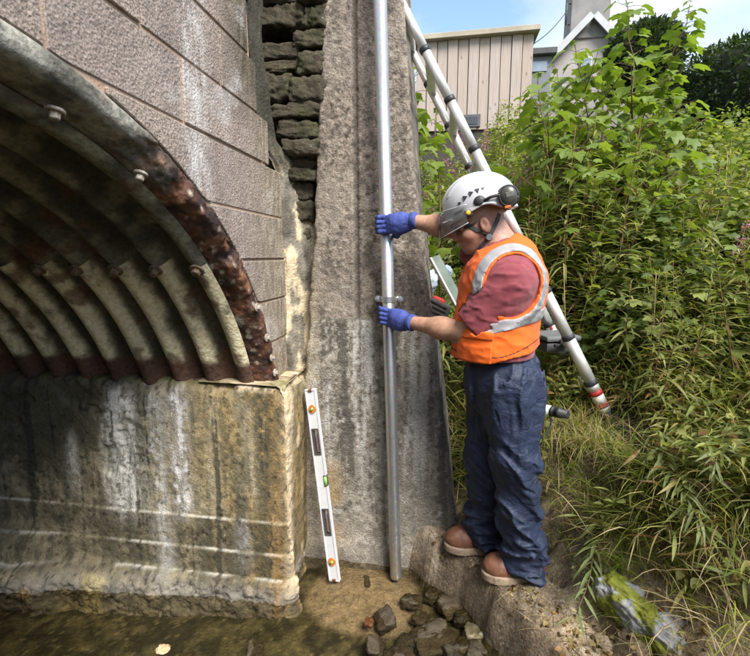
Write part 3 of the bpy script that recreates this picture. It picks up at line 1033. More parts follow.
# ------------------------------------------------------------------ rubble masonry exposed between block wall and wing wall
M_stone = None
def mat_stone():
    n = NT('dark_mossy_stone')
    v = n.pos
    f = n.noise(14, 6, 0.65)
    col = n.mix(n.ramp(f, [(0.3, 0), (0.7, 1)]), (0.024, 0.021, 0.012), (0.095, 0.082, 0.05))
    r = n.rand()
    col = n.mix(n.math('MULTIPLY', r, 0.5), col, (0.11, 0.085, 0.05))
    col = n.mix(n.ramp(n.noise(9, 5, 0.6), [(0.52, 0), (0.68, 0.7)]), col, (0.06, 0.062, 0.02))
    col = n.mix(n.ramp(n.noise(40, 5, 0.6), [(0.64, 0), (0.74, 0.55)]), col, (0.36, 0.35, 0.30))
    nm = n.bump(n.math('ADD', n.noise(34, 7, 0.75), n.math('MULTIPLY', n.noise(11, 3), 1.4)), 1.0, 0.022)
    return n.done(n.bsdf(col, 0.75, 0, nm, 0.4))
M_stone = mat_stone()

def lumpy_box(name, c, half, seed, rough=0.16, n=10, rot=None, power=4.5):
    """a rough squared stone: super-ellipsoid with noise"""
    bm = bmesh.new()
    bmesh.ops.create_cube(bm, size=2)
    bmesh.ops.subdivide_edges(bm, edges=bm.edges[:], cuts=n, use_grid_fill=True)
    v = np.array([q.co[:] for q in bm.verts])
    k = (np.abs(v) ** power).sum(1) ** (-1 / power)
    v = v * k[:, None]
    h = V(half)
    p = v * h
    nz_ = fbm(p + seed * 3.7, 1.1 / h.min(), 4, seed) - 0.5
    nb = fbm(p + seed * 1.7, 0.5 / h.min(), 2, seed + 3) - 0.5
    nh = fbm(p + seed * 2.9, 4.2 / h.min(), 3, seed + 5, 0.6) - 0.5
    p = p + v * (h.min() * (rough * 2.0 * nz_ + 0.35 * nb + rough * 0.9 * nh)[:, None])
    if rot is not None: p = p @ np.array(rot).T
    p = p + V(c)
    for q, co in zip(bm.verts, p): q.co = Vector(co)
    return bm_mesh(name, bm, True)

def build_rubble():
    t = thing('rubble_wall', 'dark mossy rubble stones stacked in the gap beside the block wall', 'stonework', at(300, 200, 2.4))
    # (left, top, right, bottom) pixels, standing distance of the face
    st = [(296, -40, 330, -16, 2.30), (256, -34, 298, -8, 2.30), (300, -16, 328, 6, 2.29), (252, -8, 302, 9, 2.33), (254, 8, 282, 30, 2.31), (280, 7, 304, 31, 2.33), (303, 6, 327, 31, 2.30), (296, 31, 326, 51, 2.31),
          (258, 43, 300, 62, 2.32), (262, 61, 301, 77, 2.34), (299, 51, 325, 76, 2.29), (264, 76, 293, 104, 2.33), (291, 76, 324, 105, 2.29), (273, 104, 322, 122, 2.32),
          (279, 122, 320, 142, 2.33), (286, 141, 318, 158, 2.31), (286, 157, 317, 170, 2.34), (290, 169, 316, 182, 2.33), (291, 182, 314, 203, 2.38), (296, 202, 313, 222, 2.37), (298, 224, 312, 246, 2.39)]
    for k, (l, tp, r, b, Y) in enumerate(st):
        p0, p1 = at(l, b, Y), at(r, tp, Y)
        c = (p0 + p1) / 2
        hw, hh = abs(p1[0] - p0[0]) / 2 * 1.04, abs(p1[2] - p0[2]) / 2 * 0.97
        dp = 0.09
        me = lumpy_box('stone', (c[0] + random.uniform(-0.012, 0.008), Y + dp - 0.012 - random.uniform(0, 0.06), c[2]), (hw + 0.004, dp, hh), 200 + k, 0.42, 14, np.array(Matrix.Rotation(random.uniform(-0.06, 0.06), 3, 'Y')), power=7)
        link('stone', me, M_stone, t)
    # dark earthy core behind the stones
    zz = np.linspace(-0.3, 3.45, 60); xx = np.linspace(-1.25, -0.5, 16)
    X, Z = np.meshgrid(xx, zz, indexing='ij')
    P = np.stack([X.ravel(), np.full(X.size, 2.47), Z.ravel()], -1)
    P[:, 1] += 0.05 * (fbm(P, 7, 4, 131) - 0.5)
    link('core', new_mesh('core', P, grid_faces(16, 60)), simple('earth_core', (0.045, 0.04, 0.028), (0.09, 0.075, 0.05), 20, 0.95, 0.6, 70), t)
    # rendered mortar fillet that closes the end of the block wall
    zs = np.arange(0.98, 3.5, 0.012)
    prof = np.linspace(0, 1, 34)
    I, J = np.meshgrid(np.arange(34), np.arange(len(zs)), indexing='ij')
    I, J = I.ravel(), J.ravel()
    z = zs[J]; t_ = prof[I]
    y_end = np.interp(z, [1.0, 2.06, 2.2, 2.5, 3.5], [2.27, 2.25, 2.06, 1.97, 1.93])
    w_ = np.interp(z, [1.0, 1.7, 2.0, 2.2, 3.5], [0.14, 0.15, 0.10, 0.012, 0.008])
    # starts in the block face plane, turns to face the viewer and dies into the stones
    x = WX - 0.012 + np.clip((t_ - 0.25) / 0.75, 0, 1) * w_ * 1.1 - 0.05 * sstep(0.8, 1, t_) * 0
    y = y_end - 0.03 + np.minimum(t_ / 0.45, 1) * 0.05 + np.clip((t_ - 0.4) / 0.6, 0, 1) * 0.12
    P0 = np.stack([x, y, z], -1)
    y = y - 0.07 * (fbm(P0, (14, 14, 7), 4, 133, 0.62) - 0.45); x = x + 0.03 * (fbm(P0, (11, 11, 6), 4, 134) - 0.5)
    P = np.stack([x, y, z], -1)
    n1, n2 = fbm(P, (16, 16, 4), 4, 135), fbm(P, 30, 4, 136)
    c = np.array([0.20, 0.18, 0.14]) * (0.6 + 0.8 * n2[:, None])
    cm = sstep(0.49, 0.55, n1 + 0.25 * (n2 - 0.5)) * sstep(2.3, 1.95, z)
    c = c + (np.array([0.60, 0.49, 0.32]) * (0.7 + 0.6 * n2[:, None]) - c) * (0.9 * cm)[:, None]
    c = c + (np.array([0.035, 0.032, 0.02]) * (0.5 + n2[:, None]) - c) * (sstep(2.0, 2.25, z + 0.3 * (n1 - 0.5)) * 0.92)[:, None]  # upper part painted near black to stand for a shaded gap
    c = c + (np.array([0.05, 0.045, 0.032]) - c) * (sstep(0.42, 0.30, n1) * 0.7)[:, None]
    me = new_mesh('mortar_fillet', P, grid_faces(34, len(zs)))
    set_col(me, np.clip(c, 0.01, 0.8))
    link('mortar_fillet', me, vcol_mat('lime_render', 0.85, 140, 0.5, 0.7, 90, 0.007), t)
build_rubble()

# road deck over the culvert keeps the daylight out of the barrel
me = box_mesh('road', (6.4, 18, 0.25), 0, 1, Matrix.Translation((-4.25, 5.0, 3.3)))
o = link('road', me, simple('asphalt', (0.05, 0.05, 0.05), (0.07, 0.068, 0.065), 30, 0.95, 0.3, 200))
tag(o, 'asphalt road carried over the culvert', None, None, 'structure')

# ================================================================== objects
M_galv = None
def mat_galv():
    n = NT('galvanised_tube')
    f = n.noise(35, 5, 0.6, stretch=(1, 1, 0.25))
    v = n.voro(70, out='Color')
    col = n.mix(n.ramp(f, [(0.3, 0), (0.7, 1)]), (0.62, 0.64, 0.65), (0.46, 0.48, 0.50))
    col = n.mix(0.12, col, v)
    rr = n.math('MULTIPLY_ADD', f, 0.2, 0.28)
    nm = n.bump(n.noise(60, 3, stretch=(1, 1, 0.4)), 0.08, 0.003)
    return n.done(n.bsdf(col, rr, 0.88, nm, 0.5))
M_galv = mat_galv()
M_alu = simple('brushed_aluminium', (0.74, 0.74, 0.72), (0.62, 0.62, 0.6), 25, 0.42, 0.05, 200, 0.002, metal=0.55)
M_black = simple('black_plastic', (0.018, 0.018, 0.02), (0.035, 0.035, 0.038), 40, 0.5, 0.1, 120)
M_red = simple('red_plastic', (0.50, 0.035, 0.03), (0.36, 0.03, 0.03), 30, 0.5, 0.08, 120)
M_white = simple('white_paint', (0.74, 0.74, 0.72), (0.62, 0.62, 0.6), 18, 0.45, 0.06, 120)

# ---- galvanised downpipe
PIPE_Y, PIPE_R = 2.205, 0.031
PT, PB = at(378.5, -60, PIPE_Y), at(396, 577, PIPE_Y)
def pipe_at(z):
    t = (z - PB[2]) / (PT[2] - PB[2])
    return PB + (PT - PB) * t
def build_pipe():
    t = thing('steel_pipe', 'tall shiny galvanised pipe held upright against the wing wall', 'pipe', PB)
    bm = bmesh.new()
    ax = V(PT - PB); Ln = np.linalg.norm(ax); d, a, b = frame_of(ax)
    n = 28
    rings = []
    for (s_, r) in ((0.004, PIPE_R - 0.004), (0, PIPE_R - 0.001), (0.002, PIPE_R), (Ln, PIPE_R), (Ln, PIPE_R - 0.004)):
        rings.append([bm.verts.new(Vector(PB + d * s_ + r * (math.cos(k * 2 * math.pi / n) * a + math.sin(k * 2 * math.pi / n) * b))) for k in range(n)])
    inner = [bm.verts.new(Vector(PB + d * 0.4 + (PIPE_R - 0.004) * (math.cos(k * 2 * math.pi / n) * a + math.sin(k * 2 * math.pi / n) * b))) for k in range(n)]
    rings.insert(0, inner)
    for r0, r1 in zip(rings[:-1], rings[1:]):
        for k in range(n): bm.faces.new((r0[k], r0[(k + 1) % n], r1[(k + 1) % n], r1[k]))
    link('tube', bm_mesh('tube', bm, True), M_galv, t)
    # seam weld running down the back-left side and a flat fixing strip behind it
    side = V((-0.55, 0.83, 0)); side = side - d * (side @ d); side /= np.linalg.norm(side)
    v, f = tube([PB + side * (PIPE_R + 0.0005), PT + side * (PIPE_R + 0.0005)], 0.002, 6)
    link('weld_seam', new_mesh('weld_seam', v, f), M_galv, t)
build_pipe()

def build_clamp():
    z = 1.435
    c = pipe_at(z)
    t = thing('pipe_clamp', 'small galvanised saddle clamp with a bolt around the pipe', 'clamp', (c[0], WY - 0.02, z))
    # strap: half ring with two ears
    ang = np.linspace(-0.15, math.pi + 0.15, 22)
    pts = [(c[0] + 0.062, WY - 0.07)] + [(c[0] + 0.0345 * math.cos(a_), c[1] - 0.0345 * math.sin(a_)) for a_ in ang] + [(c[0] - 0.062, WY - 0.07)]
    pts = np.array(pts)
    tn = np.gradient(pts, axis=0); tn /= np.linalg.norm(tn, axis=1)[:, None]
    nn = np.stack([tn[:, 1], -tn[:, 0]], -1)
    v = []
    for zz in (z - 0.014, z + 0.014):
        for s_ in (0, 0.003): v.append(np.column_stack([pts + nn * s_, np.full(len(pts), zz)]))
    v = np.stack(v, 1).reshape(-1, 3)        # per point: 4 corners
    m = len(pts)
    f = []
    for i in range(m - 1):
        for a_, b_ in ((0, 1), (1, 3), (3, 2), (2, 0)):
            f.append((i * 4 + a_, i * 4 + b_, i * 4 + 4 + b_, i * 4 + 4 + a_))
    f += [(0, 1, 3, 2), (4 * m - 4, 4 * m - 3, 4 * m - 1, 4 * m - 2)]
    link('strap', new_mesh('strap', v, np.array(f), False), M_galv, t)
    for s_ in (-1, 1):
        bm = bmesh.new()
        bmesh.ops.create_cone(bm, cap_ends=True, segments=14, radius1=0.016, radius2=0.016, depth=0.003)
        g = bmesh.ops.create_cone(bm, cap_ends=True, segments=6, radius1=0.0115, radius2=0.0115, depth=0.011)
        bmesh.ops.translate(bm, verts=g['verts'], vec=(0, 0, 0.007))
        g = bmesh.ops.create_cone(bm, cap_ends=True, segments=10, radius1=0.005, radius2=0.005, depth=0.09)
        bmesh.ops.translate(bm, verts=g['verts'], vec=(0, 0, -0.025))
        bm.transform(Matrix.Translation((float(c[0] + s_ * 0.055), WY - 0.078, z)) @ Matrix.Rotation(math.pi / 2, 4, 'X'))
        link('bolt', bm_mesh('bolt', bm), M_galv, t)
build_clamp()

# ---- spirit level leaning in the corner
def build_level():
    tp, bt = at(310.5, 389, 2.21), at(335, 580.5, 2.125)
    ax = tp - bt; Ln = np.linalg.norm(ax); zc = ax / Ln
    yc = V((0.12, 1.0, 0.0)); yc = yc - zc * (yc @ zc); yc /= np.linalg.norm(yc)
    xc = np.cross(yc, zc)
    M = frame_mtx(bt, xc, yc, zc)
    t = thing('spirit_level', 'white aluminium spirit level leaning in the corner beside the abutment', 'spirit level', bt)
    W, D = 0.058, 0.024
    M_lev = simple('satin_white_aluminium', (0.70, 0.71, 0.72), (0.62, 0.63, 0.65), 30, 0.38, 0.05, 150, 0.002, metal=0.15)
    # body: front web with two hand holes and a notch, between two flanges
    bm = bmesh.new()
    def bx(x0, x1, z0, z1, y0=-D / 2, y1=D / 2, bv=0.0015):
        g = bmesh.ops.create_cube(bm, size=1)
        for v in g['verts']:
            v.co = Vector((x0 + (v.co.x + 0.5) * (x1 - x0), y0 + (v.co.y + 0.5) * (y1 - y0), z0 + (v.co.z + 0.5) * (z1 - z0)))
    e = 0.004
    holes = [(0.245 * Ln, 0.385 * Ln), (0.665 * Ln, 0.80 * Ln)]
    bx(-W / 2, -W / 2 + 0.005, 0.008, Ln - 0.008)
    bx(W / 2 - 0.005, W / 2, 0.008, Ln - 0.008)
    zs_ = [0.008] + [q for h in holes for q in h] + [Ln - 0.008]
    for z0, z1 in zip(zs_[0::2], zs_[1::2]):
        bx(-W / 2 + 0.0051, W / 2 - 0.0051, z0, z1, -D / 2 + 0.003, D / 2 - 0.003)
    for z0, z1 in holes:
        bx(-W / 2 + 0.0051, -W / 2 + 0.012, z0 + 1e-4, z1 - 1e-4, -D / 2 + 0.003, D / 2 - 0.003)
        bx(W / 2 - 0.012, W / 2 - 0.0051, z0 + 1e-4, z1 - 1e-4, -D / 2 + 0.003, D / 2 - 0.003)
    bm.transform(M)
    link('body', bm_mesh('body', bm), M_lev, t)
    M_frame = simple('dark_grip_plastic', (0.05, 0.045, 0.045), (0.08, 0.07, 0.07), 30, 0.55, 0.05, 100)
    for z0, z1 in holes:
        bm = bmesh.new()
        for (x0, x1, a_, b_) in ((-W / 2 + 0.010, -W / 2 + 0.016, z0, z1), (W / 2 - 0.016, W / 2 - 0.010, z0, z1),
                                 (-W / 2 + 0.0161, W / 2 - 0.0161, z0, z0 + 0.007), (-W / 2 + 0.0161, W / 2 - 0.0161, z1 - 0.007, z1)):
            g = bmesh.ops.create_cube(bm, size=1)
            for v in g['verts']:
                v.co = Vector((x0 + (v.co.x + 0.5) * (x1 - x0), (v.co.y) * (D + 0.003), a_ + (v.co.z + 0.5) * (b_ - a_)))
        bm.transform(M)
        link('hand_hole', bm_mesh('hand_hole', bm), M_frame, t)
        pad = box_mesh('grip_pad', (0.007, D + 0.002, (z1 - z0) * 0.66), 0.002, 1, M @ Matrix.Translation((0.006, 0, (z0 + z1) / 2 - 0.008)))
        link('grip_pad', pad, simple('mauve_rubber', (0.16, 0.10, 0.10), None, 30, 0.6), t)
    M_or = simple('orange_plastic', (0.60, 0.20, 0.05), (0.5, 0.16, 0.04), 30, 0.45)
    M_vial = simple('green_vial', (0.16, 0.42, 0.06), (0.28, 0.5, 0.1), 60, 0.15, 0, spec=0.6)
    for zz in (0.105 * Ln, 0.90 * Ln):
        bm = bmesh.new()
        # ring bezel
        prof = [(0.0125, -D / 2 - 0.001), (0.0125, -D / 2 - 0.003), (0.0205, -D / 2 - 0.003), (0.0215, -D / 2 + 0.004)]
        rr = [[bm.verts.new((r * math.cos(k * math.pi / 12), y, zz + r * 1.05 * math.sin(k * math.pi / 12))) for k in range(24)] for r, y in prof]
        for r0, r1 in zip(rr[:-1], rr[1:]):
            for k in range(24): bm.faces.new((r0[k], r0[(k + 1) % 24], r1[(k + 1) % 24], r1[k]))
        bm.faces.new(rr[0])
        bm.transform(M)
        ring = link('vial_bezel', bm_mesh('vial_bezel', bm), M_or, t)
        bm = bmesh.new()
        bmesh.ops.create_cone(bm, cap_ends=True, segments=14, radius1=0.0075, radius2=0.0075, depth=0.021)
        bm.transform(M @ Matrix.Translation((0, -D / 2 - 0.002, zz)) @ Matrix.Rotation(0.7, 4, 'Y'))
        link('vial', bm_mesh('vial', bm, True), M_vial, ring)
    nt_ = box_mesh('centre_window', (0.017, D + 0.002, 0.062), 0.002, 1, M @ Matrix.Translation((W / 2 - 0.0075, 0, 0.53 * Ln)))
    nw = link('centre_window', nt_, M_frame, t)
    bm = bmesh.new()
    bmesh.ops.create_cone(bm, cap_ends=True, segments=14, radius1=0.0085, radius2=0.0085, depth=0.048)
    bm.transform(M @ Matrix.Translation((W / 2 - 0.006, -D / 2 + 0.003, 0.53 * Ln)))
    link('vial', bm_mesh('vial', bm, True), M_vial, nw)
    for zz, s_ in ((0.004, 1), (Ln - 0.004, -1)):
        c = link('end_cap', box_mesh('end_cap', (W + 0.002, D + 0.002, 0.009), 0.002, 1, M @ Matrix.Translation((0, 0, zz))), M_lev, t)
        link('bumper', box_mesh('bumper', (0.022, D + 0.006, 0.016), 0.003, 1, M @ Matrix.Translation((0.0, 0, zz + s_ * 0.003))), simple('brown_bumper', (0.16, 0.06, 0.04), None, 30, 0.6), c)
build_level()

# ---- telescopic ladder
def build_ladder():
    YN, YF = 2.36, 2.80
    foot, top = at(609, 419, YN), at(397, -6, YN)
    d = (top - foot); Ln0 = np.linalg.norm(d); d /= Ln0
    t = thing('telescopic_ladder', 'aluminium telescopic ladder with black collars leaning behind the worker', 'ladder', foot)
    cross = V((0, 1, 0)) - d * d[1]; cross /= np.linalg.norm(cross)
    out = np.cross(cross, d)
    w_ = YF - YN
    pitch = 0.262
    n = 10
    for side in (0, 1):
        b0 = foot + cross * w_ * side
        for k in range(n):
            r = 0.0295 - 0.0010 * k
            s0, s1 = (0.17 if k == 0 else 0.215 + pitch * (k - 1)), 0.215 + pitch * k
            link('rail_segment', tube_mesh('rail_segment', [b0 + d * s0, b0 + d * s1], r, 18), M_alu, t)
            if k < n - 1:
                v, f = tube([b0 + d * (s1 - 0.013), b0 + d * (s1 - 0.011), b0 + d * (s1 + 0.011), b0 + d * (s1 + 0.013)], [r + 0.001, r + 0.0035, r + 0.0035, r + 0.001], 18)
                cl = link('collar', new_mesh('collar', v, f), M_black, t)
                lt = box_mesh('release_button', (0.016, 0.014, 0.02), 0.003, 1,
                              frame_mtx(b0 + d * (s1 - 0.022) - out * 0.0 + cross * (r + 0.001) * (1 if side == 0 else -1), out, cross, d))
                link('release_button', lt, M_red, cl)
        # rubber-shod foot with red bands
        for a_, b_, m_ in ((0.0, 0.05, M_black), (0.05, 0.075, M_white), (0.075, 0.097, M_red), (0.097, 0.145, M_white), (0.145, 0.170, M_red)):
            link('foot_band', tube_mesh('foot_band', [b0 + d * a_, b0 + d * b_], 0.0305 + 0.0008 * (m_ is M_red), 18), m_, t)
    for k in range(n - 1):
        s = 0.215 + pitch * k - 0.055
        r = 0.0295 - 0.0010 * k
        p0 = foot + d * s + cross * (r - 0.004); p1 = foot + d * s + cross * (w_ - r + 0.004)
        c = (p0 + p1) / 2
        # rung is level: tread faces up
        up = V((0, 0, 1)); up = up - cross * (up @ cross); up /= np.linalg.norm(up)
        fw = np.cross(cross, up)
        link('rung', box_mesh('rung', (0.05, np.linalg.norm(p1 - p0), 0.032), 0.006, 2, frame_mtx(c, fw, cross, up)), M_alu, t)
    # stabiliser bar folded at the foot
    p = foot + d * 0.23
build_ladder()

# ---- white tube with a black end, lying on the bank behind the worker
def build_lance():
    a, b = at(500, 399, 2.42), at(552, 411, 2.20)
    e = at(568, 415, 2.14)
    t = thing('white_tube', 'white tube with ribbed black end poking out behind the trousers', 'tube', a)
    link('barrel', tube_mesh('barrel', [a, b], 0.024, 18), M_white, t)
    ax = e - b
    pr = [(0, 0.026), (0.12, 0.027), (0.14, 0.023), (0.34, 0.023), (0.36, 0.026), (0.55, 0.026), (0.57, 0.022), (0.98, 0.020), (1.0, 0.015)]
    link('nozzle', tube_mesh('nozzle', [b + ax * s for s, _ in pr], [r for _, r in pr], 16), M_black, t)
    cpts = [at(548, 409, 2.2), at(551, 425, 2.17), at(543, 437, 2.15), at(528, 441, 2.16), at(512, 436, 2.2)]
    cp = []
    for i in range(len(cpts) - 1):
        p0, p1, p2, p3 = cpts[max(i - 1, 0)], cpts[i], cpts[i + 1], cpts[min(i + 2, len(cpts) - 1)]
        for s in np.linspace(0, 1, 7)[:-1]:
            cp.append(0.5 * ((2 * p1) + (-p0 + p2) * s + (2 * p0 - 5 * p1 + 4 * p2 - p3) * s * s + (-p0 + 3 * p1 - 3 * p2 + p3) * s ** 3))
    link('strap', tube_mesh('strap', cp, 0.0045, 8), M_black, t)
build_lance()

# ---- bits left on the bank behind the wing wall
def crumple(name, c, half, seed, amp=0.35):
    bm = bmesh.new()
    bmesh.ops.create_icosphere(bm, subdivisions=4, radius=1)
    v = np.array([q.co[:] for q in bm.verts])
    n_ = fbm(v + seed, 2.2, 3, seed); r = 1 - amp * np.abs(2 * n_ - 1) * 2 + 0.2 * (fbm(v + seed, 5, 2, seed + 1) - 0.5)
    p = v * r[:, None] * V(half) + V(c)
    for q, co in zip(bm.verts, p): q.co = Vector(co)
    return bm_mesh(name, bm, True)
M_bag = simple('pale_blue_plastic', (0.50, 0.58, 0.62), (0.38, 0.47, 0.55), 15, 0.3, 0.1, 60, spec=0.6)
c = at(428, 281, 2.95)
tag(link('plastic_bag', crumple('plastic_bag', c, (0.07, 0.06, 0.09), 3), M_bag), 'crumpled pale plastic bag at the wing wall edge', 'bag')
c = at(446, 272, 3.1)
tag(link('water_bottle', crumple('water_bottle', c, (0.045, 0.05, 0.05), 9, 0.2), simple('blue_clear_plastic', (0.22, 0.33, 0.52), (0.5, 0.58, 0.66), 30, 0.2, 0.1)), 'small crumpled blue plastic bottle lying in the grass', 'bottle')
def build_sheet():
    a, b = at(430, 258, 2.62), at(462, 318, 2.55)
    d = b - a; Ln = np.linalg.norm(d); d /= Ln
    wv_ = V((0.75, 0.65, 0.25)); wv_ = wv_ - d * (wv_ @ d); wv_ /= np.linalg.norm(wv_)
    t = thing('metal_sheet', 'pale sheet with a bright folded rim propped behind the wing wall', 'sheet', b)
    nrm = np.cross(d, wv_)
    link('panel', box_mesh('panel', (Ln, 0.07, 0.005), 0.001, 1, frame_mtx((a + b) / 2 + wv_ * 0.036, d, wv_, nrm)), simple('pale_sheet', (0.20, 0.24, 0.20), (0.12, 0.16, 0.11), 12, 0.35, 0.05), t)
    link('rim', box_mesh('rim', (Ln, 0.012, 0.02), 0.002, 1, frame_mtx((a + b) / 2, d, wv_, nrm)), M_alu, t)
build_sheet()
def build_toolbox():
    c = at(553, 344, 2.62)
    t = thing('tool_case', 'flat grey plastic case on the bank behind the ladder', 'case', c - V((0, 0, 0.03)))
    g1 = simple('grey_case_plastic', (0.15, 0.155, 0.16), (0.11, 0.115, 0.12), 20, 0.5)
    R0 = Matrix.Translation(Vector(c)) @ Matrix.Rotation(0.35, 4, 'Z')
    link('tray', box_mesh('tray', (0.20, 0.20, 0.05), 0.012, 2, R0), simple('dark_case_plastic', (0.07, 0.07, 0.075), None, 20, 0.5), t)
    link('lid', box_mesh('lid', (0.21, 0.21, 0.03), 0.012, 2, R0 @ Matrix.Translation((0, 0, 0.048))), g1, t)
    link('handle', box_mesh('handle', (0.10, 0.02, 0.018), 0.006, 2, R0 @ Matrix.Translation((-0.03, -0.136, 0.02))), M_black, t)
build_toolbox()

# ---- stones lying in the shallow water
def mat_bedstone():
    n = NT('wet_stream_stone')
    f = n.noise(18, 6, 0.65)
    a = n.mix(n.ramp(f, [(0.3, 0), (0.7, 1)]), (0.022, 0.018, 0.010), (0.072, 0.058, 0.034))
    a = n.mix(n.math('MULTIPLY', n.rand(), 0.5), a, (0.085, 0.062, 0.036))
    a = n.mix(n.ramp(n.noise(60, 4), [(0.64, 0), (0.75, 0.35)]), a, (0.20, 0.18, 0.13))
    nm = n.bump(n.noise(45, 6, 0.7), 0.9, 0.012)
    return n.done(n.bsdf(a, n.math('MULTIPLY_ADD', f, 0.5, 0.12), 0, nm, 0.5))
M_bed = mat_bedstone()
def on_z(px, py, z):
    d = _F * CAM_F + _R * (px - CAM_W / 2) + _U * (CAM_H / 2 - py)
    return CAM_POS + d * ((z - CAM_POS[2]) / d[2])
stones = [
    ((385, 616), (0.050, 0.040, 0.035), 'squarish brown stone right under the end of the pipe'),
    ((433, 635), (0.085, 0.068, 0.05), 'largest dark mossy stone in the stream below the pipe'),
    ((451, 602), (0.055, 0.045, 0.04), 'flat topped wet stone at the foot of the rock ledge'),
    ((468, 614), (0.032, 0.030, 0.05), 'upright brown stone wedged beside the rock ledge'),
    ((485, 629), (0.040, 0.045, 0.045), 'pale whitish stone at the lower water edge'),
    ((468, 641), (0.055, 0.04, 0.035), 'dark broken stone between the big stone and the ledge'),
    ((369, 620), (0.020, 0.018, 0.018), 'small reddish brown pebble on the sand patch'),
    ((367, 579), (0.035, 0.014, 0.012), 'thin grey stone sliver lying on the sand patch'),
    ((412, 598), (0.045, 0.035, 0.03), 'stone just right of the pipe foot in the water'),
    ((432, 590), (0.040, 0.03, 0.03), 'wet stone tucked under the overhanging ledge'),
    ((405, 640), (0.045, 0.035, 0.03), 'round dark stone left of the largest stone'),
    ((400, 655), (0.06, 0.045, 0.035), 'dark stone at the lower picture edge below the pipe'),
    ((455, 655), (0.05, 0.04, 0.035), 'dark stone at the lower picture edge near the ledge'),
    ((478, 652), (0.045, 0.04, 0.03), 'brown stone below the whitish one'),
    ((420, 614), (0.035, 0.03, 0.025), 'brown stone above the largest mossy stone'),
    ((375, 645), (0.04, 0.035, 0.02), 'flat algae covered stone at the sand patch edge'),
    ((255, 648), (0.05, 0.03, 0.018), 'flat black stone lying alone under the abutment corner'),
]
for k, ((px, py), hf, lb) in enumerate(stones):
    p = on_z(px, py, WATER_Z)
    while p[0] > edge_x(p[1]) - 0.03: p[0] -= 0.01
    rz = random.uniform(0, 3.1)
    hf = (hf[0], hf[1], hf[2] * 0.7)
    zc = WATER_Z + random.uniform(-0.012, 0.006) - hf[2] * 0.9
    me = lumpy_box('stream_stone', (p[0], p[1], zc), V(hf) * V((1.15, 1.15, 1.0)), 300 + k, 0.45, 9, np.array(Matrix.Rotation(rz, 3, 'Z') @ Matrix.Rotation(random.uniform(-0.4, 0.4), 3, 'X')), power=5.5)
    m = M_bed
    if 'pale' in lb: m = simple('pale_stream_stone', (0.33, 0.31, 0.26), (0.15, 0.14, 0.10), 20, 0.5, 0.5, 50)
    if 'reddish' in lb: m = simple('red_pebble', (0.22, 0.09, 0.04), (0.15, 0.07, 0.04), 30, 0.4, 0.4, 60)
    tag(link('stream_stone', me, m), lb, 'stone', 'stones in the stream')
c = on_z(163, 650, WATER_Z)
me = crumple('paper_scrap', (c[0], c[1], WATER_Z + 0.004), (0.035, 0.03, 0.008), 21, 0.3)
tag(link('paper_scrap', me, simple('cream_scrap', (0.62, 0.52, 0.36), (0.5, 0.25, 0.1), 40, 0.7)), 'small cream scrap floating in the water left of the abutment corner', 'litter')

# ================================================================== the worker
def rot_y(a):
    c, s = math.cos(a), math.sin(a)
    return np.array([[c, 0, s], [0, 1, 0], [-s, 0, c]])
def rot_z(a):
    c, s = math.cos(a), math.sin(a)
    return np.array([[c, -s, 0], [s, c, 0], [0, 0, 1]])

def fabric(name, c1, c2, scale=14, weave=700, rough=0.85, bump=0.25, wr=0.0, spec=0.2, sheen=0.0):
    n = NT(name)
    f = n.noise(scale, 5, 0.6)
    col = n.mix(n.ramp(f, [(0.3, 0), (0.7, 1)]), c1, c2)
    h = n.math('ADD', n.noise(weave, 2, 0.5), n.math('MULTIPLY', n.noise(38, 4, 0.6, dist=0.6), wr))
    nm = n.bump(h, bump, 0.006 if wr else 0.002)
    return n.done(n.bsdf(col, rough, 0, nm, spec, Sheen_Weight=sheen))

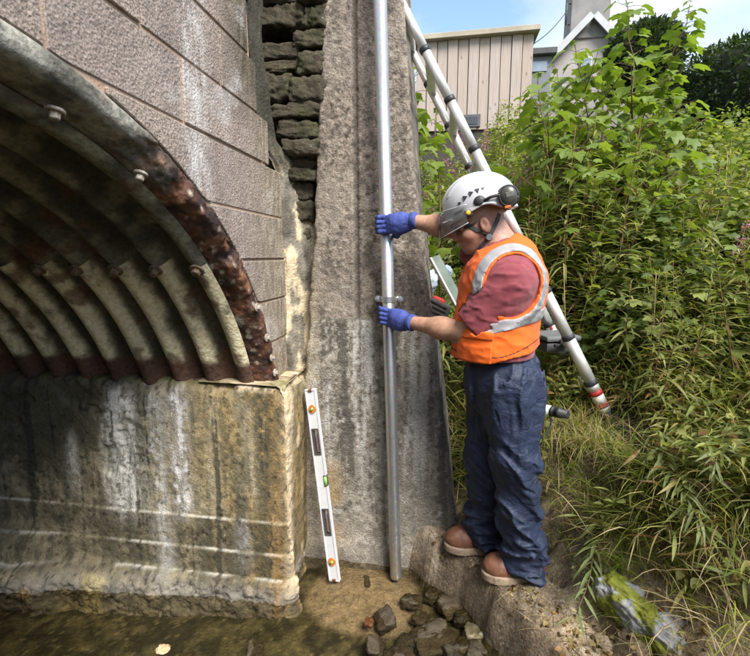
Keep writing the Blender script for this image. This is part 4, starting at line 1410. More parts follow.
def build_person():
    # ---------------- joints (world)
    Lsh, Lel, Lwr = at(511, 282, 1.86), at(468, 333, 1.93), at(409, 322, 2.085)
    Rsh, Rel, Rwr = V((0.205, 2.24, 1.585)), at(462, 229, 2.10), at(411, 221, 2.125)
    pel, bel, che = at(503, 385, 2.03), at(498, 340, 2.03), at(499, 292, 2.03)
    nek = at(500, 252, 2.03)
    hd = at(479, 221, 2.03)
    hr = rot_y(-0.30)                       # head pitched forward (towards -x)
    def hp(x, y, z):                        # point in the head's own frame: x = back, z = up
        return hd + hr @ V((x, y, z))
    person = thing('person', 'worker in white helmet, orange vest and navy trousers steadying the pipe', 'person', (0.3, 2.04, th(0.3, 2.0)))

    # ---------------- skin: head, neck, forearms as one body with a core
    def skin_fn(P):
        d = sd_ell(P, hp(0.01, 0, 0.025), (0.098, 0.076, 0.105), hr)
        d = smin(d, sd_ell(P, hp(-0.035, 0, -0.06), (0.058, 0.058, 0.068), hr), 0.05)         # face / jaw
        d = smin(d, sd_ell(P, hp(-0.062, 0, -0.105), (0.026, 0.03, 0.022), hr), 0.03)         # chin
        d = smin(d, sd_cone(P, hp(-0.092, 0, -0.005), hp(-0.112, 0, -0.045), 0.010, 0.015), 0.018)  # nose
        d = smin(d, sd_ell(P, hp(-0.085, 0, 0.012), (0.02, 0.05, 0.012), hr), 0.02)           # brow
        d = smin(d, sd_ell(P, hp(-0.092, 0, -0.073), (0.012, 0.024, 0.008), hr), 0.008)       # lips
        d = smin(d, sd_ell(P, hp(-0.092, 0, -0.085), (0.012, 0.022, 0.007), hr), 0.006)
        for s in (-1, 1):
            d = smax(d, -sd_ell(P, hp(-0.092, s * 0.033, -0.012), (0.016, 0.016, 0.011), hr), 0.012)   # eye socket
            d = smin(d, sd_ell(P, hp(-0.079, s * 0.033, -0.012), (0.013, 0.013, 0.012), hr), 0.004)    # eyeball
            d = smin(d, sd_ell(P, hp(-0.060, s * 0.048, -0.045), (0.03, 0.022, 0.022), hr), 0.02)      # cheek
            # ear: rim with a hollow
            e = sd_ell(P, hp(0.012, s * 0.080, -0.025), (0.021, 0.011, 0.034), hr)
            e = smax(e, -sd_ell(P, hp(0.008, s * 0.093, -0.022), (0.011, 0.009, 0.018), hr), 0.006)
            d = smin(d, e, 0.008)
        d = smin(d, sd_cone(P, hp(0.035, 0, -0.06), nek + V((0.0, 0, -0.03)), 0.062, 0.072), 0.035)    # neck
        d = smin(d, sd_cone(P, hp(0.072, 0, -0.055), nek + V((0.035, 0, 0.0)), 0.032, 0.045), 0.03)    # nape
        d = smin(d, sd_cone(P, nek, bel, 0.08, 0.11), 0.05)
        # arms
        for sh, el, wr in ((Lsh, Lel, Lwr), (Rsh, Rel, Rwr)):
            a = sd_cone(P, sh, el, 0.056, 0.046)
            ax = wr - el
            a = smin(a, sd_cone(P, el + ax * 0.05, el + ax * 0.45, 0.046, 0.0475), 0.03)
            a = smin(a, sd_cone(P, el + ax * 0.40, wr - ax * 0.02, 0.0455, 0.029), 0.03)
            d = smin(d, a, 0.03)
        d = smin(d, sd_cone(P, Lsh, Rsh, 0.055, 0.055), 0.05)
        return d
    me, v = sdf_mesh('body', skin_fn, (-0.24, 1.74, 1.14), (0.42, 2.34, 1.99), 0.0062)
    c = np.tile(np.array([0.40, 0.225, 0.15]), (len(v), 1))
    n1 = fbm(v, 22, 4, 401)
    c = c * (0.85 + 0.3 * n1[:, None])
    red = np.exp(-((np.linalg.norm((v - hp(-0.07, 0, -0.03)) / 0.07, axis=1)) ** 2)) + np.exp(-((np.linalg.norm((v - hp(0.02, -0.08, -0.02)) / 0.035, axis=1)) ** 2)) + 0.8 * np.exp(-((np.linalg.norm((v - hp(0.06, -0.03, -0.09)) / 0.07, axis=1)) ** 2))
    c = c + (np.array([0.40, 0.155, 0.11]) - c) * (0.6 * np.clip(red, 0, 1))[:, None]
    stub = np.exp(-((np.linalg.norm((v - hp(0.045, 0, -0.03)) / np.array([0.06, 0.09, 0.05]), axis=1)) ** 2)) * (v[:, 2] > hd[2] - 0.08)
    c = c + (np.array([0.13, 0.105, 0.09]) * (0.6 + 0.8 * fbm(v, 120, 2, 402)[:, None]) - c) * (0.75 * np.clip(1.3 * stub, 0, 1))[:, None]
    set_col(me, c)
    n = NT('skin')
    a_ = n.attr('col')
    nm = n.bump(n.noise(260, 4, 0.6), 0.25, 0.002)
    M_skin = n.done(n.bsdf(n.mix(0.5, a_, n.ramp(n.noise(70, 6, 0.7), [(0.3, 0.28), (0.7, 0.72)]), 'OVERLAY'), 0.52, 0, nm, 0.4,
                           Subsurface_Weight=0.12, Subsurface_Radius=(0.012, 0.005, 0.003), Subsurface_Scale=0.6))
    link('body', me, M_skin, person)

    # ---------------- torso shapes shared by shirt and vest
    def torso(P):
        d = sd_ell(P, bel + V((-0.018, 0, -0.01)), (0.166, 0.185, 0.24))
        d = smin(d, sd_ell(P, che + V((-0.008, 0, 0.0)), (0.143, 0.198, 0.205)), 0.07)
        d = smin(d, sd_cone(P, Lsh + V((-0.01, 0.075, 0.0)), Rsh + V((0.01, -0.06, -0.01)), 0.082, 0.082), 0.06)
        d = smin(d, sd_cone(P, nek + V((0.005, 0, -0.02)), che + V((0.02, 0, 0.05)), 0.085, 0.13), 0.07)
        d = smin(d, sd_ell(P, che + V((0.07, 0, 0.03)), (0.085, 0.16, 0.16)), 0.06)            # rounded back
        return d
    hem = at(498, 362, 1.85)[2]
    # ---------------- t-shirt
    arm_ax = (Lel - Lsh) / np.linalg.norm(Lel - Lsh)
    cutL = Lsh + arm_ax * 0.235
    armR = (Rel - Rsh) / np.linalg.norm(Rel - Rsh)
    cutR = Rsh + armR * 0.15
    def folds(P, sc, seed, k=1.0):
        q = fbm(P, sc, 3, seed, 0.5)
        return (1 - np.abs(2 * q - 1)) ** 3 * k
    def sleeve(P):
        q = sd_cone(P, Lsh + V((0, 0.02, 0)), Lel, 0.084, 0.079)
        q = q - 0.013 * folds(P + 0.02 * fbm(P, 9, 2, 410)[:, None], (6, 14, 22), 411)
        return smax(q, (P - cutL) @ arm_ax, 0.004)
    def shirt_fn(P):
        slL = sleeve(P)
        slR = smax(sd_cone(P, Rsh, Rel, 0.085, 0.075), (P - cutR) @ armR, 0.004)
        t_ = torso(P) - 0.004 - 0.008 * folds(P, (10, 10, 18), 413)
        d = smin(smin(t_, slL, 0.04), slR, 0.04)
        d = smax(d, sd_plane_low(P), 0.004)
        neckhole = sd_cone(P, nek + V((-0.01, 0, 0.0)), hp(0.03, 0, -0.06), 0.070, 0.086)
        d = smax(d, -neckhole, 0.004)
        return d
    def sd_plane_low(P): return hem - 0.004 - P[:, 2]
    me, v = sdf_mesh('shirt', shirt_fn, (0.0, 1.70, 1.11), (0.46, 2.40, 1.74), 0.0065)
    M_shirt = fabric('maroon_cotton', (0.29, 0.070, 0.082), (0.21, 0.048, 0.060), 26, 800, 0.9, 0.5, 0.6, sheen=0.15)
    link('shirt', me, M_shirt, person)
    # ---------------- vest
    def vest_shell(P, infl):
        return torso(P) - infl - 0.009 * folds(P, (7, 9, 13), 421) - 0.006 * (fbm(P, 16, 3, 423) - 0.5)
    armhole_c = Lsh + V((0.008, -0.03, -0.012))
    def vest_cuts(P, d, g=0.0):
        aL = sd_ell(P, armhole_c, (0.108 - g, 0.135 - g, 0.128 - g), rot_y(0.25))
        aR = sd_ell(P, Rsh + V((-0.03, 0.05, -0.02)), (0.115 - g, 0.11 - g, 0.15 - g))
        d = smax(d, -aL, 0.004); d = smax(d, -aR, 0.004)
        d = smax(d, -(sleeve(P) - 0.006), 0.004)
        nk = sd_cone(P, nek + V((-0.005, 0, -0.03)), hp(0.02, 0, -0.05), 0.088 - g, 0.125 - g)
        d = smax(d, -nk, 0.004)
        vneck = sd_cone(P, nek + V((-0.11, 0, 0.02)), che + V((-0.20, 0, 0.05)), 0.085 - g, 0.02)
        d = smax(d, -vneck, 0.004)
        return d
    def hem_plane(P):
        return (hem - 0.004 + 0.006 * np.sin(P[:, 0] * 30) + 0.06 * sstep(0.18, 0.46, P[:, 0]) - 0.015 * sstep(0.16, 0.05, P[:, 0])) - P[:, 2]
    def vest_fn(P):
        d = smax(vest_shell(P, 0.019), hem_plane(P), 0.005)
        return vest_cuts(P, d)
    lo, hi = (0.0, 1.74, 1.10), (0.48, 2.36, 1.76)
    me, v = sdf_mesh('vest', vest_fn, lo, hi, 0.0062)
    n = NT('orange_hi_vis')
    f = n.noise(9, 4)
    col = n.mix(n.ramp(f, [(0.3, 0), (0.7, 1)]), (0.86, 0.155, 0.016), (0.72, 0.105, 0.010))
    h = n.math('ADD', n.noise(600, 2), n.math('MULTIPLY', n.noise(30, 4, 0.6, dist=1.0), 1.0))
    M_vest = n.done(n.bsdf(col, 0.7, 0, n.bump(h, 0.45, 0.005), 0.25, Sheen_Weight=0.1))
    vest = link('vest', me, M_vest, person)
    M_tape = fabric('reflective_tape', (0.33, 0.325, 0.335), (0.27, 0.265, 0.275), 30, 900, 0.45, 0.3, 0.5, 0.5)
    def band(name, region, infl=0.0225, h=0.0055):
        def fn(P):
            d = smax(vest_shell(P, infl), -(vest_shell(P, infl - 0.012)), 0.001)
            d = vest_cuts(P, d, -0.006)
            return smax(d, region(P), 0.001)
        me, _ = sdf_mesh(name, fn, lo, hi, h)
        return link(name, me, M_tape, vest)
    zb = at(498, 330, 1.85)[2]
    band('waist_tape', lambda P: np.abs(P[:, 2] - (zb + 0.075 * (P[:, 0] - 0.22) / 0.2 + 0.02 * np.sin((P[:, 0]) * 9))) - 0.025)
    # shoulder tape follows the armhole a hand's breadth from it
    def brace(P):
        e = sd_ell(P, armhole_c, (0.108, 0.135, 0.128), rot_y(0.25))
        lowcut = np.where(P[:, 0] < armhole_c[0], armhole_c[2] - 0.045, zb + 0.02)
        return smax(np.abs(e - 0.033) - 0.0215, lowcut - P[:, 2], 0.001)
    band('shoulder_tape', brace)
    band('back_tape', lambda P: smax(smax(np.abs(P[:, 1] - 2.10) - 0.024, 0.33 - P[:, 0], 0.001), (zb + 0.05) - P[:, 2], 0.001))
    # dark piping line, pocket flap and seams
    M_seam = simple('dark_seam', (0.08, 0.03, 0.02), None, 40, 0.8, 0)
    def band_m(name, region, mat, infl, thick=0.01, h=0.005):
        def fn(P):
            d = smax(vest_shell(P, infl), -(vest_shell(P, infl - thick)), 0.001)
            return smax(vest_cuts(P, d, 0.002), region(P), 0.001)
        me, _ = sdf_mesh(name, fn, lo, hi, h)
        return link(name, me, mat, vest)
    band_m('hem_piping', lambda P: np.abs(P[:, 2] - (hem + 0.024 + 0.075 * sstep(0.20, 0.46, P[:, 0]))) - 0.0035, M_seam, 0.0215)
    pk = at(474, 345, 1.86)
    band_m('pocket', lambda P: np.maximum(np.maximum(np.abs(P[:, 0] - pk[0]) - 0.068, np.abs(P[:, 2] - pk[2] + 0.01) - 0.060), P[:, 1] - 2.0), M_vest, 0.0265)
    band_m('pocket_flap', lambda P: np.maximum(np.maximum(np.abs(P[:, 0] - pk[0]) - 0.073, np.abs(P[:, 2] - pk[2] - 0.045) - 0.018), P[:, 1] - 2.0), M_vest, 0.031)

    # ---------------- trousers
    aL_, aR_ = at(523, 563, 1.985), at(487, 536, 2.17)
    kL, kR = at(516, 462, 1.93), at(487, 462, 2.13)
    hL, hR = at(512, 388, 1.945), at(494, 388, 2.115)
    def trouser_fn(P):
        w1 = P + 0.03 * np.stack([fbm(P, 9, 2, 431), fbm(P, 9, 2, 432), fbm(P, 9, 2, 433)], -1)
        z = P[:, 2]
        lowf = sstep(0.62, 0.30, z)
        fold_h = folds(w1, (4, 5, 17), 435) ** 1.6
        fold_d = folds(w1 @ rot_y(0.7), (3, 5, 11), 436) ** 1.6
        fold_v = folds(w1, (13, 13, 2.0), 437) ** 1.6
        wr = 0.034 * fold_h * lowf + 0.030 * fold_d * sstep(1.0, 0.7, z) + 0.024 * fold_v * sstep(0.6, 1.0, z) + 0.006 * (fbm(P, 26, 2, 439) - 0.5)
        legs = 9.0
        for h_, k_, a_ in ((hL, kL, aL_), (hR, kR, aR_)):
            l = sd_cone(P, h_, k_, 0.122, 0.093)
            l = smin(l, sd_cone(P, k_, a_, 0.093, 0.088), 0.04)
            hemz = a_[2] - 0.005 + 0.02 * (fbm(P, 14, 2, 441) - 0.5)
            l = smax(l, hemz - 0.02 - z, 0.006)
            legs = l if isinstance(legs, float) else smin(legs, l, 0.012)
        hip = sd_ell(P, pel + V((-0.005, 0, 0.03)), (0.165, 0.182, 0.20))
        hip = smin(hip, sd_ell(P, pel + V((0.055, 0, -0.05)), (0.11, 0.16, 0.13)), 0.05)
        d = smin(legs, hip, 0.06) - wr + 0.014
        return smax(d, z - (hem + 0.05), 0.004)
    me, v = sdf_mesh('trousers', trouser_fn, (0.02, 1.72, 0.14), (0.56, 2.36, 1.30), 0.0075)
    M_tr = None
    n = NT('navy_waterproof')
    f = n.noise(10, 5, 0.6)
    col = n.mix(n.ramp(f, [(0.3, 0), (0.7, 1)]), (0.015, 0.022, 0.048), (0.022, 0.032, 0.064))
    dirt = n.ramp(n.noise(13, 5, 0.65), [(0.63, 0), (0.75, 0.5)])
    col = n.mix(dirt, col, (0.14, 0.145, 0.15))
    h = n.math('ADD', n.noise(12, 3, 0.5, dist=0.9, stretch=(1, 1, 1.5)), n.math('MULTIPLY', n.noise(34, 3, 0.55, dist=2.2), 0.18))
    M_tr = n.done(n.bsdf(col, n.math('MULTIPLY_ADD', f, 0.15, 0.54), 0, n.bump(h, 0.6, 0.022), 0.35))
    link('trousers', me, M_tr, person)

    # ---------------- boots
    def boot(heel, toe, ank, seed):
        heel, toe, ank = V(heel), V(toe), V(ank)
        ax = toe - heel; ax[2] = 0; Ln = np.linalg.norm(ax); ax /= Ln
        sd_ = np.array([-ax[1], ax[0], 0])
        R3 = np.stack([ax, sd_, [0, 0, 1]], -1)
        z0 = heel[2]
        def up_(P):
            d = sd_ell(P, heel + ax * (Ln - 0.045) + V((0, 0, 0.046)), (0.078, 0.056, 0.050), R3)
            d = smin(d, sd_ell(P, heel + ax * (Ln * 0.52) + V((0, 0, 0.055)), (0.12, 0.046, 0.055), R3), 0.04)
            d = smin(d, sd_ell(P, heel + ax * 0.05 + V((0, 0, 0.055)), (0.062, 0.043, 0.06), R3), 0.04)
            d = smin(d, sd_cone(P, heel + ax * 0.07 + V((0, 0, 0.07)), heel + ax * 0.06 + V((0, 0, 0.20)), 0.05, 0.056), 0.04)
            d = d - 0.003 * folds(P, (30, 30, 12), seed)
            return d
        def upper(P): return smax(up_(P), z0 + 0.024 - P[:, 2], 0.003)
        def sole(P):
            q = (P - heel) @ R3
            flat = P.copy(); flat[:, 2] = np.maximum(flat[:, 2], z0 + 0.040)
            d = up_(flat) - 0.006
            d = smax(d, P[:, 2] - (z0 + 0.027), 0.003); d = smax(d, z0 - 0.012 - P[:, 2], 0.003)
            return d
        lo = np.minimum(heel, toe) - V((0.09, 0.09, 0.03)); hi = np.maximum(heel, toe) + V((0.09, 0.09, 0.24))
        me, _ = sdf_mesh('boot', upper, lo, hi, 0.0055)
        n = NT('brown_leather')
        f = n.noise(30, 5, 0.6)
        col = n.mix(n.ramp(f, [(0.3, 0), (0.7, 1)]), (0.20, 0.088, 0.05), (0.12, 0.052, 0.032))
        col = n.mix(n.ramp(n.noise(22, 5), [(0.6, 0), (0.75, 0.5)]), col, (0.27, 0.19, 0.13))
        m = n.done(n.bsdf(col, 0.52, 0, n.bump(n.noise(140, 4), 0.3, 0.003), 0.4))
        b = link('boot', me, m, person)
        me, _ = sdf_mesh('sole', sole, lo, hi, 0.0055)
        link('sole', me, simple('cream_sole', (0.33, 0.26, 0.18), (0.16, 0.11, 0.07), 30, 0.85, 0.5, 90), b)
    zg = np.mean([th(aL_[0] - 0.07 + a_, aL_[1] - 0.02) for a_ in (-0.08, 0, 0.08)]) + 0.010
    boot((aL_[0] + 0.09, aL_[1] + 0.02, zg), (aL_[0] - 0.15, aL_[1] - 0.015, zg), aL_, 451)
    zr = np.mean([th(aR_[0] - 0.07 + a_, aR_[1] - 0.02) for a_ in (-0.08, 0, 0.08)]) + 0.010
    boot((aR_[0] + 0.045, aR_[1] + 0.01, zr), (aR_[0] - 0.175, aR_[1] - 0.025, zr), aR_, 453)
    print('boots', zg, zr, 'ankles', aL_, aR_, 'hem', hem)

    # ---------------- gloves
    def glove(wr, zc, tilt, seed, drop):
        pc = pipe_at(zc)
        px_ = pc[0]
        yf = pc[1] - PIPE_R                        # front of the pipe
        wdir = (wr - V((px_, yf - 0.02, zc)))
        kn = V((px_ + 0.012, yf - 0.017, zc))       # middle of the knuckles
        axis = (kn - wr) / np.linalg.norm(kn - wr)
        upv = V((0, 0, 1)) - axis * axis[2]; upv /= np.linalg.norm(upv)
        upv = upv * math.cos(tilt) + np.cross(axis, upv) * math.sin(tilt) * 0.3
        chains = []
        for i in range(4):
            o_ = (1.5 - i) * 0.0215
            ln = (0.92, 1.0, 0.97, 0.84)[i]
            z_ = o_
            base = kn + upv * z_ - axis * 0.012
            q = pipe_at(zc + z_)
            m1 = V((q[0] - 0.033 * ln, q[1] - PIPE_R - 0.010, zc + z_ * 1.02 + drop * 0.010))
            m2 = V((q[0] - PIPE_R - 0.0125, q[1] - 0.006 + (i - 1.5) * 0.001, zc + z_ * 1.02 + drop * 0.016))
            tip = V((q[0] - PIPE_R - 0.006, q[1] + 0.028 * ln - 0.006, zc + z_ + drop * 0.020))
            chains.append([base, m1, m2, tip])
        th0 = wr + axis * 0.045 - upv * 0.028
        q = pipe_at(zc - 0.05)
        thumb = [th0, V((q[0] + PIPE_R + 0.022, yf + 0.006, zc - 0.052)), V((q[0] + PIPE_R + 0.013, yf + 0.034, zc - 0.050)), V((q[0] + PIPE_R + 0.002, yf + 0.058, zc - 0.044))]
        pr = np.stack([axis, upv, np.cross(axis, upv)], -1)
        def fn(P):
            mid = wr + (kn - wr) * 0.62
            d = sd_box(P, mid, (np.linalg.norm(kn - wr) * 0.40, 0.045, 0.0165), pr, 0.015)
            d = smin(d, sd_cone(P, wr - axis * 0.015, mid, 0.033, 0.032), 0.025)
            d = smin(d, sd_cone(P, wr + axis * 0.02 - upv * 0.02, wr + axis * 0.06 - upv * 0.03, 0.022, 0.02), 0.02)
            f = None
            for ch in chains:
                for a_, b_, r0, r1 in zip(ch[:-1], ch[1:], (0.0112, 0.0105, 0.0100), (0.0105, 0.0100, 0.0088)):
                    s = sd_cone(P, a_, b_, r0, r1)
                    f = s if f is None else np.minimum(f, s)
            d = smin(d, f, 0.007)
            t_ = None
            for a_, b_, r0, r1 in zip(thumb[:-1], thumb[1:], (0.0150, 0.0125, 0.0115), (0.0125, 0.0115, 0.0095)):
                s = sd_cone(P, a_, b_, r0, r1)
                t_ = s if t_ is None else smin(t_, s, 0.006)
            d = smin(d, t_, 0.012)
            d = d - 0.0025 * folds(P, (35, 35, 45), seed)
            return smax(d, -((P - wr) @ axis) - 0.03, 0.004)
        allp = np.array([p for ch in chains for p in ch] + thumb + [wr])
        me, v = sdf_mesh('glove', fn, allp.min(0) - 0.055, allp.max(0) + 0.055, 0.0033)
        blue = np.array([0.055, 0.080, 0.29]); dark = np.array([0.015, 0.017, 0.028])
        dk = np.zeros(len(v))
        for ch in chains + [thumb]:
            dk = np.maximum(dk, sstep(0.026, 0.012, np.linalg.norm(v - ch[-1], axis=1)))
            dk = np.maximum(dk, sstep(0.022, 0.010, np.linalg.norm(v - (ch[-1] + ch[-2]) / 2, axis=1)))
        dk = np.maximum(dk, sstep(yf + 0.002, yf + 0.014, v[:, 1]) * ((v - wr) @ axis > 0.06))
        c = blue * (0.75 + 0.5 * fbm(v, 40, 3, seed)[:, None])
        c = c + (dark - c) * np.clip(dk, 0, 1)[:, None]
        set_col(me, c)
        g = link('glove', me, vcol_mat('blue_work_glove', 0.7, 300, 0.35, 0.4, 420, 0.002, 0.3, grit=False), person)
        # knitted cuff
        lip = tube_mesh('cuff', [wr - axis * 0.028, wr - axis * 0.024, wr - axis * 0.004, wr], [0.037, 0.0395, 0.0385, 0.034], 24)
        link('cuff', lip, simple('blue_cuff', (0.055, 0.08, 0.29), (0.04, 0.058, 0.21), 60, 0.8, 0.4, 300), g)
    glove(Rwr, pipe_zof(225), 0.0, 461, 0.0)
    glove(Lwr, pipe_zof(316), 0.3, 463, 0.6)

    # ---------------- helmet
    hc = hp(0.012, 0, 0.068)
    M_hel = simple('white_helmet', (0.50, 0.51, 0.53), (0.43, 0.44, 0.46), 12, 0.33, 0.04, 200, 0.002, spec=0.5)
    hrot = rot_y(-0.22)
    def hq(x, y, z): return hc + hrot @ V((x, y, z))
    def hel_fn(P):
        q = (P - hc) @ hrot
        d = sd_ell(P, hq(0.0, 0, 0.0), (0.148, 0.118, 0.128), hrot)
        d = smin(d, sd_ell(P, hq(0.05, 0, -0.01), (0.098, 0.108, 0.10), hrot), 0.05)
        ridge = np.abs(q[:, 1]) - 0.020
        d = d - 0.005 * sstep(0.006, -0.006, ridge) * (q[:, 2] > 0.03)
        d = d - 0.004 * sstep(0.005, -0.005, np.abs(np.abs(q[:, 1]) - 0.055) - 0.006) * (q[:, 2] > 0.05)
        # lower edge: lifts over the ear, short peak in front
        edge = -0.038 - 0.016 * sstep(-0.02, -0.13, q[:, 0]) + 0.020 * np.exp(-((q[:, 0] - 0.02) / 0.05) ** 2) - 0.012 * sstep(0.04, 0.12, q[:, 0])
        flare = 0.008 * sstep(0.022, 0.0, q[:, 2] - edge)
        d = smax(d - flare, edge - q[:, 2], 0.004)
        peak = sd_ell(P, hq(-0.135, 0, -0.046), (0.040, 0.085, 0.007), hrot)
        d = smin(d, peak, 0.012)
        cav = sd_ell(P, hq(0.0, 0, -0.012), (0.136, 0.106, 0.112), hrot)
        return smax(d, -cav, 0.004)
    me, v = sdf_mesh('helmet', hel_fn, hc - V((0.20, 0.16, 0.14)), hc + V((0.20, 0.16, 0.16)), 0.0038)
    hel = link('helmet', me, M_hel, person)
    # vents: triangular dark slots along the near side
    def on_shell(x, z, s=-1):
        """point on the helmet side (helmet frame) at x, z"""
        k = 1 - (x / 0.150) ** 2 - (z / 0.130) ** 2
        return 0.1195 * math.sqrt(max(k, 0.02)) * s
    for s in (-1, 1):
        for i, (x, z) in enumerate([(-0.078, 0.012), (-0.054, 0.027), (-0.028, 0.038), (0.000, 0.043), (0.024, 0.042)]):
            y = on_shell(x, z, s)
            nrm = V((x / 0.150 ** 2, y / 0.1195 ** 2, z / 0.130 ** 2)); nrm /= np.linalg.norm(nrm)
            u_ = V((1, 0, -0.35 * (1 if x < 0 else 0))); u_ = u_ - nrm * (u_ @ nrm); u_ /= np.linalg.norm(u_)
            w2 = np.cross(nrm, u_) * (1 if s < 0 else -1)
            w2 = w2 if w2[2] > 0 else -w2
            sz = 0.0105 if i else 0.007
            c0 = V((x, y, z)) + nrm * 0.0035
            tri = [c0 + u_ * sz * 0.9 + w2 * sz * 0.8, c0 - u_ * sz * 0.9 + w2 * sz * 0.8, c0 - w2 * sz]
            tri = [hc + hrot @ p for p in tri]
            nw = hrot @ nrm
            bm = bmesh.new()
            vv = [bm.verts.new(Vector(p)) for p in tri] + [bm.verts.new(Vector(p - nw * 0.012)) for p in tri]
            bm.faces.new(vv[:3]); bm.faces.new(vv[3:][::-1])
            for k in range(3): bm.faces.new((vv[k], vv[(k + 1) % 3], vv[3 + (k + 1) % 3], vv[3 + k]))
            link('vent', bm_mesh('vent', bm), M_black, hel)
    # ear defenders parked at the back of the helmet
    M_cup = simple('dark_olive_plastic', (0.045, 0.045, 0.04), (0.06, 0.06, 0.05), 30, 0.35, 0.05, 150, spec=0.5)
    for s in (-1, 1):
        cc = hq(0.112, s * 0.122, -0.006)
        def cup_fn(P, cc=cc, s=s):
            d = sd_ell(P, cc, (0.040, 0.028, 0.045), hrot)
            d = smax(d, s * ((cc + V((0, -s * 0.012, 0)) - P) @ V((0, 1, 0))), 0.006)
            return d
        me, _ = sdf_mesh('ear_cup', cup_fn, cc - 0.075, cc + 0.075, 0.004)
        cup = link('ear_cup', me, M_cup, person)
        link('cup_ring', tube_mesh('cup_ring', [cc + V((0.035 * math.cos(q_), s * 0.0135, 0.039 * math.sin(q_))) for q_ in np.linspace(0, 2 * math.pi, 25)], 0.004, 6), M_black, cup)
        link('cup_badge', box_mesh('cup_badge', (0.03, 0.006, 0.022), 0.003, 1, frame_mtx(cc + V((0, s * 0.0255, 0.003)), hrot[:, 0], hrot[:, 1], hrot[:, 2])), simple('worn_grey_plastic', (0.12, 0.12, 0.10), None, 60, 0.5), cup)
        cu = tube_mesh('cushion', [cc + V((0, -s * 0.010, 0)), cc + V((0, -s * 0.022, 0)), cc + V((0, -s * 0.028, 0))], [0.046, 0.045, 0.036], 22)
        link('cushion', cu, M_black, cup)
        lab = box_mesh('label_strip', (0.024, 0.008, 0.010), 0.002, 1, frame_mtx(cc + hrot @ V((-0.012, s * 0.018, -0.042)), hrot[:, 0], hrot[:, 1], hrot[:, 2]))
        link('label_strip', lab, simple('orange_label', (0.7, 0.16, 0.03), None, 30, 0.5, 0), cup)
        # arm from the cup to the pivot over the ear
        a_ = hq(0.015, s * 0.122, -0.004); b_ = hq(0.07, s * 0.135, 0.006)
        link('arm', tube_mesh('arm', [a_, (a_ + b_) / 2 + V((0, s * 0.008, 0.004)), b_, cc], [0.008, 0.006, 0.006, 0.008], 10), M_black, cup)
        piv = hq(0.0, s * 0.119, 0.000)
        pv = sdf_mesh('pivot', lambda P, piv=piv: sd_ell(P, piv, (0.024, 0.014, 0.023), hrot), piv - 0.03, piv + 0.03, 0.0035)[0]
        link('pivot', pv, M_black, hel)
        cl = hq(-0.052, s * 0.110, -0.035)
        vc = link('visor_clip', box_mesh('visor_clip', (0.034, 0.014, 0.026), 0.004, 2, frame_mtx(cl, hrot[:, 0], hrot[:, 1], hrot[:, 2])), M_black, hel)
        dot = tube_mesh('clip_button', [cl + V((0, s * 0.006, 0.002)), cl + V((0, s * 0.012, 0.002)), cl + V((0, s * 0.013, 0.002))], [0.0095, 0.0095, 0.006], 16)
        link('clip_button', dot, simple('yellow_button', (0.75, 0.45, 0.02), None, 30, 0.45, 0), hel)
        ho = box_mesh('front_slot', (0.042, 0.010, 0.013), 0.004, 1, frame_mtx(hq(-0.088, s * 0.0905, -0.020), *[V(k) for k in (hrot @ (rot_z(s * 0.62) @ V((1, 0, 0.15))), hrot @ (rot_z(s * 0.62) @ V((0, 1, 0))), hrot @ V((0, 0, 1)))]))
        link('front_slot', ho, M_black, hel)
    # clear visor in front of the brow
    def mat_visor():
        n = NT('clear_visor')
        tr = n.t.nodes.new('ShaderNodeBsdfTransparent'); tr.inputs['Color'].default_value = (0.86, 0.89, 0.90, 1)
        gl = n.t.nodes.new('ShaderNodeBsdfGlossy'); gl.inputs['Roughness'].default_value = 0.08
        lw = n.t.nodes.new('ShaderNodeLayerWeight'); lw.inputs['Blend'].default_value = 0.35
        m = n.t.nodes.new('ShaderNodeMixShader')
        df = n.t.nodes.new('ShaderNodeBsdfDiffuse'); df.inputs['Color'].default_value = (0.7, 0.71, 0.72, 1)
        m0 = n.t.nodes.new('ShaderNodeMixShader'); m0.inputs[0].default_value = 0.07
        n.t.links.new(tr.outputs[0], m0.inputs[1]); n.t.links.new(df.outputs[0], m0.inputs[2])
        n.t.links.new(lw.outputs['Fresnel'], m.inputs[0]); n.t.links.new(m0.outputs[0], m.inputs[1]); n.t.links.new(gl.outputs[0], m.inputs[2])
        return n.done(m.outputs[0])
    aa = np.linspace(-1.25, 1.25, 40); tt = np.linspace(0, 1, 14)
    A, T = np.meshgrid(aa, tt, indexing='ij'); A, T = A.ravel(), T.ravel()
    rx = 0.166 + 0.020 * T; ry = 0.124 + 0.008 * T
    x = -rx * np.cos(A) - 0.006 * np.sin(T * math.pi); y = ry * np.sin(A)
    z = 0.000 - T * (0.108 * np.cos(A * 0.62) ** 1.2)
    Pv = np.stack([x, y, z], -1) @ hrot.T + hc
    vis = link('visor', new_mesh('visor', Pv, grid_faces(40, 14)), mat_visor(), person)
    vis.data.materials[0].use_backface_culling = False
    edge_i = [i * 14 + 13 for i in range(40)]
    link('visor_rim', tube_mesh('visor_rim', Pv[edge_i], 0.0016, 6), simple('clear_rim', (0.6, 0.62, 0.63), None, 30, 0.2, 0), vis)
    edge_i = [i * 14 for i in range(40)]
    link('visor_rim', tube_mesh('visor_rim', Pv[edge_i], 0.002, 6), simple('clear_rim_top', (0.55, 0.57, 0.58), None, 30, 0.2, 0), vis)
    # chin strap: two webs meeting at a buckle below the ear
    M_web = fabric('grey_webbing', (0.07, 0.07, 0.075), (0.05, 0.05, 0.055), 40, 900, 0.8, 0.3)
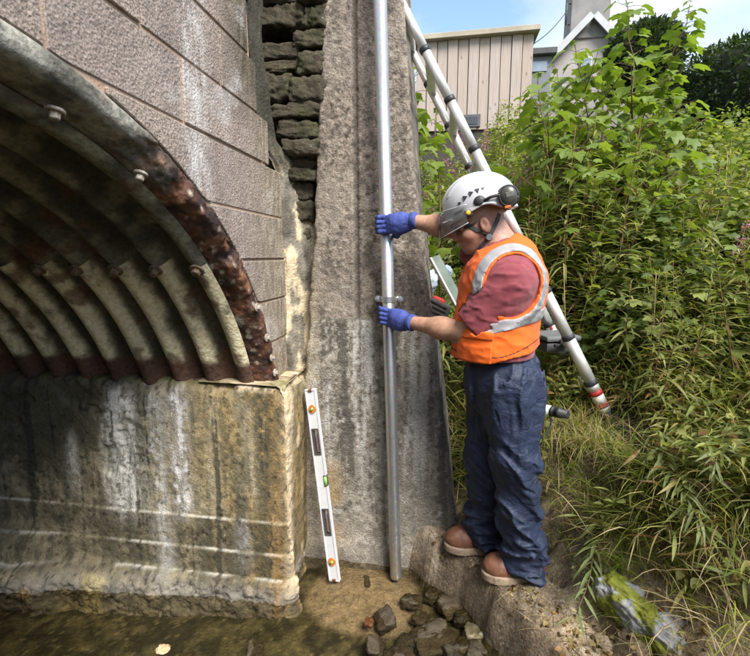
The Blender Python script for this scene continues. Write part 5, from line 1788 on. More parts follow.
    def on_skin(p, lift=0.004):
        p = V(p).copy()
        for _ in range(12):
            d0 = skin_fn(p[None])[0]
            g = np.array([skin_fn((p + e)[None])[0] - d0 for e in np.eye(3) * 1e-3]) / 1e-3
            p = p - (d0 - lift) * g / (g @ g + 1e-6)
        return p
    def web(pts, w_, name='chin_strap'):
        pts = V(pts); m = len(pts)
        tn = np.gradient(pts, axis=0); tn /= np.linalg.norm(tn, axis=1)[:, None]
        vv = []
        for p, t_ in zip(pts, tn):
            d0 = skin_fn(p[None])[0]
            g = np.array([skin_fn((p + e)[None])[0] - d0 for e in np.eye(3) * 1e-3]) / 1e-3
            g /= np.linalg.norm(g) + 1e-9
            sd_ = np.cross(t_, g)
            vv += [p - sd_ * w_ / 2 - g * 0.001, p + sd_ * w_ / 2 - g * 0.001, p + sd_ * w_ / 2 + g * 0.002, p - sd_ * w_ / 2 + g * 0.002]
        f = []
        for i in range(m - 1):
            for a_, b_ in ((0, 1), (1, 2), (2, 3), (3, 0)): f.append((i * 4 + a_, i * 4 + b_, i * 4 + 4 + b_, i * 4 + 4 + a_))
        f += [(0, 1, 2, 3), (4 * m - 4, 4 * m - 3, 4 * m - 2, 4 * m - 1)]
        return link(name, new_mesh(name, np.array(vv), np.array(f), False), M_web, hel)
    bk = on_skin(hp(0.018, -0.066, -0.082), 0.006)
    for ends in ((hp(-0.062, -0.073, 0.005),), (hp(0.090, -0.060, 0.0),)):
        web([on_skin(ends[0] * (1 - s) + bk * s, 0.003) for s in np.linspace(0, 1, 9)], 0.015)
    web([on_skin(bk * (1 - s) + hp(-0.045, -0.02, -0.125) * s, 0.003) for s in np.linspace(0, 1, 7)], 0.013)
    bm = bmesh.new()
    bmesh.ops.create_cone(bm, cap_ends=True, segments=18, radius1=0.015, radius2=0.013, depth=0.010)
    bmesh.ops.bevel(bm, geom=bm.edges[:], offset=0.0015, segments=1, affect='EDGES')
    bm.transform(Matrix.Translation(Vector(bk)) @ Matrix.Rotation(math.pi / 2, 4, 'X'))
    link('buckle', bm_mesh('buckle', bm), simple('grey_buckle', (0.14, 0.15, 0.16), None, 30, 0.4, 0), hel)
    # safety glasses: temple and lens
    gp = [on_skin(hp(0.005, -0.075, -0.005), 0.006), on_skin(hp(-0.03, -0.074, -0.008), 0.007), on_skin(hp(-0.066, -0.060, -0.014), 0.008)]
    gl = link('glasses', tube_mesh('glasses', gp, [0.003, 0.0035, 0.005], 8), M_black, person)
    for s in (-1, 1):
        cen = hp(-0.094, s * 0.034, -0.014)
        me, _ = sdf_mesh('lens', lambda P: smax(sd_ell(P, cen, (0.020, 0.033, 0.020), hr), -sd_ell(P, cen + hr @ V((0.012, 0, 0)), (0.024, 0.04, 0.026), hr), 0.001), cen - 0.045, cen + 0.045, 0.003)
        link('lens', me, simple('dark_lens', (0.03, 0.025, 0.025), None, 30, 0.12, 0, spec=0.6), gl)

def pipe_zof(py):
    return float(at(386, py, PIPE_Y)[2])
build_person()

# ---- dark glove left on the edge of the wing wall
def build_spare_glove():
    c = at(438, 309, 2.52)
    d = V((0.9, 0.05, -0.42)); d /= np.linalg.norm(d)
    t = thing('dark_glove', 'dark grey work glove with red cuff lying at the wing wall edge', 'glove', c - V((0, 0, 0.06)))
    up = V((0, 0, 1)); up = up - d * (up @ d); up /= np.linalg.norm(up); sd_ = np.cross(d, up)
    def fn(P):
        r = np.stack([d, sd_, up], -1)
        q = sd_box(P, c + d * 0.01, (0.055, 0.03, 0.048), r, 0.024)
        f = None
        for i in range(4):
            o_ = (1.5 - i) * 0.024
            a_ = c - d * 0.02 + up * o_ - sd_ * -0.02
            b_ = c - d * 0.062 + up * (o_ - 0.004) + V((0, -0.035, 0)); e_ = c - d * 0.015 + up * (o_ - 0.004) + V((0, -0.052, 0)); g_ = c + d * 0.03 + up * (o_ - 0.006) + V((0, -0.040, 0))
            for p0, p1 in ((a_, b_), (b_, e_), (e_, g_)):
                s = sd_cone(P, p0, p1, 0.0135, 0.012)
                f = s if f is None else np.minimum(f, s)
        q = smin(q, f, 0.008)
        return q - 0.002 * vnoise(P, 60, 5)
    me, v = sdf_mesh('palm', fn, c - 0.11, c + 0.11, 0.0045)
    link('palm', me, simple('charcoal_knit', (0.055, 0.05, 0.045), (0.085, 0.078, 0.07), 60, 0.9, 0.5, 250), t)
    a_ = c - d * 0.02 + up * 0.045
    me, _ = sdf_mesh('red_patch', lambda P: sd_box(P, a_, (0.034, 0.026, 0.016), np.stack([d, sd_, up], -1), 0.012), a_ - 0.06, a_ + 0.06, 0.004)
    link('red_patch', me, simple('red_knit', (0.62, 0.04, 0.03), (0.5, 0.03, 0.03), 50, 0.8, 0.4, 200), t)
build_spare_glove()

# ================================================================== vegetation
def hit(px, py, tmax=30.0):
    """where the line of sight at a photo pixel meets the ground"""
    d = _F * CAM_F + _R * (px - CAM_W / 2) + _U * (CAM_H / 2 - py)
    d = d / np.linalg.norm(d)
    t = np.arange(0.8, tmax, 0.01)
    P = CAM_POS + d * t[:, None]
    below = P[:, 2] < terrain_h(P[:, 0], P[:, 1])
    i = int(np.argmax(below)) if below.any() else len(t) - 1
    return P[i]

def leaf_strip(widths, fold=0.25, droop=0.25, twist=0.0):
    """leaf along +x, unit length; rows of three points"""
    n = len(widths)
    t = np.linspace(0, 1, n)
    v = []
    for tt, w_ in zip(t, widths):
        z = -droop * tt * tt
        a = twist * tt
        for s in (-1, 0, 1):
            y = s * w_ * math.cos(a); zz = z + abs(s) * w_ * fold + s * w_ * math.sin(a)
            v.append((tt, y, zz))
    f = []
    for i in range(n - 1):
        a = i * 3
        f += [(a, a + 3, a + 4, a + 1), (a + 1, a + 4, a + 5, a + 2)]
    return np.array(v), np.array(f)

def palmate(lobes=5, droop=0.2, seed=0):
    """sycamore leaf: five pointed lobes, base at the origin, length along +x"""
    r_ = np.random.default_rng(seed)
    half = [(9, 0.60), (18, 0.555), (30, 0.43), (41, 0.545), (50, 0.63), (60, 0.55), (76, 0.41), (90, 0.45), (100, 0.50), (112, 0.42), (140, 0.28)]
    ang = np.radians([-a for a, _ in half[::-1]] + [0] + [a for a, _ in half])
    rad = np.array([q for _, q in half[::-1]] + [0.70] + [q for _, q in half]) * (1 + 0.08 * (r_.random(23) - 0.5))
    c = np.array([0.33, 0, 0])
    out = c + np.stack([np.cos(ang) * rad, np.sin(ang) * rad, np.zeros(23)], -1)
    v = np.vstack([c, [[0, 0, 0]], out])
    rr = np.linalg.norm(v[:, :2] - c[:2], axis=1)
    v[:, 2] = 0.16 * np.abs(v[:, 1]) - droop * (v[:, 0]) ** 2 - 0.22 * rr ** 2 + 0.05 * np.sin(7 * v[:, 1] + seed)
    f = [(0, 1, 2)] + [(0, i, i + 1) for i in range(2, 24)] + [(0, 24, 1)]
    return v, np.array(f)

NARROW = [leaf_strip([0.010, 0.055, 0.062, 0.040, 0.003], 0.3, dr, tw) for dr, tw in ((0.15, 0.2), (0.35, -0.2), (0.6, 0.4))]
OVAL = [leaf_strip([0.03, 0.26, 0.33, 0.22, 0.01], 0.28, dr, tw) for dr, tw in ((0.12, 0.1), (0.35, -0.1))]
SYC = [palmate(5, dr, sd_) for dr, sd_ in ((0.10, 1), (0.30, 2), (0.5, 3), (0.2, 4))]

def unit(a): return a / (np.linalg.norm(a, axis=-1, keepdims=True) + 1e-9)

def scatter(tmpl, pos, d, up, size, tint):
    """many leaves as one mesh: each leaf at pos, pointing along d"""
    v, f = tmpl
    d = unit(d); s = unit(np.cross(up, d)); u = np.cross(d, s)
    W = pos[:, None, :] + size[:, None, None] * (v[None, :, 0:1] * d[:, None] + v[None, :, 1:2] * s[:, None] + v[None, :, 2:3] * u[:, None])
    N, k = len(pos), len(v)
    F = (f[None] + (np.arange(N) * k)[:, None, None]).reshape(-1, f.shape[1])
    return W.reshape(-1, 3), F, np.repeat(tint, k, 0)

def mat_leaf(name, attr=True, c1=None, c2=None, rough=0.5, trans=0.45):
    n = NT(name)
    if attr: col = n.attr('col')
    else: col = n.mix(n.rand(), c1, c2)
    f = n.noise(60, 3)
    col = n.mix(0.35, col, n.ramp(f, [(0.3, 0.38), (0.7, 0.62)]), 'OVERLAY')
    b = n.bsdf(col, rough, 0, None, 0.35)
    tl = n.t.nodes.new('ShaderNodeBsdfTranslucent')
    tc_ = n.mix(1.0, col, (1.15, 1.2, 0.45), 'MULTIPLY')
    n.t.links.new(tc_, tl.inputs['Color'])
    m = n.t.nodes.new('ShaderNodeMixShader')
    m.inputs[0].default_value = trans
    n.t.links.new(b, m.inputs[1]); n.t.links.new(tl.outputs[0], m.inputs[2])
    return n.done(m.outputs[0])
M_leaf = mat_leaf('leaf_mass')
M_syc = mat_leaf('sycamore_leaf', False, (0.125, 0.19, 0.032), (0.22, 0.29, 0.055))
M_will = mat_leaf('willowherb_leaf', False, (0.20, 0.26, 0.10), (0.31, 0.34, 0.17))
M_stem = simple('plant_stem', (0.10, 0.085, 0.035), (0.14, 0.07, 0.035), 20, 0.7, 0.2, 120, obj=True)
M_dry = mat_leaf('dry_plume')
M_straw = simple('straw_stem', (0.46, 0.37, 0.20), (0.36, 0.27, 0.13), 30, 0.8, 0.1, obj=True)

def mesh_of(parts, name, smooth=True):
    """[(verts, faces, tint)]"""
    vs_, by, cs, off = [], {}, [], 0
    for v, f, c in parts:
        vs_.append(v); cs.append(c)
        by.setdefault(f.shape[1], []).append(f + off)
        off += len(v)
    me = new_mesh(name, np.concatenate(vs_), [np.concatenate(x) for x in by.values()], smooth)
    set_col(me, np.concatenate(cs))
    return me

GREENS = np.array([[0.085, 0.125, 0.028], [0.150, 0.190, 0.046], [0.225, 0.255, 0.070], [0.300, 0.315, 0.105]])
YELLOW = np.array([[0.23, 0.22, 0.06], [0.30, 0.25, 0.09], [0.26, 0.155, 0.055], [0.17, 0.085, 0.035]])
STRAW = np.array([[0.42, 0.33, 0.17], [0.34, 0.25, 0.13], [0.50, 0.42, 0.24]])
def tints(n, pal, jit=0.25, r=rng):
    i = r.integers(0, len(pal), n)
    return pal[i] * (1 + jit * (r.random((n, 1)) - 0.5) * 2)

# ---- sycamore saplings, every leaf its own piece
def leaf_objs(parent, base, tmpls, mat, items, name='leaf'):
    mes = []
    for v, f in tmpls:
        me = new_mesh(name, v, f, True)
        me.materials.append(mat)
        mes.append(me)
    for (p, d, up, size) in items:
        d = unit(V(d)); s = unit(np.cross(V(up), d)); u = np.cross(d, s)
        o = bpy.data.objects.new(name, mes[random.randrange(len(mes))])
        COL.objects.link(o)
        o.parent = parent
        q = V(p) - V(base)
        m = frame_mtx(q, d * size, s * size, u * size)
        o.matrix_local = m

def sapling(base, top, label, seed, spread=0.5, size=0.14, side=0.8, group='sycamore saplings on the bank', start=0.22):
    r = np.random.default_rng(seed)
    base, top = V(base), V(top)
    t = thing('sycamore_sapling', label, 'sapling', base, group)
    H = np.linalg.norm(top - base)
    n = 14
    k = np.linspace(0, 1, n)
    bow = unit(r.normal(size=3) * V((1, 1, 0))) * 0.05 * H
    path = base + (top - base) * k[:, None] + bow * np.sin(k * math.pi)[:, None] + 0.01 * r.normal(size=(n, 3)) * (k > 0)[:, None]
    def pt(q): return np.array([np.interp(q, k, path[:, i]) for i in range(3)])
    tubes = [tube(path - base, np.interp(k, [0, 1], [0.013, 0.003]), 7)]
    items = []
    def add_leaf(p, az, el, sz):
        pet = V((math.cos(az) * math.cos(el), math.sin(az) * math.cos(el), math.sin(el)))
        ln = sz * r.uniform(0.45, 0.9)
        e = p + pet * ln
        tubes.append(tube(np.array([p, p + pet * ln * 0.5 + V((0, 0, 0.006)), e]) - base, [0.0022, 0.0018, 0.0016], 4, False))
        dd = V((pet[0], pet[1], r.uniform(-0.55, 0.05)))
        items.append((e, dd, V((r.normal() * 0.25, r.normal() * 0.25, 1)), sz))
    def shoot(p, az, el, ln, depth):
        m = 6
        kk = np.linspace(0, 1, m)
        dv = V((math.cos(az) * math.cos(el), math.sin(az) * math.cos(el), math.sin(el)))
        pp = p + dv * (kk * ln)[:, None] + V((0, 0, 1)) * (0.25 * ln * kk ** 2)[:, None]
        tubes.append(tube(pp - base, np.interp(kk, [0, 1], [0.006, 0.0022]), 5, False))
        nn = max(2, int(ln / 0.12))
        for j in range(1, nn + 1):
            q = pp[min(m - 1, int(round(j / nn * (m - 1))))]
            a0 = az + (j % 2) * math.pi / 2 + r.normal() * 0.3
            for s in (0, math.pi):
                add_leaf(q, a0 + s, r.uniform(0.0, 0.6), size * r.uniform(0.65, 1.1))
        add_leaf(pp[-1], az, 0.5, size * 0.7)
    step = 0.098
    q = start
    j = 0
    while q < 0.985:
        p = pt(q)
        a0 = j * math.pi / 2 + r.normal() * 0.3
        taper = 1.0 if q < 0.9 else 0.85
        for s in (0, math.pi):
            if q > 0.82: add_leaf(p, a0 + s + 1.2, r.uniform(0.0, 0.5), size * r.uniform(0.6, 0.95))
            if q < 0.82 and r.random() < side * (1 - q * 0.75):
                shoot(p, a0 + s + r.normal() * 0.2, r.uniform(0.15, 0.6), spread * (1.05 - q) * r.uniform(0.6, 1.2), 1)
            else:
                add_leaf(p, a0 + s, r.uniform(0.0, 0.5), size * taper * r.uniform(0.75, 1.15))
        q += step / H
        j += 1
    add_leaf(top, r.uniform(0, 6), 0.9, size * 0.5); add_leaf(top, r.uniform(0, 6), 0.9, size * 0.4)
    v, f = join(tubes)
    local_child('stem', new_mesh('stem', v, f), M_stem, t)
    leaf_objs(t, base, SYC, M_syc, items)
    return len(items)

def gp(x, Y, dz=0.0): return V((x, Y, th(x, Y) + dz))
def base_under(px, Y, py=300):
    x = at(px, py, Y)[0]
    return gp(x, Y, -0.02)
saps = [
    ((612, 4.1), (625, -4, 4.15), 'tall sycamore sapling with a bare leading shoot in front of the chimney', 0.75),
    ((640, 4.3), (691, 2, 4.5), 'slender sycamore sapling leaning outward with spaced tiers of leaves against the sky', 0.45),
    ((575, 3.9), (575, 42, 4.0), 'bushy sycamore sapling below the house gable', 0.85),
    ((560, 3.8), (538, 78, 3.85), 'sycamore sapling spreading leaves across the end of the timber building', 0.8),
    ((600, 4.6), (600, 62, 4.7), 'sycamore sapling at the middle of the thicket under the gable window', 0.85),
    ((655, 4.0), (662, 112, 4.0), 'low broad sycamore sapling under the round clipped evergreen', 0.9),
    ((625, 3.7), (628, 128, 3.7), 'leafy sycamore sapling at the front of the thicket', 0.9),
    ((590, 3.5), (590, 165, 3.5), 'short sycamore sapling at the foot of the thicket', 0.8),
    ((552, 4.2), (531, 92, 4.2), 'sycamore sapling in front of the dark outhouse', 0.7),
    ((585, 4.3), (556, 70, 4.4), 'sycamore sapling with long side shoots below the white gable board', 0.8),
    ((645, 4.6), (646, 78, 4.7), 'sycamore sapling in front of the round clipped evergreen', 0.8),
    ((418, 3.2), (416, 60, 3.25), 'sycamore sapling growing close behind the wing wall and ladder', 0.45),
    ((437, 3.5), (436, 110, 3.5), 'small sycamore sapling seen between the ladder rails', 0.5),
]
nl = 0
for k, ((bx_, bY), (tx, ty, tY), lb, spn) in enumerate(saps):
    nl += sapling(base_under(bx_, bY), at(tx, ty, tY), lb, 500 + k, spn, 0.130, 0.85)
print('sapling leaves', nl)

# ---- rosebay willowherb: prototypes, then copies
def willowherb_proto(seed, H, nleaf, kind):
    r = np.random.default_rng(seed)
    k = np.linspace(0, 1, 9)
    lean = V((r.normal() * 0.10, r.normal() * 0.10, 0))
    path = np.stack([lean[0] * k ** 2, lean[1] * k ** 2, k], -1) * H
    def pt(q): return np.stack([np.interp(q, k, path[:, i]) for i in range(3)], -1)
    t = thing('willowherb', 'x', 'plant', (0, 0, 0), 'willowherb stems on the bank')
    v, f = tube(path, np.interp(k, [0, 1], [0.0055, 0.002]), 6)
    local_child('stem', new_mesh('stem', v, f), M_straw if kind == 'dead' else M_stem, t)
    top = 0.80 if kind == 'flower' else 0.99
    q = np.sort(r.uniform(0.10, top, nleaf))
    az = np.arange(nleaf) * 2.4 + r.normal(size=nleaf) * 0.4
    el = np.interp(q, [0, 0.6, 1], [-0.2, 0.25, 0.9]) + r.normal(size=nleaf) * 0.2
    d = np.stack([np.cos(az) * np.cos(el), np.sin(az) * np.cos(el), np.sin(el)], -1)
    sz = np.interp(q, [0, 0.3, 0.75, 1], [0.10, 0.15, 0.12, 0.05]) * r.uniform(0.8, 1.2, nleaf)
    pal = tints(nleaf, GREENS[1:], 0.25, r)
    if kind == 'dead': pal = tints(nleaf, np.vstack([STRAW, YELLOW]), 0.25, r)
    yl = r.random(nleaf) < np.interp(q, [0, 0.5, 1], [0.6, 0.2, 0.05])
    pal[yl] = tints(int(yl.sum()), YELLOW, 0.2, r)
    parts = []
    which = r.integers(0, 3, nleaf)
    for w_ in range(3):
        m = which == w_
        if m.any(): parts.append(scatter(NARROW[w_], pt(q[m]), d[m], np.tile([0, 0, 1.0], (m.sum(), 1)), sz[m], pal[m]))
    fo = local_child('foliage', mesh_of(parts, 'foliage'), M_leaf, t)
    fo['kind'] = 'stuff'
    if kind in ('flower', 'seed'):
        nf = 70 if kind == 'flower' else 150
        qq = r.uniform(0.80, 1.0, nf) if kind == 'flower' else r.uniform(0.66, 1.0, nf)
        az = r.uniform(0, 6.28, nf); el = r.uniform(-0.1, 0.7, nf) + (0.35 if kind == 'seed' else 0)
        d = np.stack([np.cos(az) * np.cos(el), np.sin(az) * np.cos(el), np.sin(el)], -1)
        rad = np.interp(qq, [0.7, 1], [0.035, 0.008])
        if kind == 'flower':
            pal = tints(nf, np.array([[0.46, 0.16, 0.36], [0.38, 0.12, 0.30], [0.52, 0.26, 0.44]]), 0.2, r)
            pr = scatter(OVAL[0], pt(qq) + d * rad[:, None], d, r.normal(size=(nf, 3)), r.uniform(0.012, 0.022, nf), pal)
        else:
            pal = tints(nf, np.array([[0.36, 0.22, 0.17], [0.44, 0.30, 0.24], [0.30, 0.15, 0.11]]), 0.2, r)
            pr = scatter(leaf_strip([0.02, 0.03, 0.03, 0.004], 0.1, 0.2), pt(qq), d, r.normal(size=(nf, 3)), r.uniform(0.05, 0.10, nf), pal)
        local_child('flower_spike' if kind == 'flower' else 'seed_head', mesh_of([pr], 'spike'), M_dry, t)['kind'] = 'stuff'
    return t
LW = 'leafy willowherb stem with narrow leaves in the thicket on the bank'
LF = 'willowherb stem topped by a pink flower spike on the bank'
LS = 'willowherb stem with a dry pinkish brown seed plume on the bank'
LD = 'dead straw coloured willowherb stalk with curled brown leaves'
protos = [(willowherb_proto(601, 1.15, 60, 'plain'), LW), (willowherb_proto(602, 0.95, 52, 'plain'), LW), (willowherb_proto(603, 1.3, 66, 'plain'), LW),
          (willowherb_proto(604, 0.75, 46, 'plain'), LW), (willowherb_proto(605, 1.25, 44, 'flower'), LF), (willowherb_proto(606, 1.2, 38, 'seed'), LS), (willowherb_proto(607, 1.1, 30, 'dead'), LD)]
used = set()
def place_wh(i, x, Y, sc, tilt=(0, 0), rz=None, dz=-0.03):
    p, lb = protos[i]
    o = p if i not in used else copy_tree(p)
    used.add(i)
    o['label'] = lb
    o.location = (x, Y, th(x, Y) + dz)
    o.rotation_euler = (tilt[0], tilt[1], random.uniform(0, 6.28) if rz is None else rz)
    o.scale = (sc, sc, sc)
    return o
rw = np.random.default_rng(77)
def zone(px, Y):
    if Y > 4.6: return 'in front of the boarded building'
    if px < 450: return 'in the gap between wing wall and ladder'
    if px < 565: return ('right behind the worker' if Y < 3.6 else 'between the ladder and the sycamore saplings')
    if Y < 2.75: return 'on the slope beside the ladder foot' if px < 660 else ('on the slope above the mossy rock' if px < 725 else 'at the outer end of the slope')
    if px < 640: return 'below the sycamore saplings'
    return 'in the thicket beside the lilac flower head' if px > 700 else 'in the thicket right of the ladder foot'
# rows behind the worker, left to right, then the slope on the right
spots = []
for _ in range(62): spots.append((rw.uniform(412, 565), rw.uniform(2.95, 4.6)))
for _ in range(70): spots.append((rw.uniform(560, 760), rw.uniform(2.55, 3.5)))
for _ in range(34): spots.append((rw.uniform(640, 790), rw.uniform(2.1, 2.9)))
for _ in range(24): spots.append((rw.uniform(420, 560), rw.uniform(4.6, 7.0)))
for px, Y in spots:
    x = at(px, 300, Y)[0]
    if x < 0.10 and Y < 3.1: continue
    i = int(rw.choice([0, 1, 2, 3, 3, 1]))
    if px < 565 and Y > 3.4 and rw.random() < 0.4: i = 4
    elif rw.random() < 0.16: i = 6
    sc = rw.uniform(0.75, 1.1) * (0.72 if Y < 2.9 else 1.0)
    o = place_wh(i, x, Y, sc, (rw.normal() * 0.16, rw.normal() * 0.16))
    o['label'] = ('pink flowering willowherb ' if i == 4 else 'dead straw coloured willowherb stalk ' if i == 6 else ('tall leafy willowherb ' if sc * (1.15, 0.95, 1.3, 0.75)[i] > 0.95 else 'short leafy willowherb ')) + zone(px, Y)
# named individuals of the photograph
def wh_at(i, px, py_top, Y, tilt, sc, label):
    x = at(px, 300, Y)[0]
    o = place_wh(i, x, Y, sc, tilt)
    o['label'] = label
    return o
wh_at(5, 507, 150, 3.2, (0, 0.05), 0.95, 'dry pinkish seed plume standing right of the ladder behind the helmet')
wh_at(5, 690, 190, 2.85, (0.0, 0.55), 1.0, 'dry pinkish seed plume leaning out over the bushes')
wh_at(4, 722, 290, 2.5, (0, 0.05), 0.72, 'willowherb with a lilac flower head low down among the bushes')
wh_at(4, 470, 90, 5.5, (0, 0), 1.15, 'pink flowering willowherb standing before the timber cladding')

# ---- broad-leaved bushes
def bush_proto(seed, R, H, n, pal, size, tm, name='bush'):
    r = np.random.default_rng(seed)
    t = thing(name, 'x', 'bush', (0, 0, 0), 'broad leaved bushes on the bank')
    u = unit(r.normal(size=(n, 3))); u[:, 2] = np.abs(u[:, 2])
    rad = r.uniform(0.35, 1.0, n) ** 0.6
    lump = 0.65 + 0.7 * fbm(u * 1.3 + seed, 1.6, 2, seed)
    pos = u * (rad * lump)[:, None] * V((R, R, H))
    pos[:, 2] += 0.03
    d = unit(u + r.normal(size=(n, 3)) * 0.6); d[:, 2] = d[:, 2] * 0.5 - 0.12
    up = np.tile([0, 0, 1.0], (n, 1)) + r.normal(size=(n, 3)) * 0.35
    pl = tints(n, pal, 0.3, r)
    parts = []
    which = r.integers(0, len(tm), n)
    for w_ in range(len(tm)):
        m = which == w_
        parts.append(scatter(tm[w_], pos[m], d[m], up[m], size * r.uniform(0.6, 1.2, m.sum()), pl[m]))
    fo = local_child('foliage', mesh_of(parts, 'foliage'), M_leaf, t)
    fo['kind'] = 'stuff'
    tubes = []
    for _ in range(16):
        e = pos[r.integers(0, n)]
        tubes.append(tube(np.array([[0, 0, -0.05], e * V((0.4, 0.4, 0.6)) , e]), [0.006, 0.004, 0.002], 5, False))
    v, f = join(tubes)
    local_child('stems', new_mesh('stems', v, f), M_stem, t)
    return t
bp = [(bush_proto(701, 0.50, 0.85, 560, GREENS[:3], 0.066, OVAL), 'dark bramble bush of broad oval leaves on the bank'),
      (bush_proto(702, 0.55, 0.75, 620, GREENS[:3], 0.070, SYC), 'low bush of dark lobed leaves on the bank'),
      (bush_proto(703, 0.45, 0.95, 640, GREENS[1:], 0.052, OVAL), 'fresh green small leaved bush on the bank'),
      (bush_proto(704, 0.42, 0.60, 420, np.vstack([GREENS[1:], YELLOW[:1]]), 0.10, NARROW), 'spiky bush of narrow yellowing leaves on the bank')]
bused = set()
def place_bush(i, x, Y, sc, dz=-0.05, where='on the bank'):
    p, lb = bp[i]
    o = p if i not in bused else copy_tree(p)
    bused.add(i)
    o['label'] = lb
    o.location = (x, Y, th(x, Y) + dz)
    o.rotation_euler = (0, 0, random.uniform(0, 6.28))
    o['label'] = lb.replace(' on the bank', '') + ' ' + where
    o.scale = (sc * random.uniform(0.9, 1.2), sc * random.uniform(0.9, 1.2), sc * random.uniform(0.85, 1.15))
bl = []
for _ in range(20): bl.append((rw.uniform(560, 780), rw.uniform(3.3, 4.4), [0, 1, 1, 0, 2], 0.72))
for _ in range(22): bl.append((rw.uniform(640, 790), rw.uniform(2.7, 3.5), [1, 0, 1, 3], 0.85))
for _ in range(24): bl.append((rw.uniform(540, 800), rw.uniform(4.4, 6.0), [0, 1, 2], 0.95))
for _ in range(24): bl.append((rw.uniform(405, 560), rw.uniform(3.4, 6.5), [0, 2, 2, 3], 0.95))
for _ in range(10): bl.append((rw.uniform(640, 830), rw.uniform(6.0, 7.5), [2, 2, 0], 0.7))
for _ in range(12): bl.append((rw.uniform(560, 790), rw.uniform(2.4, 2.9), [3, 3, 2], 0.55))
for _ in range(12): bl.append((rw.uniform(405, 545), rw.uniform(6.0, 8.3), [2, 0, 2], 0.95))
for px, Y, ch, sc in bl:
    x = at(px, 280, Y)[0]
    if x < 0.15 and Y < 3.3: continue
    place_bush(int(rw.choice(ch)), x, Y, sc * rw.uniform(0.8, 1.15), where=zone(px, Y) if Y < 4.6 else ('under the clipped evergreens' if px > 640 else 'at the foot of the buildings'))

# ---- undergrowth and grass that nobody could count
def ground_points(n, px0, px1, y0, y1, r, cond=None):
    Y = r.uniform(y0, y1, n)
    px = r.uniform(px0, px1, n)
    x = CAM_POS[0] + (np.tan(np.arctan((px - CAM_W / 2) / CAM_F) - YAW)) * Y
    z = terrain_h(x, Y)
    P = np.stack([x, Y, z], -1)
    s = x - edge_x(Y)
    keep = (z > 0.0) & (np.hypot((x - 0.76) / 0.24, (Y - 2.20) / 0.24) > 1) & ~((x < wing_right(z) + 0.03) & (Y > 2.25) & (Y < 3.1))
    if cond is not None: keep &= cond(P, s)
    return P[keep], s[keep]

def undergrowth():
    r = np.random.default_rng(801)
    parts = []
    P, s = ground_points(30000, 400, 880, 2.45, 8.0, r, lambda P, s: s > 0.45)
    n = len(P)
    h = r.uniform(0.0, 0.42, n) ** 1.2 * (0.5 + fbm(P, 2.0, 2, 802)) * np.clip((P[:, 1] - 2.2) / 0.9, 0.25, 1)
    pos = P + np.stack([np.zeros(n), np.zeros(n), h], -1)
    az = r.uniform(0, 6.28, n); el = r.uniform(-0.5, 0.6, n)
    d = np.stack([np.cos(az) * np.cos(el), np.sin(az) * np.cos(el), np.sin(el)], -1)
    pal = tints(n, GREENS, 0.3, r)
    yl = r.random(n) < 0.10; pal[yl] = tints(int(yl.sum()), YELLOW, 0.2, r)
    up = np.tile([0, 0, 1.0], (n, 1)) + 0.4 * r.normal(size=(n, 3))
    # looser herb cover on the near slope
    Q, s = ground_points(8500, 520, 880, 1.25, 2.9, r, lambda P, s: (s > 0.55 + 0.4 * (fbm(P, 5, 3, 803) - 0.5)) & (fbm(P, 3.5, 3, 804) > 0.40))
    m_ = len(Q)
    Q = Q + np.stack([np.zeros(m_), np.zeros(m_), r.uniform(0.02, 0.20, m_)], -1)
    az = r.normal(size=m_) * 1.1 + math.pi * 1.2; el = r.uniform(-0.5, 0.7, m_)
    d2 = np.stack([np.cos(az) * np.cos(el), np.sin(az) * np.cos(el), np.sin(el)], -1)
    pal2 = tints(m_, GREENS[1:], 0.3, r)
    yl = r.random(m_) < 0.22; pal2[yl] = tints(int(yl.sum()), YELLOW, 0.2, r)
    pos = np.vstack([pos, Q]); d = np.vstack([d, d2]); pal = np.vstack([pal, pal2]); up = np.vstack([up, np.tile([0, 0, 1.0], (m_, 1)) + 0.4 * r.normal(size=(m_, 3))])
    n = len(pos)
    which = r.integers(0, 5, n)
    T = NARROW + OVAL
    for w_ in range(5):
        m = which == w_
        sz = (0.10 if w_ < 3 else 0.042) * r.uniform(0.6, 1.3, m.sum())
        parts.append(scatter(T[w_], pos[m], d[m], up[m], sz, pal[m]))
    o = link('undergrowth', mesh_of(parts, 'undergrowth'), M_leaf)
    tag(o, 'mixed low green leaves covering the soil of the bank', 'undergrowth', None, 'stuff')
undergrowth()

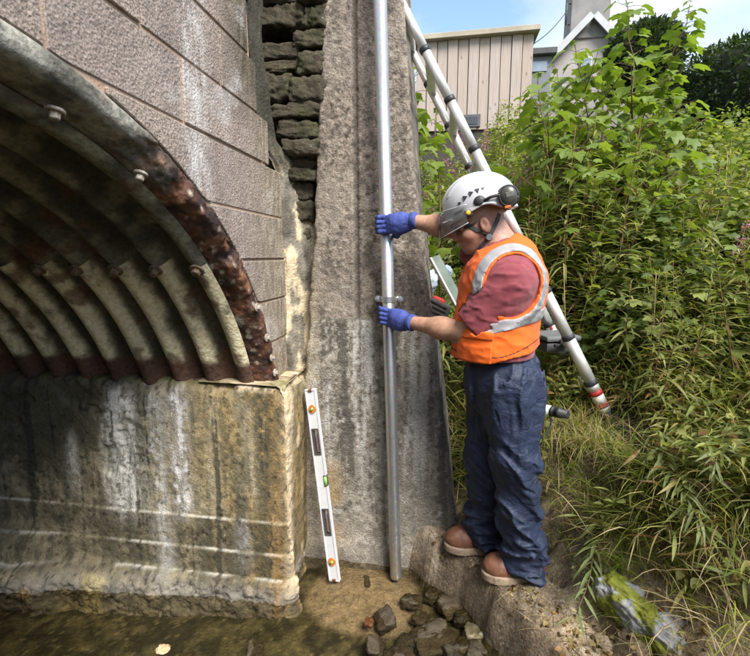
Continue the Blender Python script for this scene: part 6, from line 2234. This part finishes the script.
def blade(bend):
    t = np.linspace(0, 1, 5)
    w_ = np.array([0.007, 0.0085, 0.0075, 0.005, 0.0008])
    x = np.sin(t * bend) / max(bend, 0.01); z = (1 - np.cos(t * bend)) / max(bend, 0.01)
    v = []
    for i in range(5):
        v += [(x[i], -w_[i], -z[i]), (x[i], w_[i], -z[i])]
    f = [(2 * i, 2 * i + 2, 2 * i + 3, 2 * i + 1) for i in range(4)]
    return np.array(v), np.array(f)
BL = [blade(b) for b in (0.5, 1.0, 1.6, 2.1)]
def grass():
    r = np.random.default_rng(811)
    P1, s1 = ground_points(12000, 520, 790, 1.15, 3.0, r, lambda P, s: (s > 0.58 + 0.5 * (fbm(P, 5, 3, 812) - 0.5)) & (fbm(P, 4, 3, 813) > 0.42))
    P2, s2 = ground_points(4000, 405, 560, 2.45, 3.6, r, lambda P, s: s > 0.2)
    P = np.vstack([P1, P2]); n = len(P)
    az = r.normal(size=n) * 0.9 + math.pi * 1.15          # falls downhill, towards -x -y
    el = r.uniform(0.5, 1.35, n)
    d = np.stack([np.cos(az) * np.cos(el), np.sin(az) * np.cos(el), np.sin(el)], -1)
    ln = r.uniform(0.10, 0.36, n) * (0.6 + 0.8 * fbm(P, 3, 2, 815))
    dry = r.random(n) < (0.22 + 0.3 * sstep(0.5, 0.65, fbm(P, 2.2, 3, 817)))
    pal = tints(n, np.array([[0.17, 0.20, 0.04], [0.23, 0.255, 0.055], [0.31, 0.31, 0.085], [0.12, 0.16, 0.03]]), 0.25, r)
    pal[dry] = tints(int(dry.sum()), np.vstack([STRAW, YELLOW[1:3]]), 0.25, r)
    parts = []
    which = r.integers(0, 4, n)
    for w_ in range(4):
        m = which == w_
        up = np.tile([0, 0, 1.0], (m.sum(), 1)) + 0.2 * r.normal(size=(m.sum(), 3))
        parts.append(scatter(BL[w_], P[m], d[m], up, ln[m], pal[m]))
    o = link('grass', mesh_of(parts, 'grass'), M_leaf)
    tag(o, 'long drooping green and straw coloured grass on the slope', 'grass', None, 'stuff')
grass()

# ---- single plants and tufts in the foreground
def lying_stem(pxs, label, seed, lift=0.03, size=0.085, nleaf=26, rad=0.0032, mat=None, cat='plant'):
    r = np.random.default_rng(seed)
    pts = np.array([hit(*p) for p in pxs])
    pts[:, 2] += lift * np.linspace(0.6, 1.6, len(pts))
    k = np.linspace(0, 1, len(pts)); kk = np.linspace(0, 1, 24)
    path = np.stack([np.interp(kk, k, pts[:, i]) for i in range(3)], -1)
    for _ in range(3): path[1:-1] = (path[:-2] + path[1:-1] * 2 + path[2:]) / 4
    path[:, 2] = np.maximum(path[:, 2], terrain_h(path[:, 0], path[:, 1]) + 0.012)
    b = path[0].copy()
    t = thing('fallen_willowherb', label, cat, b, 'willowherb stems bent down over the rock')
    v, f = tube(path - b, np.interp(kk, [0, 1], [rad, rad * 0.4]), 6)
    local_child('stem', new_mesh('stem', v, f), M_stem, t)
    T = np.gradient(path, axis=0); T = unit(T)
    items = []
    for i in range(nleaf):
        q = 0.12 + 0.88 * (i + r.random() * 0.6) / nleaf
        p = np.array([np.interp(q, kk, path[:, a]) for a in range(3)])
        tn = np.array([np.interp(q, kk, T[:, a]) for a in range(3)])
        side = unit(np.cross(tn, V((0, 0, 1))))
        a = i * 2.4 + r.normal() * 0.4
        d = tn * 0.75 + (side * math.cos(a) + np.cross(side, tn) * abs(math.sin(a)) * 0.7) * 0.8
        items.append((p, d, V((0, 0, 1)) + 0.3 * r.normal(size=3), size * r.uniform(0.7, 1.25) * (1 - 0.35 * q)))
    leaf_objs(t, b, NARROW, mat or M_will, items)
lying_stem([(641, 428), (655, 470), (668, 510), (684, 550), (700, 592)], 'pale green willowherb stem bent down the slope beside the mossy rock', 901, 0.14, 0.12, 44)
lying_stem([(600, 532), (592, 565), (588, 600), (572, 645)], 'wilting willowherb stem hanging over the bare rock ledge', 902, 0.07, 0.13, 22)
lying_stem([(640, 520), (605, 530), (578, 540)], 'bent willowherb shoot with long pale leaves lying across the ledge', 903, 0.05, 0.12, 10)
lying_stem([(700, 395), (660, 402), (620, 420), (600, 440)], 'brown withered stem trailing beside the ladder foot', 904, 0.10, 0.08, 16, 0.003, mat_leaf('withered_leaf', False, (0.26, 0.13, 0.05), (0.33, 0.2, 0.08)))
lying_stem([(740, 420), (725, 460), (712, 500), (705, 540)], 'green willowherb stem arching down at the far end of the slope', 905, 0.16, 0.11, 34)
lying_stem([(690, 350), (678, 390), (668, 430)], 'leafy willowherb drooping over the grass above the mossy rock', 906, 0.18, 0.11, 30)

def tuft(px, py, label, n, ln, pal, seed, spread=0.05, lean=0.9):
    r = np.random.default_rng(seed)
    c = hit(px, py)
    xy = c[:2] + r.normal(size=(n, 2)) * spread
    z = terrain_h(xy[:, 0], xy[:, 1])
    P = np.column_stack([xy, z])
    az = r.uniform(0, 6.28, n); el = r.uniform(lean - 0.5, 1.5, n)
    d = np.stack([np.cos(az) * np.cos(el), np.sin(az) * np.cos(el), np.sin(el)], -1)
    parts = []
    which = r.integers(0, 4, n)
    for w_ in range(4):
        m = which == w_
        parts.append(scatter(BL[w_] if ln > 0.07 else (BL[w_][0] * V((1, 0.8, 1)), BL[w_][1]), P[m], d[m], np.tile([0, 0, 1.0], (m.sum(), 1)), ln * r.uniform(0.6, 1.2, m.sum()), tints(int(m.sum()), pal, 0.2, r)))
    tag(link('grass_tuft', mesh_of(parts, 'grass_tuft'), M_leaf), label, 'grass', 'grass tufts on the ledge', 'stuff')
FRESH = np.array([[0.14, 0.22, 0.02], [0.20, 0.28, 0.03], [0.27, 0.31, 0.045]])
tuft(610, 592, 'dense bright green sedge tuft on the bare rock', 420, 0.10, FRESH, 911, 0.035)
tuft(622, 545, 'fine yellow green grass tuft above the mossy grey rock', 520, 0.09, np.array([[0.22, 0.25, 0.03], [0.28, 0.28, 0.05], [0.17, 0.21, 0.03]]), 912, 0.05)
tuft(560, 452, 'grass tuft hanging over the small rock face behind the trousers', 380, 0.17, np.vstack([FRESH, STRAW]), 913, 0.06)
tuft(585, 470, 'dry grass tuft on the rock face right of the trousers', 300, 0.16, np.vstack([FRESH[1:], STRAW]), 914, 0.06)
tuft(590, 425, 'pale spiky grass clump around the ladder foot', 240, 0.20, np.vstack([FRESH[1:], STRAW, STRAW]), 915, 0.06)
tuft(583, 445, 'yellowing grass tuft between the trousers and ladder foot', 320, 0.17, np.vstack([FRESH[1:], STRAW]), 918, 0.06)
tuft(612, 478, 'green grass tuft on the bank below the ladder foot', 420, 0.17, np.vstack([FRESH, FRESH, STRAW]), 919, 0.07)
tuft(640, 500, 'thick grass tuft up the slope from the mossy rock', 420, 0.18, np.vstack([FRESH, FRESH, STRAW]), 920, 0.07)
tuft(585, 505, 'short grass tuft on the bare rock right of the boots', 260, 0.09, np.vstack([FRESH[1:], STRAW]), 921, 0.05)
tuft(655, 555, 'mixed grass tuft behind the mossy grey rock', 300, 0.14, np.vstack([FRESH, STRAW[:1]]), 916, 0.07)
tuft(720, 600, 'straw coloured grass at the lower end of the slope', 320, 0.22, np.vstack([FRESH[2:], STRAW]), 917, 0.09)

# ---- grey rock with moss at the foot of the slope
def mossy_rock():
    t0 = hit(652, 612)
    a = unit(V((0.62, -0.75, -0.15)))
    s = unit(np.cross(V((0, 0, 1)), a)); u = np.cross(a, s)
    me = lumpy_box('mossy_rock', (0, 0, 0), (0.21, 0.085, 0.075), 77, 0.42, 34, power=3.0)
    co = np.array([v.co[:] for v in me.vertices])
    co = co @ np.stack([a, s, u])
    co = co + t0 + V((0, 0, -0.03))
    me.vertices.foreach_set('co', co.astype(np.float32).ravel())
    me.update()
    n = fbm(co, 16, 4, 921); n2 = fbm(co, 50, 3, 922)
    c = np.array([0.30, 0.31, 0.32]) * (0.6 + 0.8 * fbm(co, (9, 9, 30), 4, 923)[:, None])
    m = sstep(0.47, 0.55, n)
    c = c + (np.array([0.16, 0.18, 0.02]) * (0.6 + 0.8 * n2[:, None]) - c) * m[:, None]
    set_col(me, c)
    tag(link('mossy_rock', me, vcol_mat('slate_moss', 0.75, 140, 0.5, 0.6, 90, 0.006)), 'smooth grey rock streaked with green moss at the foot of the slope', 'rock')
mossy_rock()
def leaf_litter():
    r = np.random.default_rng(941)
    P, s = ground_points(5200, 440, 760, 1.15, 2.35, r, lambda P, s: (s > 0.04) & (s < 0.75) & (fbm(P, 4, 2, 942) > 0.36))
    n = len(P)
    P = P + V((0, 0, 0.004))
    az = r.uniform(0, 6.28, n)
    d = np.stack([np.cos(az), np.sin(az), r.uniform(-0.1, 0.35, n)], -1)
    pal = tints(n, np.vstack([STRAW, YELLOW[1:], np.array([[0.10, 0.07, 0.04], [0.06, 0.045, 0.03]])]), 0.3, r)
    k = n // 2
    parts = [scatter(OVAL[1], P[:k], d[:k], np.tile([0, 0, 1.0], (k, 1)) + 0.5 * r.normal(size=(k, 3)), r.uniform(0.010, 0.030, k), pal[:k]),
             scatter((BL[0][0] * V((1, 1.2, 1)), BL[0][1]), P[k:], d[k:], np.tile([0, 0, 1.0], (n - k, 1)), r.uniform(0.03, 0.12, n - k), pal[k:])]
    tag(link('leaf_litter', mesh_of(parts, 'leaf_litter'), M_dry), 'dead leaf scraps and straw bits strewn over the rock ledge', 'litter', None, 'stuff')
leaf_litter()
def moss_cushions():
    r = np.random.default_rng(931)
    P, s = ground_points(9000, 585, 760, 1.1, 2.3, r, lambda P, s: (s > 0.10) & (fbm(P, 6, 3, 932) > 0.53))
    n = len(P)
    d = unit(r.normal(size=(n, 3)) + V((0, 0, 1.2)))
    pal = tints(n, np.array([[0.13, 0.155, 0.018], [0.18, 0.19, 0.025], [0.09, 0.12, 0.015]]), 0.25, r)
    parts = [scatter((BL[0][0] * V((1, 4, 1)), BL[0][1]), P, d, r.normal(size=(n, 3)), r.uniform(0.010, 0.022, n), pal)]
    tag(link('moss', mesh_of(parts, 'moss'), M_leaf), 'yellow green moss cushions on the foreground rock', 'moss', None, 'stuff')
moss_cushions()

# dry stalks criss-crossing the ledge and slope
def stalk(p, q, k):
    a, b = hit(*p), hit(*q)
    a[2] += 0.02; b[2] += 0.05
    m = (a + b) / 2 + V((0, 0, 0.05))
    tag(link('dry_stalk', tube_mesh('dry_stalk', [a, (a + m) / 2 + V((0, 0, 0.01)), m, (b + m) / 2 + V((0, 0, 0.01)), b], [0.0028, 0.0027, 0.0025, 0.002, 0.0014], 6), simple('straw_stalk', (0.42, 0.33, 0.19), (0.33, 0.24, 0.12), 30, 0.8, 0.1)), k, 'stalk', 'dry stalks on the bank', 'thing')
stalk((548, 519), (585, 516), 'short straw stalk lying right of the trouser hem')
stalk((552, 415), (595, 380), 'pale straw stalk crossing in front of the ladder foot')
stalk((560, 425), (602, 392), 'second pale straw stalk just below the ladder foot')
stalk((615, 420), (690, 520), 'long thin straw stalk slanting down the grassy slope')
stalk((455, 520), (462, 470), 'thin straw leaning on the wall beside the far boot')
stalk((690, 580), (745, 640), 'straw stalk at the lower corner of the slope')

# ================================================================== buildings beyond the bank
def build_timber():
    Y = 9.0
    t = thing('timber_building', 'flat roofed building clad in weathered vertical boards above the bank', 'building', at(478, 130, Y))
    def mat_board():
        n = NT('weathered_board')
        g = n.noise(3.0, 6, 0.6, stretch=(14, 14, 0.8))
        col = n.mix(n.ramp(g, [(0.3, 0), (0.7, 1)]), (0.32, 0.265, 0.235), (0.44, 0.38, 0.345))
        col = n.mix(n.math('MULTIPLY', n.rand(), 0.5), col, (0.36, 0.28, 0.225))
        kn = n.ramp(n.voro(3.2, stretch=(2.2, 1, 0.8)), [(0.05, 0.8), (0.11, 0)])
        col = n.mix(kn, col, (0.16, 0.095, 0.06))
        return n.done(n.bsdf(col, 0.85, 0, n.bump(g, 0.3, 0.01), 0.25))
    mb = mat_board()
    p0, p1 = at(417, 44, Y), at(534, 34, Y)
    zb = at(478, 130, Y)[2]
    n = 11
    for i in range(n):
        a, b = i / n, (i + 1) / n
        xa, xb = p0[0] + (p1[0] - p0[0]) * a, p0[0] + (p1[0] - p0[0]) * b
        za, zc = p0[2] + (p1[2] - p0[2]) * a, p0[2] + (p1[2] - p0[2]) * b
        pr = 0.018 * (i % 2) + random.uniform(0, 0.004)
        g = 0.006
        lowz = zb if i < 9 else zb + 0.15
        poly = [(xa + g, lowz), (xb - g, lowz), (xb - g, zc), (xa + g, za)]
        link('board', prism_mesh('board', poly, lambda p: (p[0], Y - 0.03 - pr, p[1]), (0, 0.028, 0), 0.004), mb, t)
    # body behind the boards
    xm, wd = (p0[0] + p1[0]) / 2, p1[0] - p0[0]
    poly = [(p0[0], zb - 2.2), (p1[0], zb - 2.2), (p1[0], p1[2]), (p0[0], p0[2])]
    link('wall', prism_mesh('wall', poly, lambda p: (p[0], Y + 0.001, p[1]), (0, 3.5, 0)), simple('dark_backing', (0.06, 0.05, 0.045), None, 5, 0.9, 0.1), t)
    q0, q1 = p0 + V((-0.08, 0, 0)), p1 + V((0.08, 0, 0.005))
    poly = [(q0[0], q0[2]), (q1[0], q1[2]), (q1[0], q1[2] + 0.09), (q0[0], q0[2] + 0.09)]
    link('roof_edge', prism_mesh('roof_edge', poly, lambda p: (p[0], Y - 0.16, p[1]), (0, 3.75, 0), 0.006), simple('grey_fascia', (0.40, 0.35, 0.27), (0.30, 0.26, 0.2), 4, 0.8, 0.2, 30), t)
    wn = at(463, 122, Y)
    w_ = link('window', box_mesh('window', (0.62, 0.05, 0.22), 0.008, 1, Matrix.Translation((wn[0], Y - 0.05, wn[2]))), simple('dark_window_frame', (0.10, 0.10, 0.11), None, 5, 0.5, 0), t)
    link('pane', box_mesh('pane', (0.52, 0.012, 0.13), 0, 1, Matrix.Translation((wn[0], Y - 0.077, wn[2]))), simple('window_glass', (0.05, 0.06, 0.075), None, 5, 0.08, 0, spec=0.7), w_)
build_timber()

def build_house(Y, apex, left, right, base_y, label, wallc, chimney=None, window=None, depth=7.0, slate=(0.16, 0.165, 0.175)):
    A, Lp, Rp = at(*apex, Y), at(*left, Y), at(*right, Y)
    zb = at(left[0], base_y, Y)[2]
    t = thing('house', label, 'house', (A[0], Y, zb))
    M_w = simple('render_' + str(Y), wallc, tuple(0.86 * c for c in wallc), 2.5, 0.92, 0.3, 40, 0.01)
    poly = [(Lp[0], zb), (Rp[0], zb), (Rp[0], Rp[2]), (A[0], A[2]), (Lp[0], Lp[2])]
    link('wall', prism_mesh('wall', poly, lambda p: (p[0], Y, p[1]), (0, depth, 0)), M_w, t)
    n = NT('slate_roof_' + str(Y))
    sl = n.noise(7, 4, stretch=(1, 1, 5))
    M_sl = n.done(n.bsdf(n.mix(n.ramp(sl, [(0.3, 0), (0.7, 1)]), slate, tuple(1.35 * c for c in slate)), 0.6, 0, n.bump(sl, 0.4, 0.02), 0.4))
    M_b = simple('white_bargeboard', (0.44, 0.45, 0.46), (0.36, 0.37, 0.38), 4, 0.5, 0.1)
    for E_ in (Lp, Rp):
        dv = E_ - A; ln = np.linalg.norm(dv); dv /= ln
        e = E_ + dv * 0.30
        nr = V((-dv[2], 0, dv[0])); nr = nr if nr[2] > 0 else -nr
        poly = [A + nr * 0.02, e + nr * 0.02, e + nr * 0.12, A + nr * 0.12 + V((0, 0, 0.02))]
        link('roof', prism_mesh('roof', [(p[0], p[2]) for p in poly], lambda p: (p[0], Y - 0.20, p[1]), (0, depth + 0.4, 0)), M_sl, t)
        poly = [A - nr * 0.03, e - nr * 0.03, e + nr * 0.125, A + nr * 0.125]
        yb_ = Y - (0.245 if E_ is Lp else 0.239)
        link('bargeboard', prism_mesh('bargeboard', [(p[0], p[2]) for p in poly], lambda p: (p[0], yb_, p[1]), (0, 0.034, 0)), M_b, t)
    if chimney:
        l, r, tp, bt = chimney
        c0, c1 = at(l, bt, Y), at(r, tp, Y)
        w_ = c1[0] - c0[0]
        ch = link('chimney', box_mesh('chimney', (w_, 0.7, c1[2] - c0[2]), 0.015, 1, Matrix.Translation(((c0[0] + c1[0]) / 2, Y + 0.30, (c0[2] + c1[2]) / 2))),
                  simple('chimney_render', (0.25, 0.24, 0.235), (0.19, 0.185, 0.18), 3, 0.92, 0.4, 30, 0.01), t)
        link('chimney_cap', box_mesh('chimney_cap', (w_ + 0.16, 0.86, 0.12), 0.02, 1, Matrix.Translation(((c0[0] + c1[0]) / 2, Y + 0.30, c1[2] + 0.06))), M_w, ch)
        bx_ = c0[0] - 0.10
        zt = at(l, 3, Y)[2]; zl = at(l, 24, Y)[2]
        v, f = join([tube([(bx_, Y, zl), (bx_, Y, zt)], 0.02, 8), tube([(bx_, Y, zt), (c0[0], Y + 0.05, zt)], 0.015, 6), tube([(bx_, Y, zl), (c0[0], Y + 0.05, zl)], 0.015, 6)])
        link('aerial_bracket', new_mesh('aerial_bracket', v, f), simple('dark_bracket', (0.08, 0.08, 0.085), None, 5, 0.5, 0), ch)
    if window:
        l, tp, r, bt = window
        w0, w1 = at(l, bt, Y), at(r, tp, Y)
        cx, cz, ww, wh = (w0[0] + w1[0]) / 2, (w0[2] + w1[2]) / 2, w1[0] - w0[0], w1[2] - w0[2]
        wo_ = link('window', box_mesh('window', (ww, 0.08, wh), 0.01, 1, Matrix.Translation((cx, Y - 0.02, cz))), M_b, t)
        link('pane', box_mesh('pane', (ww * 0.72, 0.02, wh * 0.78), 0, 1, Matrix.Translation((cx, Y - 0.065, cz))), simple('bright_glass', (0.25, 0.3, 0.36), None, 5, 0.05, 0, spec=0.8), wo_)
        link('sill', box_mesh('sill', (ww * 1.2, 0.16, 0.06), 0.01, 1, Matrix.Translation((cx, Y - 0.06, cz - wh / 2 - 0.03))), M_w, wo_)
build_house(13.0, (591, 20), (522, 92), (658, 92), 160, 'grey rendered house with white gable boards and a square chimney', (0.36, 0.33, 0.315), (569, 613, -30, 40), (580, 57, 592, 72))
build_house(19.0, (672, 74), (650, 98), (698, 98), 150, 'low slate roofed house behind the clipped evergreens', (0.40, 0.38, 0.36), None, None, 6.0, (0.26, 0.265, 0.275))
def build_outhouse():
    Y = 10.5
    a, b = at(528, 57, Y), at(552, 57, Y)
    zb = at(530, 120, Y)[2]
    t = thing('outhouse', 'small dark flat roofed outhouse between boarded building and house', 'building', ((a[0] + b[0]) / 2, Y, zb))
    link('wall', box_mesh('wall', (b[0] - a[0], 1.5, a[2] - zb), 0.01, 1, Matrix.Translation(((a[0] + b[0]) / 2, Y + 0.75, (a[2] + zb) / 2))), simple('outhouse_wall', (0.20, 0.21, 0.23), None, 4, 0.8), t)
    link('roof', box_mesh('roof', (b[0] - a[0] + 0.15, 1.7, 0.12), 0.01, 1, Matrix.Translation(((a[0] + b[0]) / 2, Y + 0.72, a[2] + 0.06))), simple('felt_roof', (0.09, 0.09, 0.095), None, 4, 0.8), t)
    link('window', box_mesh('window', (0.4, 0.03, 0.2), 0.005, 1, Matrix.Translation(((a[0] + b[0]) / 2 - 0.05, Y - 0.012, a[2] - 0.2))), simple('outhouse_glass', (0.28, 0.33, 0.4), None, 4, 0.1, 0), t)
build_outhouse()
ca, cb = at(569, 8, 12.9), at(527, 48, 9.2)
kk = np.linspace(0, 1, 12)
cpth = ca + (cb - ca) * kk[:, None] - V((0, 0, 1)) * (0.10 * np.sin(kk * math.pi))[:, None]
tag(link('overhead_cable', tube_mesh('overhead_cable', cpth, 0.009, 6), M_black), 'thin overhead cable running from the chimney to the boarded building', 'cable')

# ---- clipped evergreens
def evergreen(px, py, hw, hh, Y, label, seed, stems):
    r = np.random.default_rng(seed)
    c = at(px, py, Y)
    R = hw * np.linalg.norm(c - CAM_POS) / CAM_F * 0.98; H = hh * np.linalg.norm(c - CAM_POS) / CAM_F * 0.98
    g0 = th(c[0], c[1])
    t = thing('clipped_evergreen', label, 'evergreen', (c[0], Y, g0), 'clipped evergreens above the bank')
    n = 9000
    u = unit(r.normal(size=(n, 3)))
    lump = 0.90 + 0.20 * fbm(u * 2 + seed, 2.2, 3, seed)
    rad = r.uniform(0.86, 1.0, n)
    sq = (np.abs(u) ** 2.6).sum(1) ** (-1 / 2.6)
    pos = u * (lump * rad * sq)[:, None] * V((R, R, H))
    d = unit(u + 0.7 * r.normal(size=(n, 3)))
    pal = tints(n, np.array([[0.020, 0.038, 0.012], [0.032, 0.055, 0.016], [0.048, 0.075, 0.022]]), 0.3, r)
    p1 = scatter((NARROW[0][0] * V((1, 2.6, 1)), NARROW[0][1]), pos + (c - V((c[0], Y, g0))), d, r.normal(size=(n, 3)), r.uniform(0.06, 0.13, n), pal)
    fo = local_child('crown', mesh_of([p1], 'crown'), M_leaf, t)
    fo['kind'] = 'stuff'
    bm = bmesh.new()
    bmesh.ops.create_icosphere(bm, subdivisions=4, radius=1)
    v = np.array([q.co[:] for q in bm.verts])
    sq = (np.abs(v) ** 2.6).sum(1) ** (-1 / 2.6)
    v = v * (sq * (0.86 + 0.14 * fbm(v * 2 + seed, 2.2, 3, seed)))[:, None] * V((R, R, H)) * 0.93 + (c - V((c[0], Y, g0)))
    for q, co in zip(bm.verts, v): q.co = Vector(co)
    local_child('crown_core', bm_mesh('crown_core', bm, True), simple('core_dark_' + str(seed), (0.014, 0.02, 0.009), None, 8, 0.95, 0.4, 30), t)  # solid dark core added inside the leaves as the crown's shaded depth
    tubes = []
    for k in range(stems):
        e = V((r.normal() * R * 0.45, r.normal() * R * 0.3, c[2] - g0 - H * 0.6))
        b = V((r.normal() * R * 0.15, r.normal() * 0.1, -0.2))
        tubes.append(tube(np.array([b, (b + e) / 2 + r.normal(size=3) * 0.08, e]), [0.06, 0.05, 0.035], 7))
    v, f = join(tubes)
    local_child('trunk', new_mesh('trunk', v, f), simple('grey_bark_' + str(seed), (0.20, 0.165, 0.13), (0.13, 0.1, 0.08), 12, 0.9, 0.4, 40), t)
evergreen(642, 62, 27, 26, 11.5, 'smaller rounded clipped evergreen beside the house gable', 951, 3)
evergreen(745, 92, 46, 33, 10.0, 'large domed clipped evergreen with bare stems beneath its crown', 952, 7)
evergreen(703, 110, 16, 17, 10.6, 'low dark evergreen tucked against the big domed one', 953, 2)
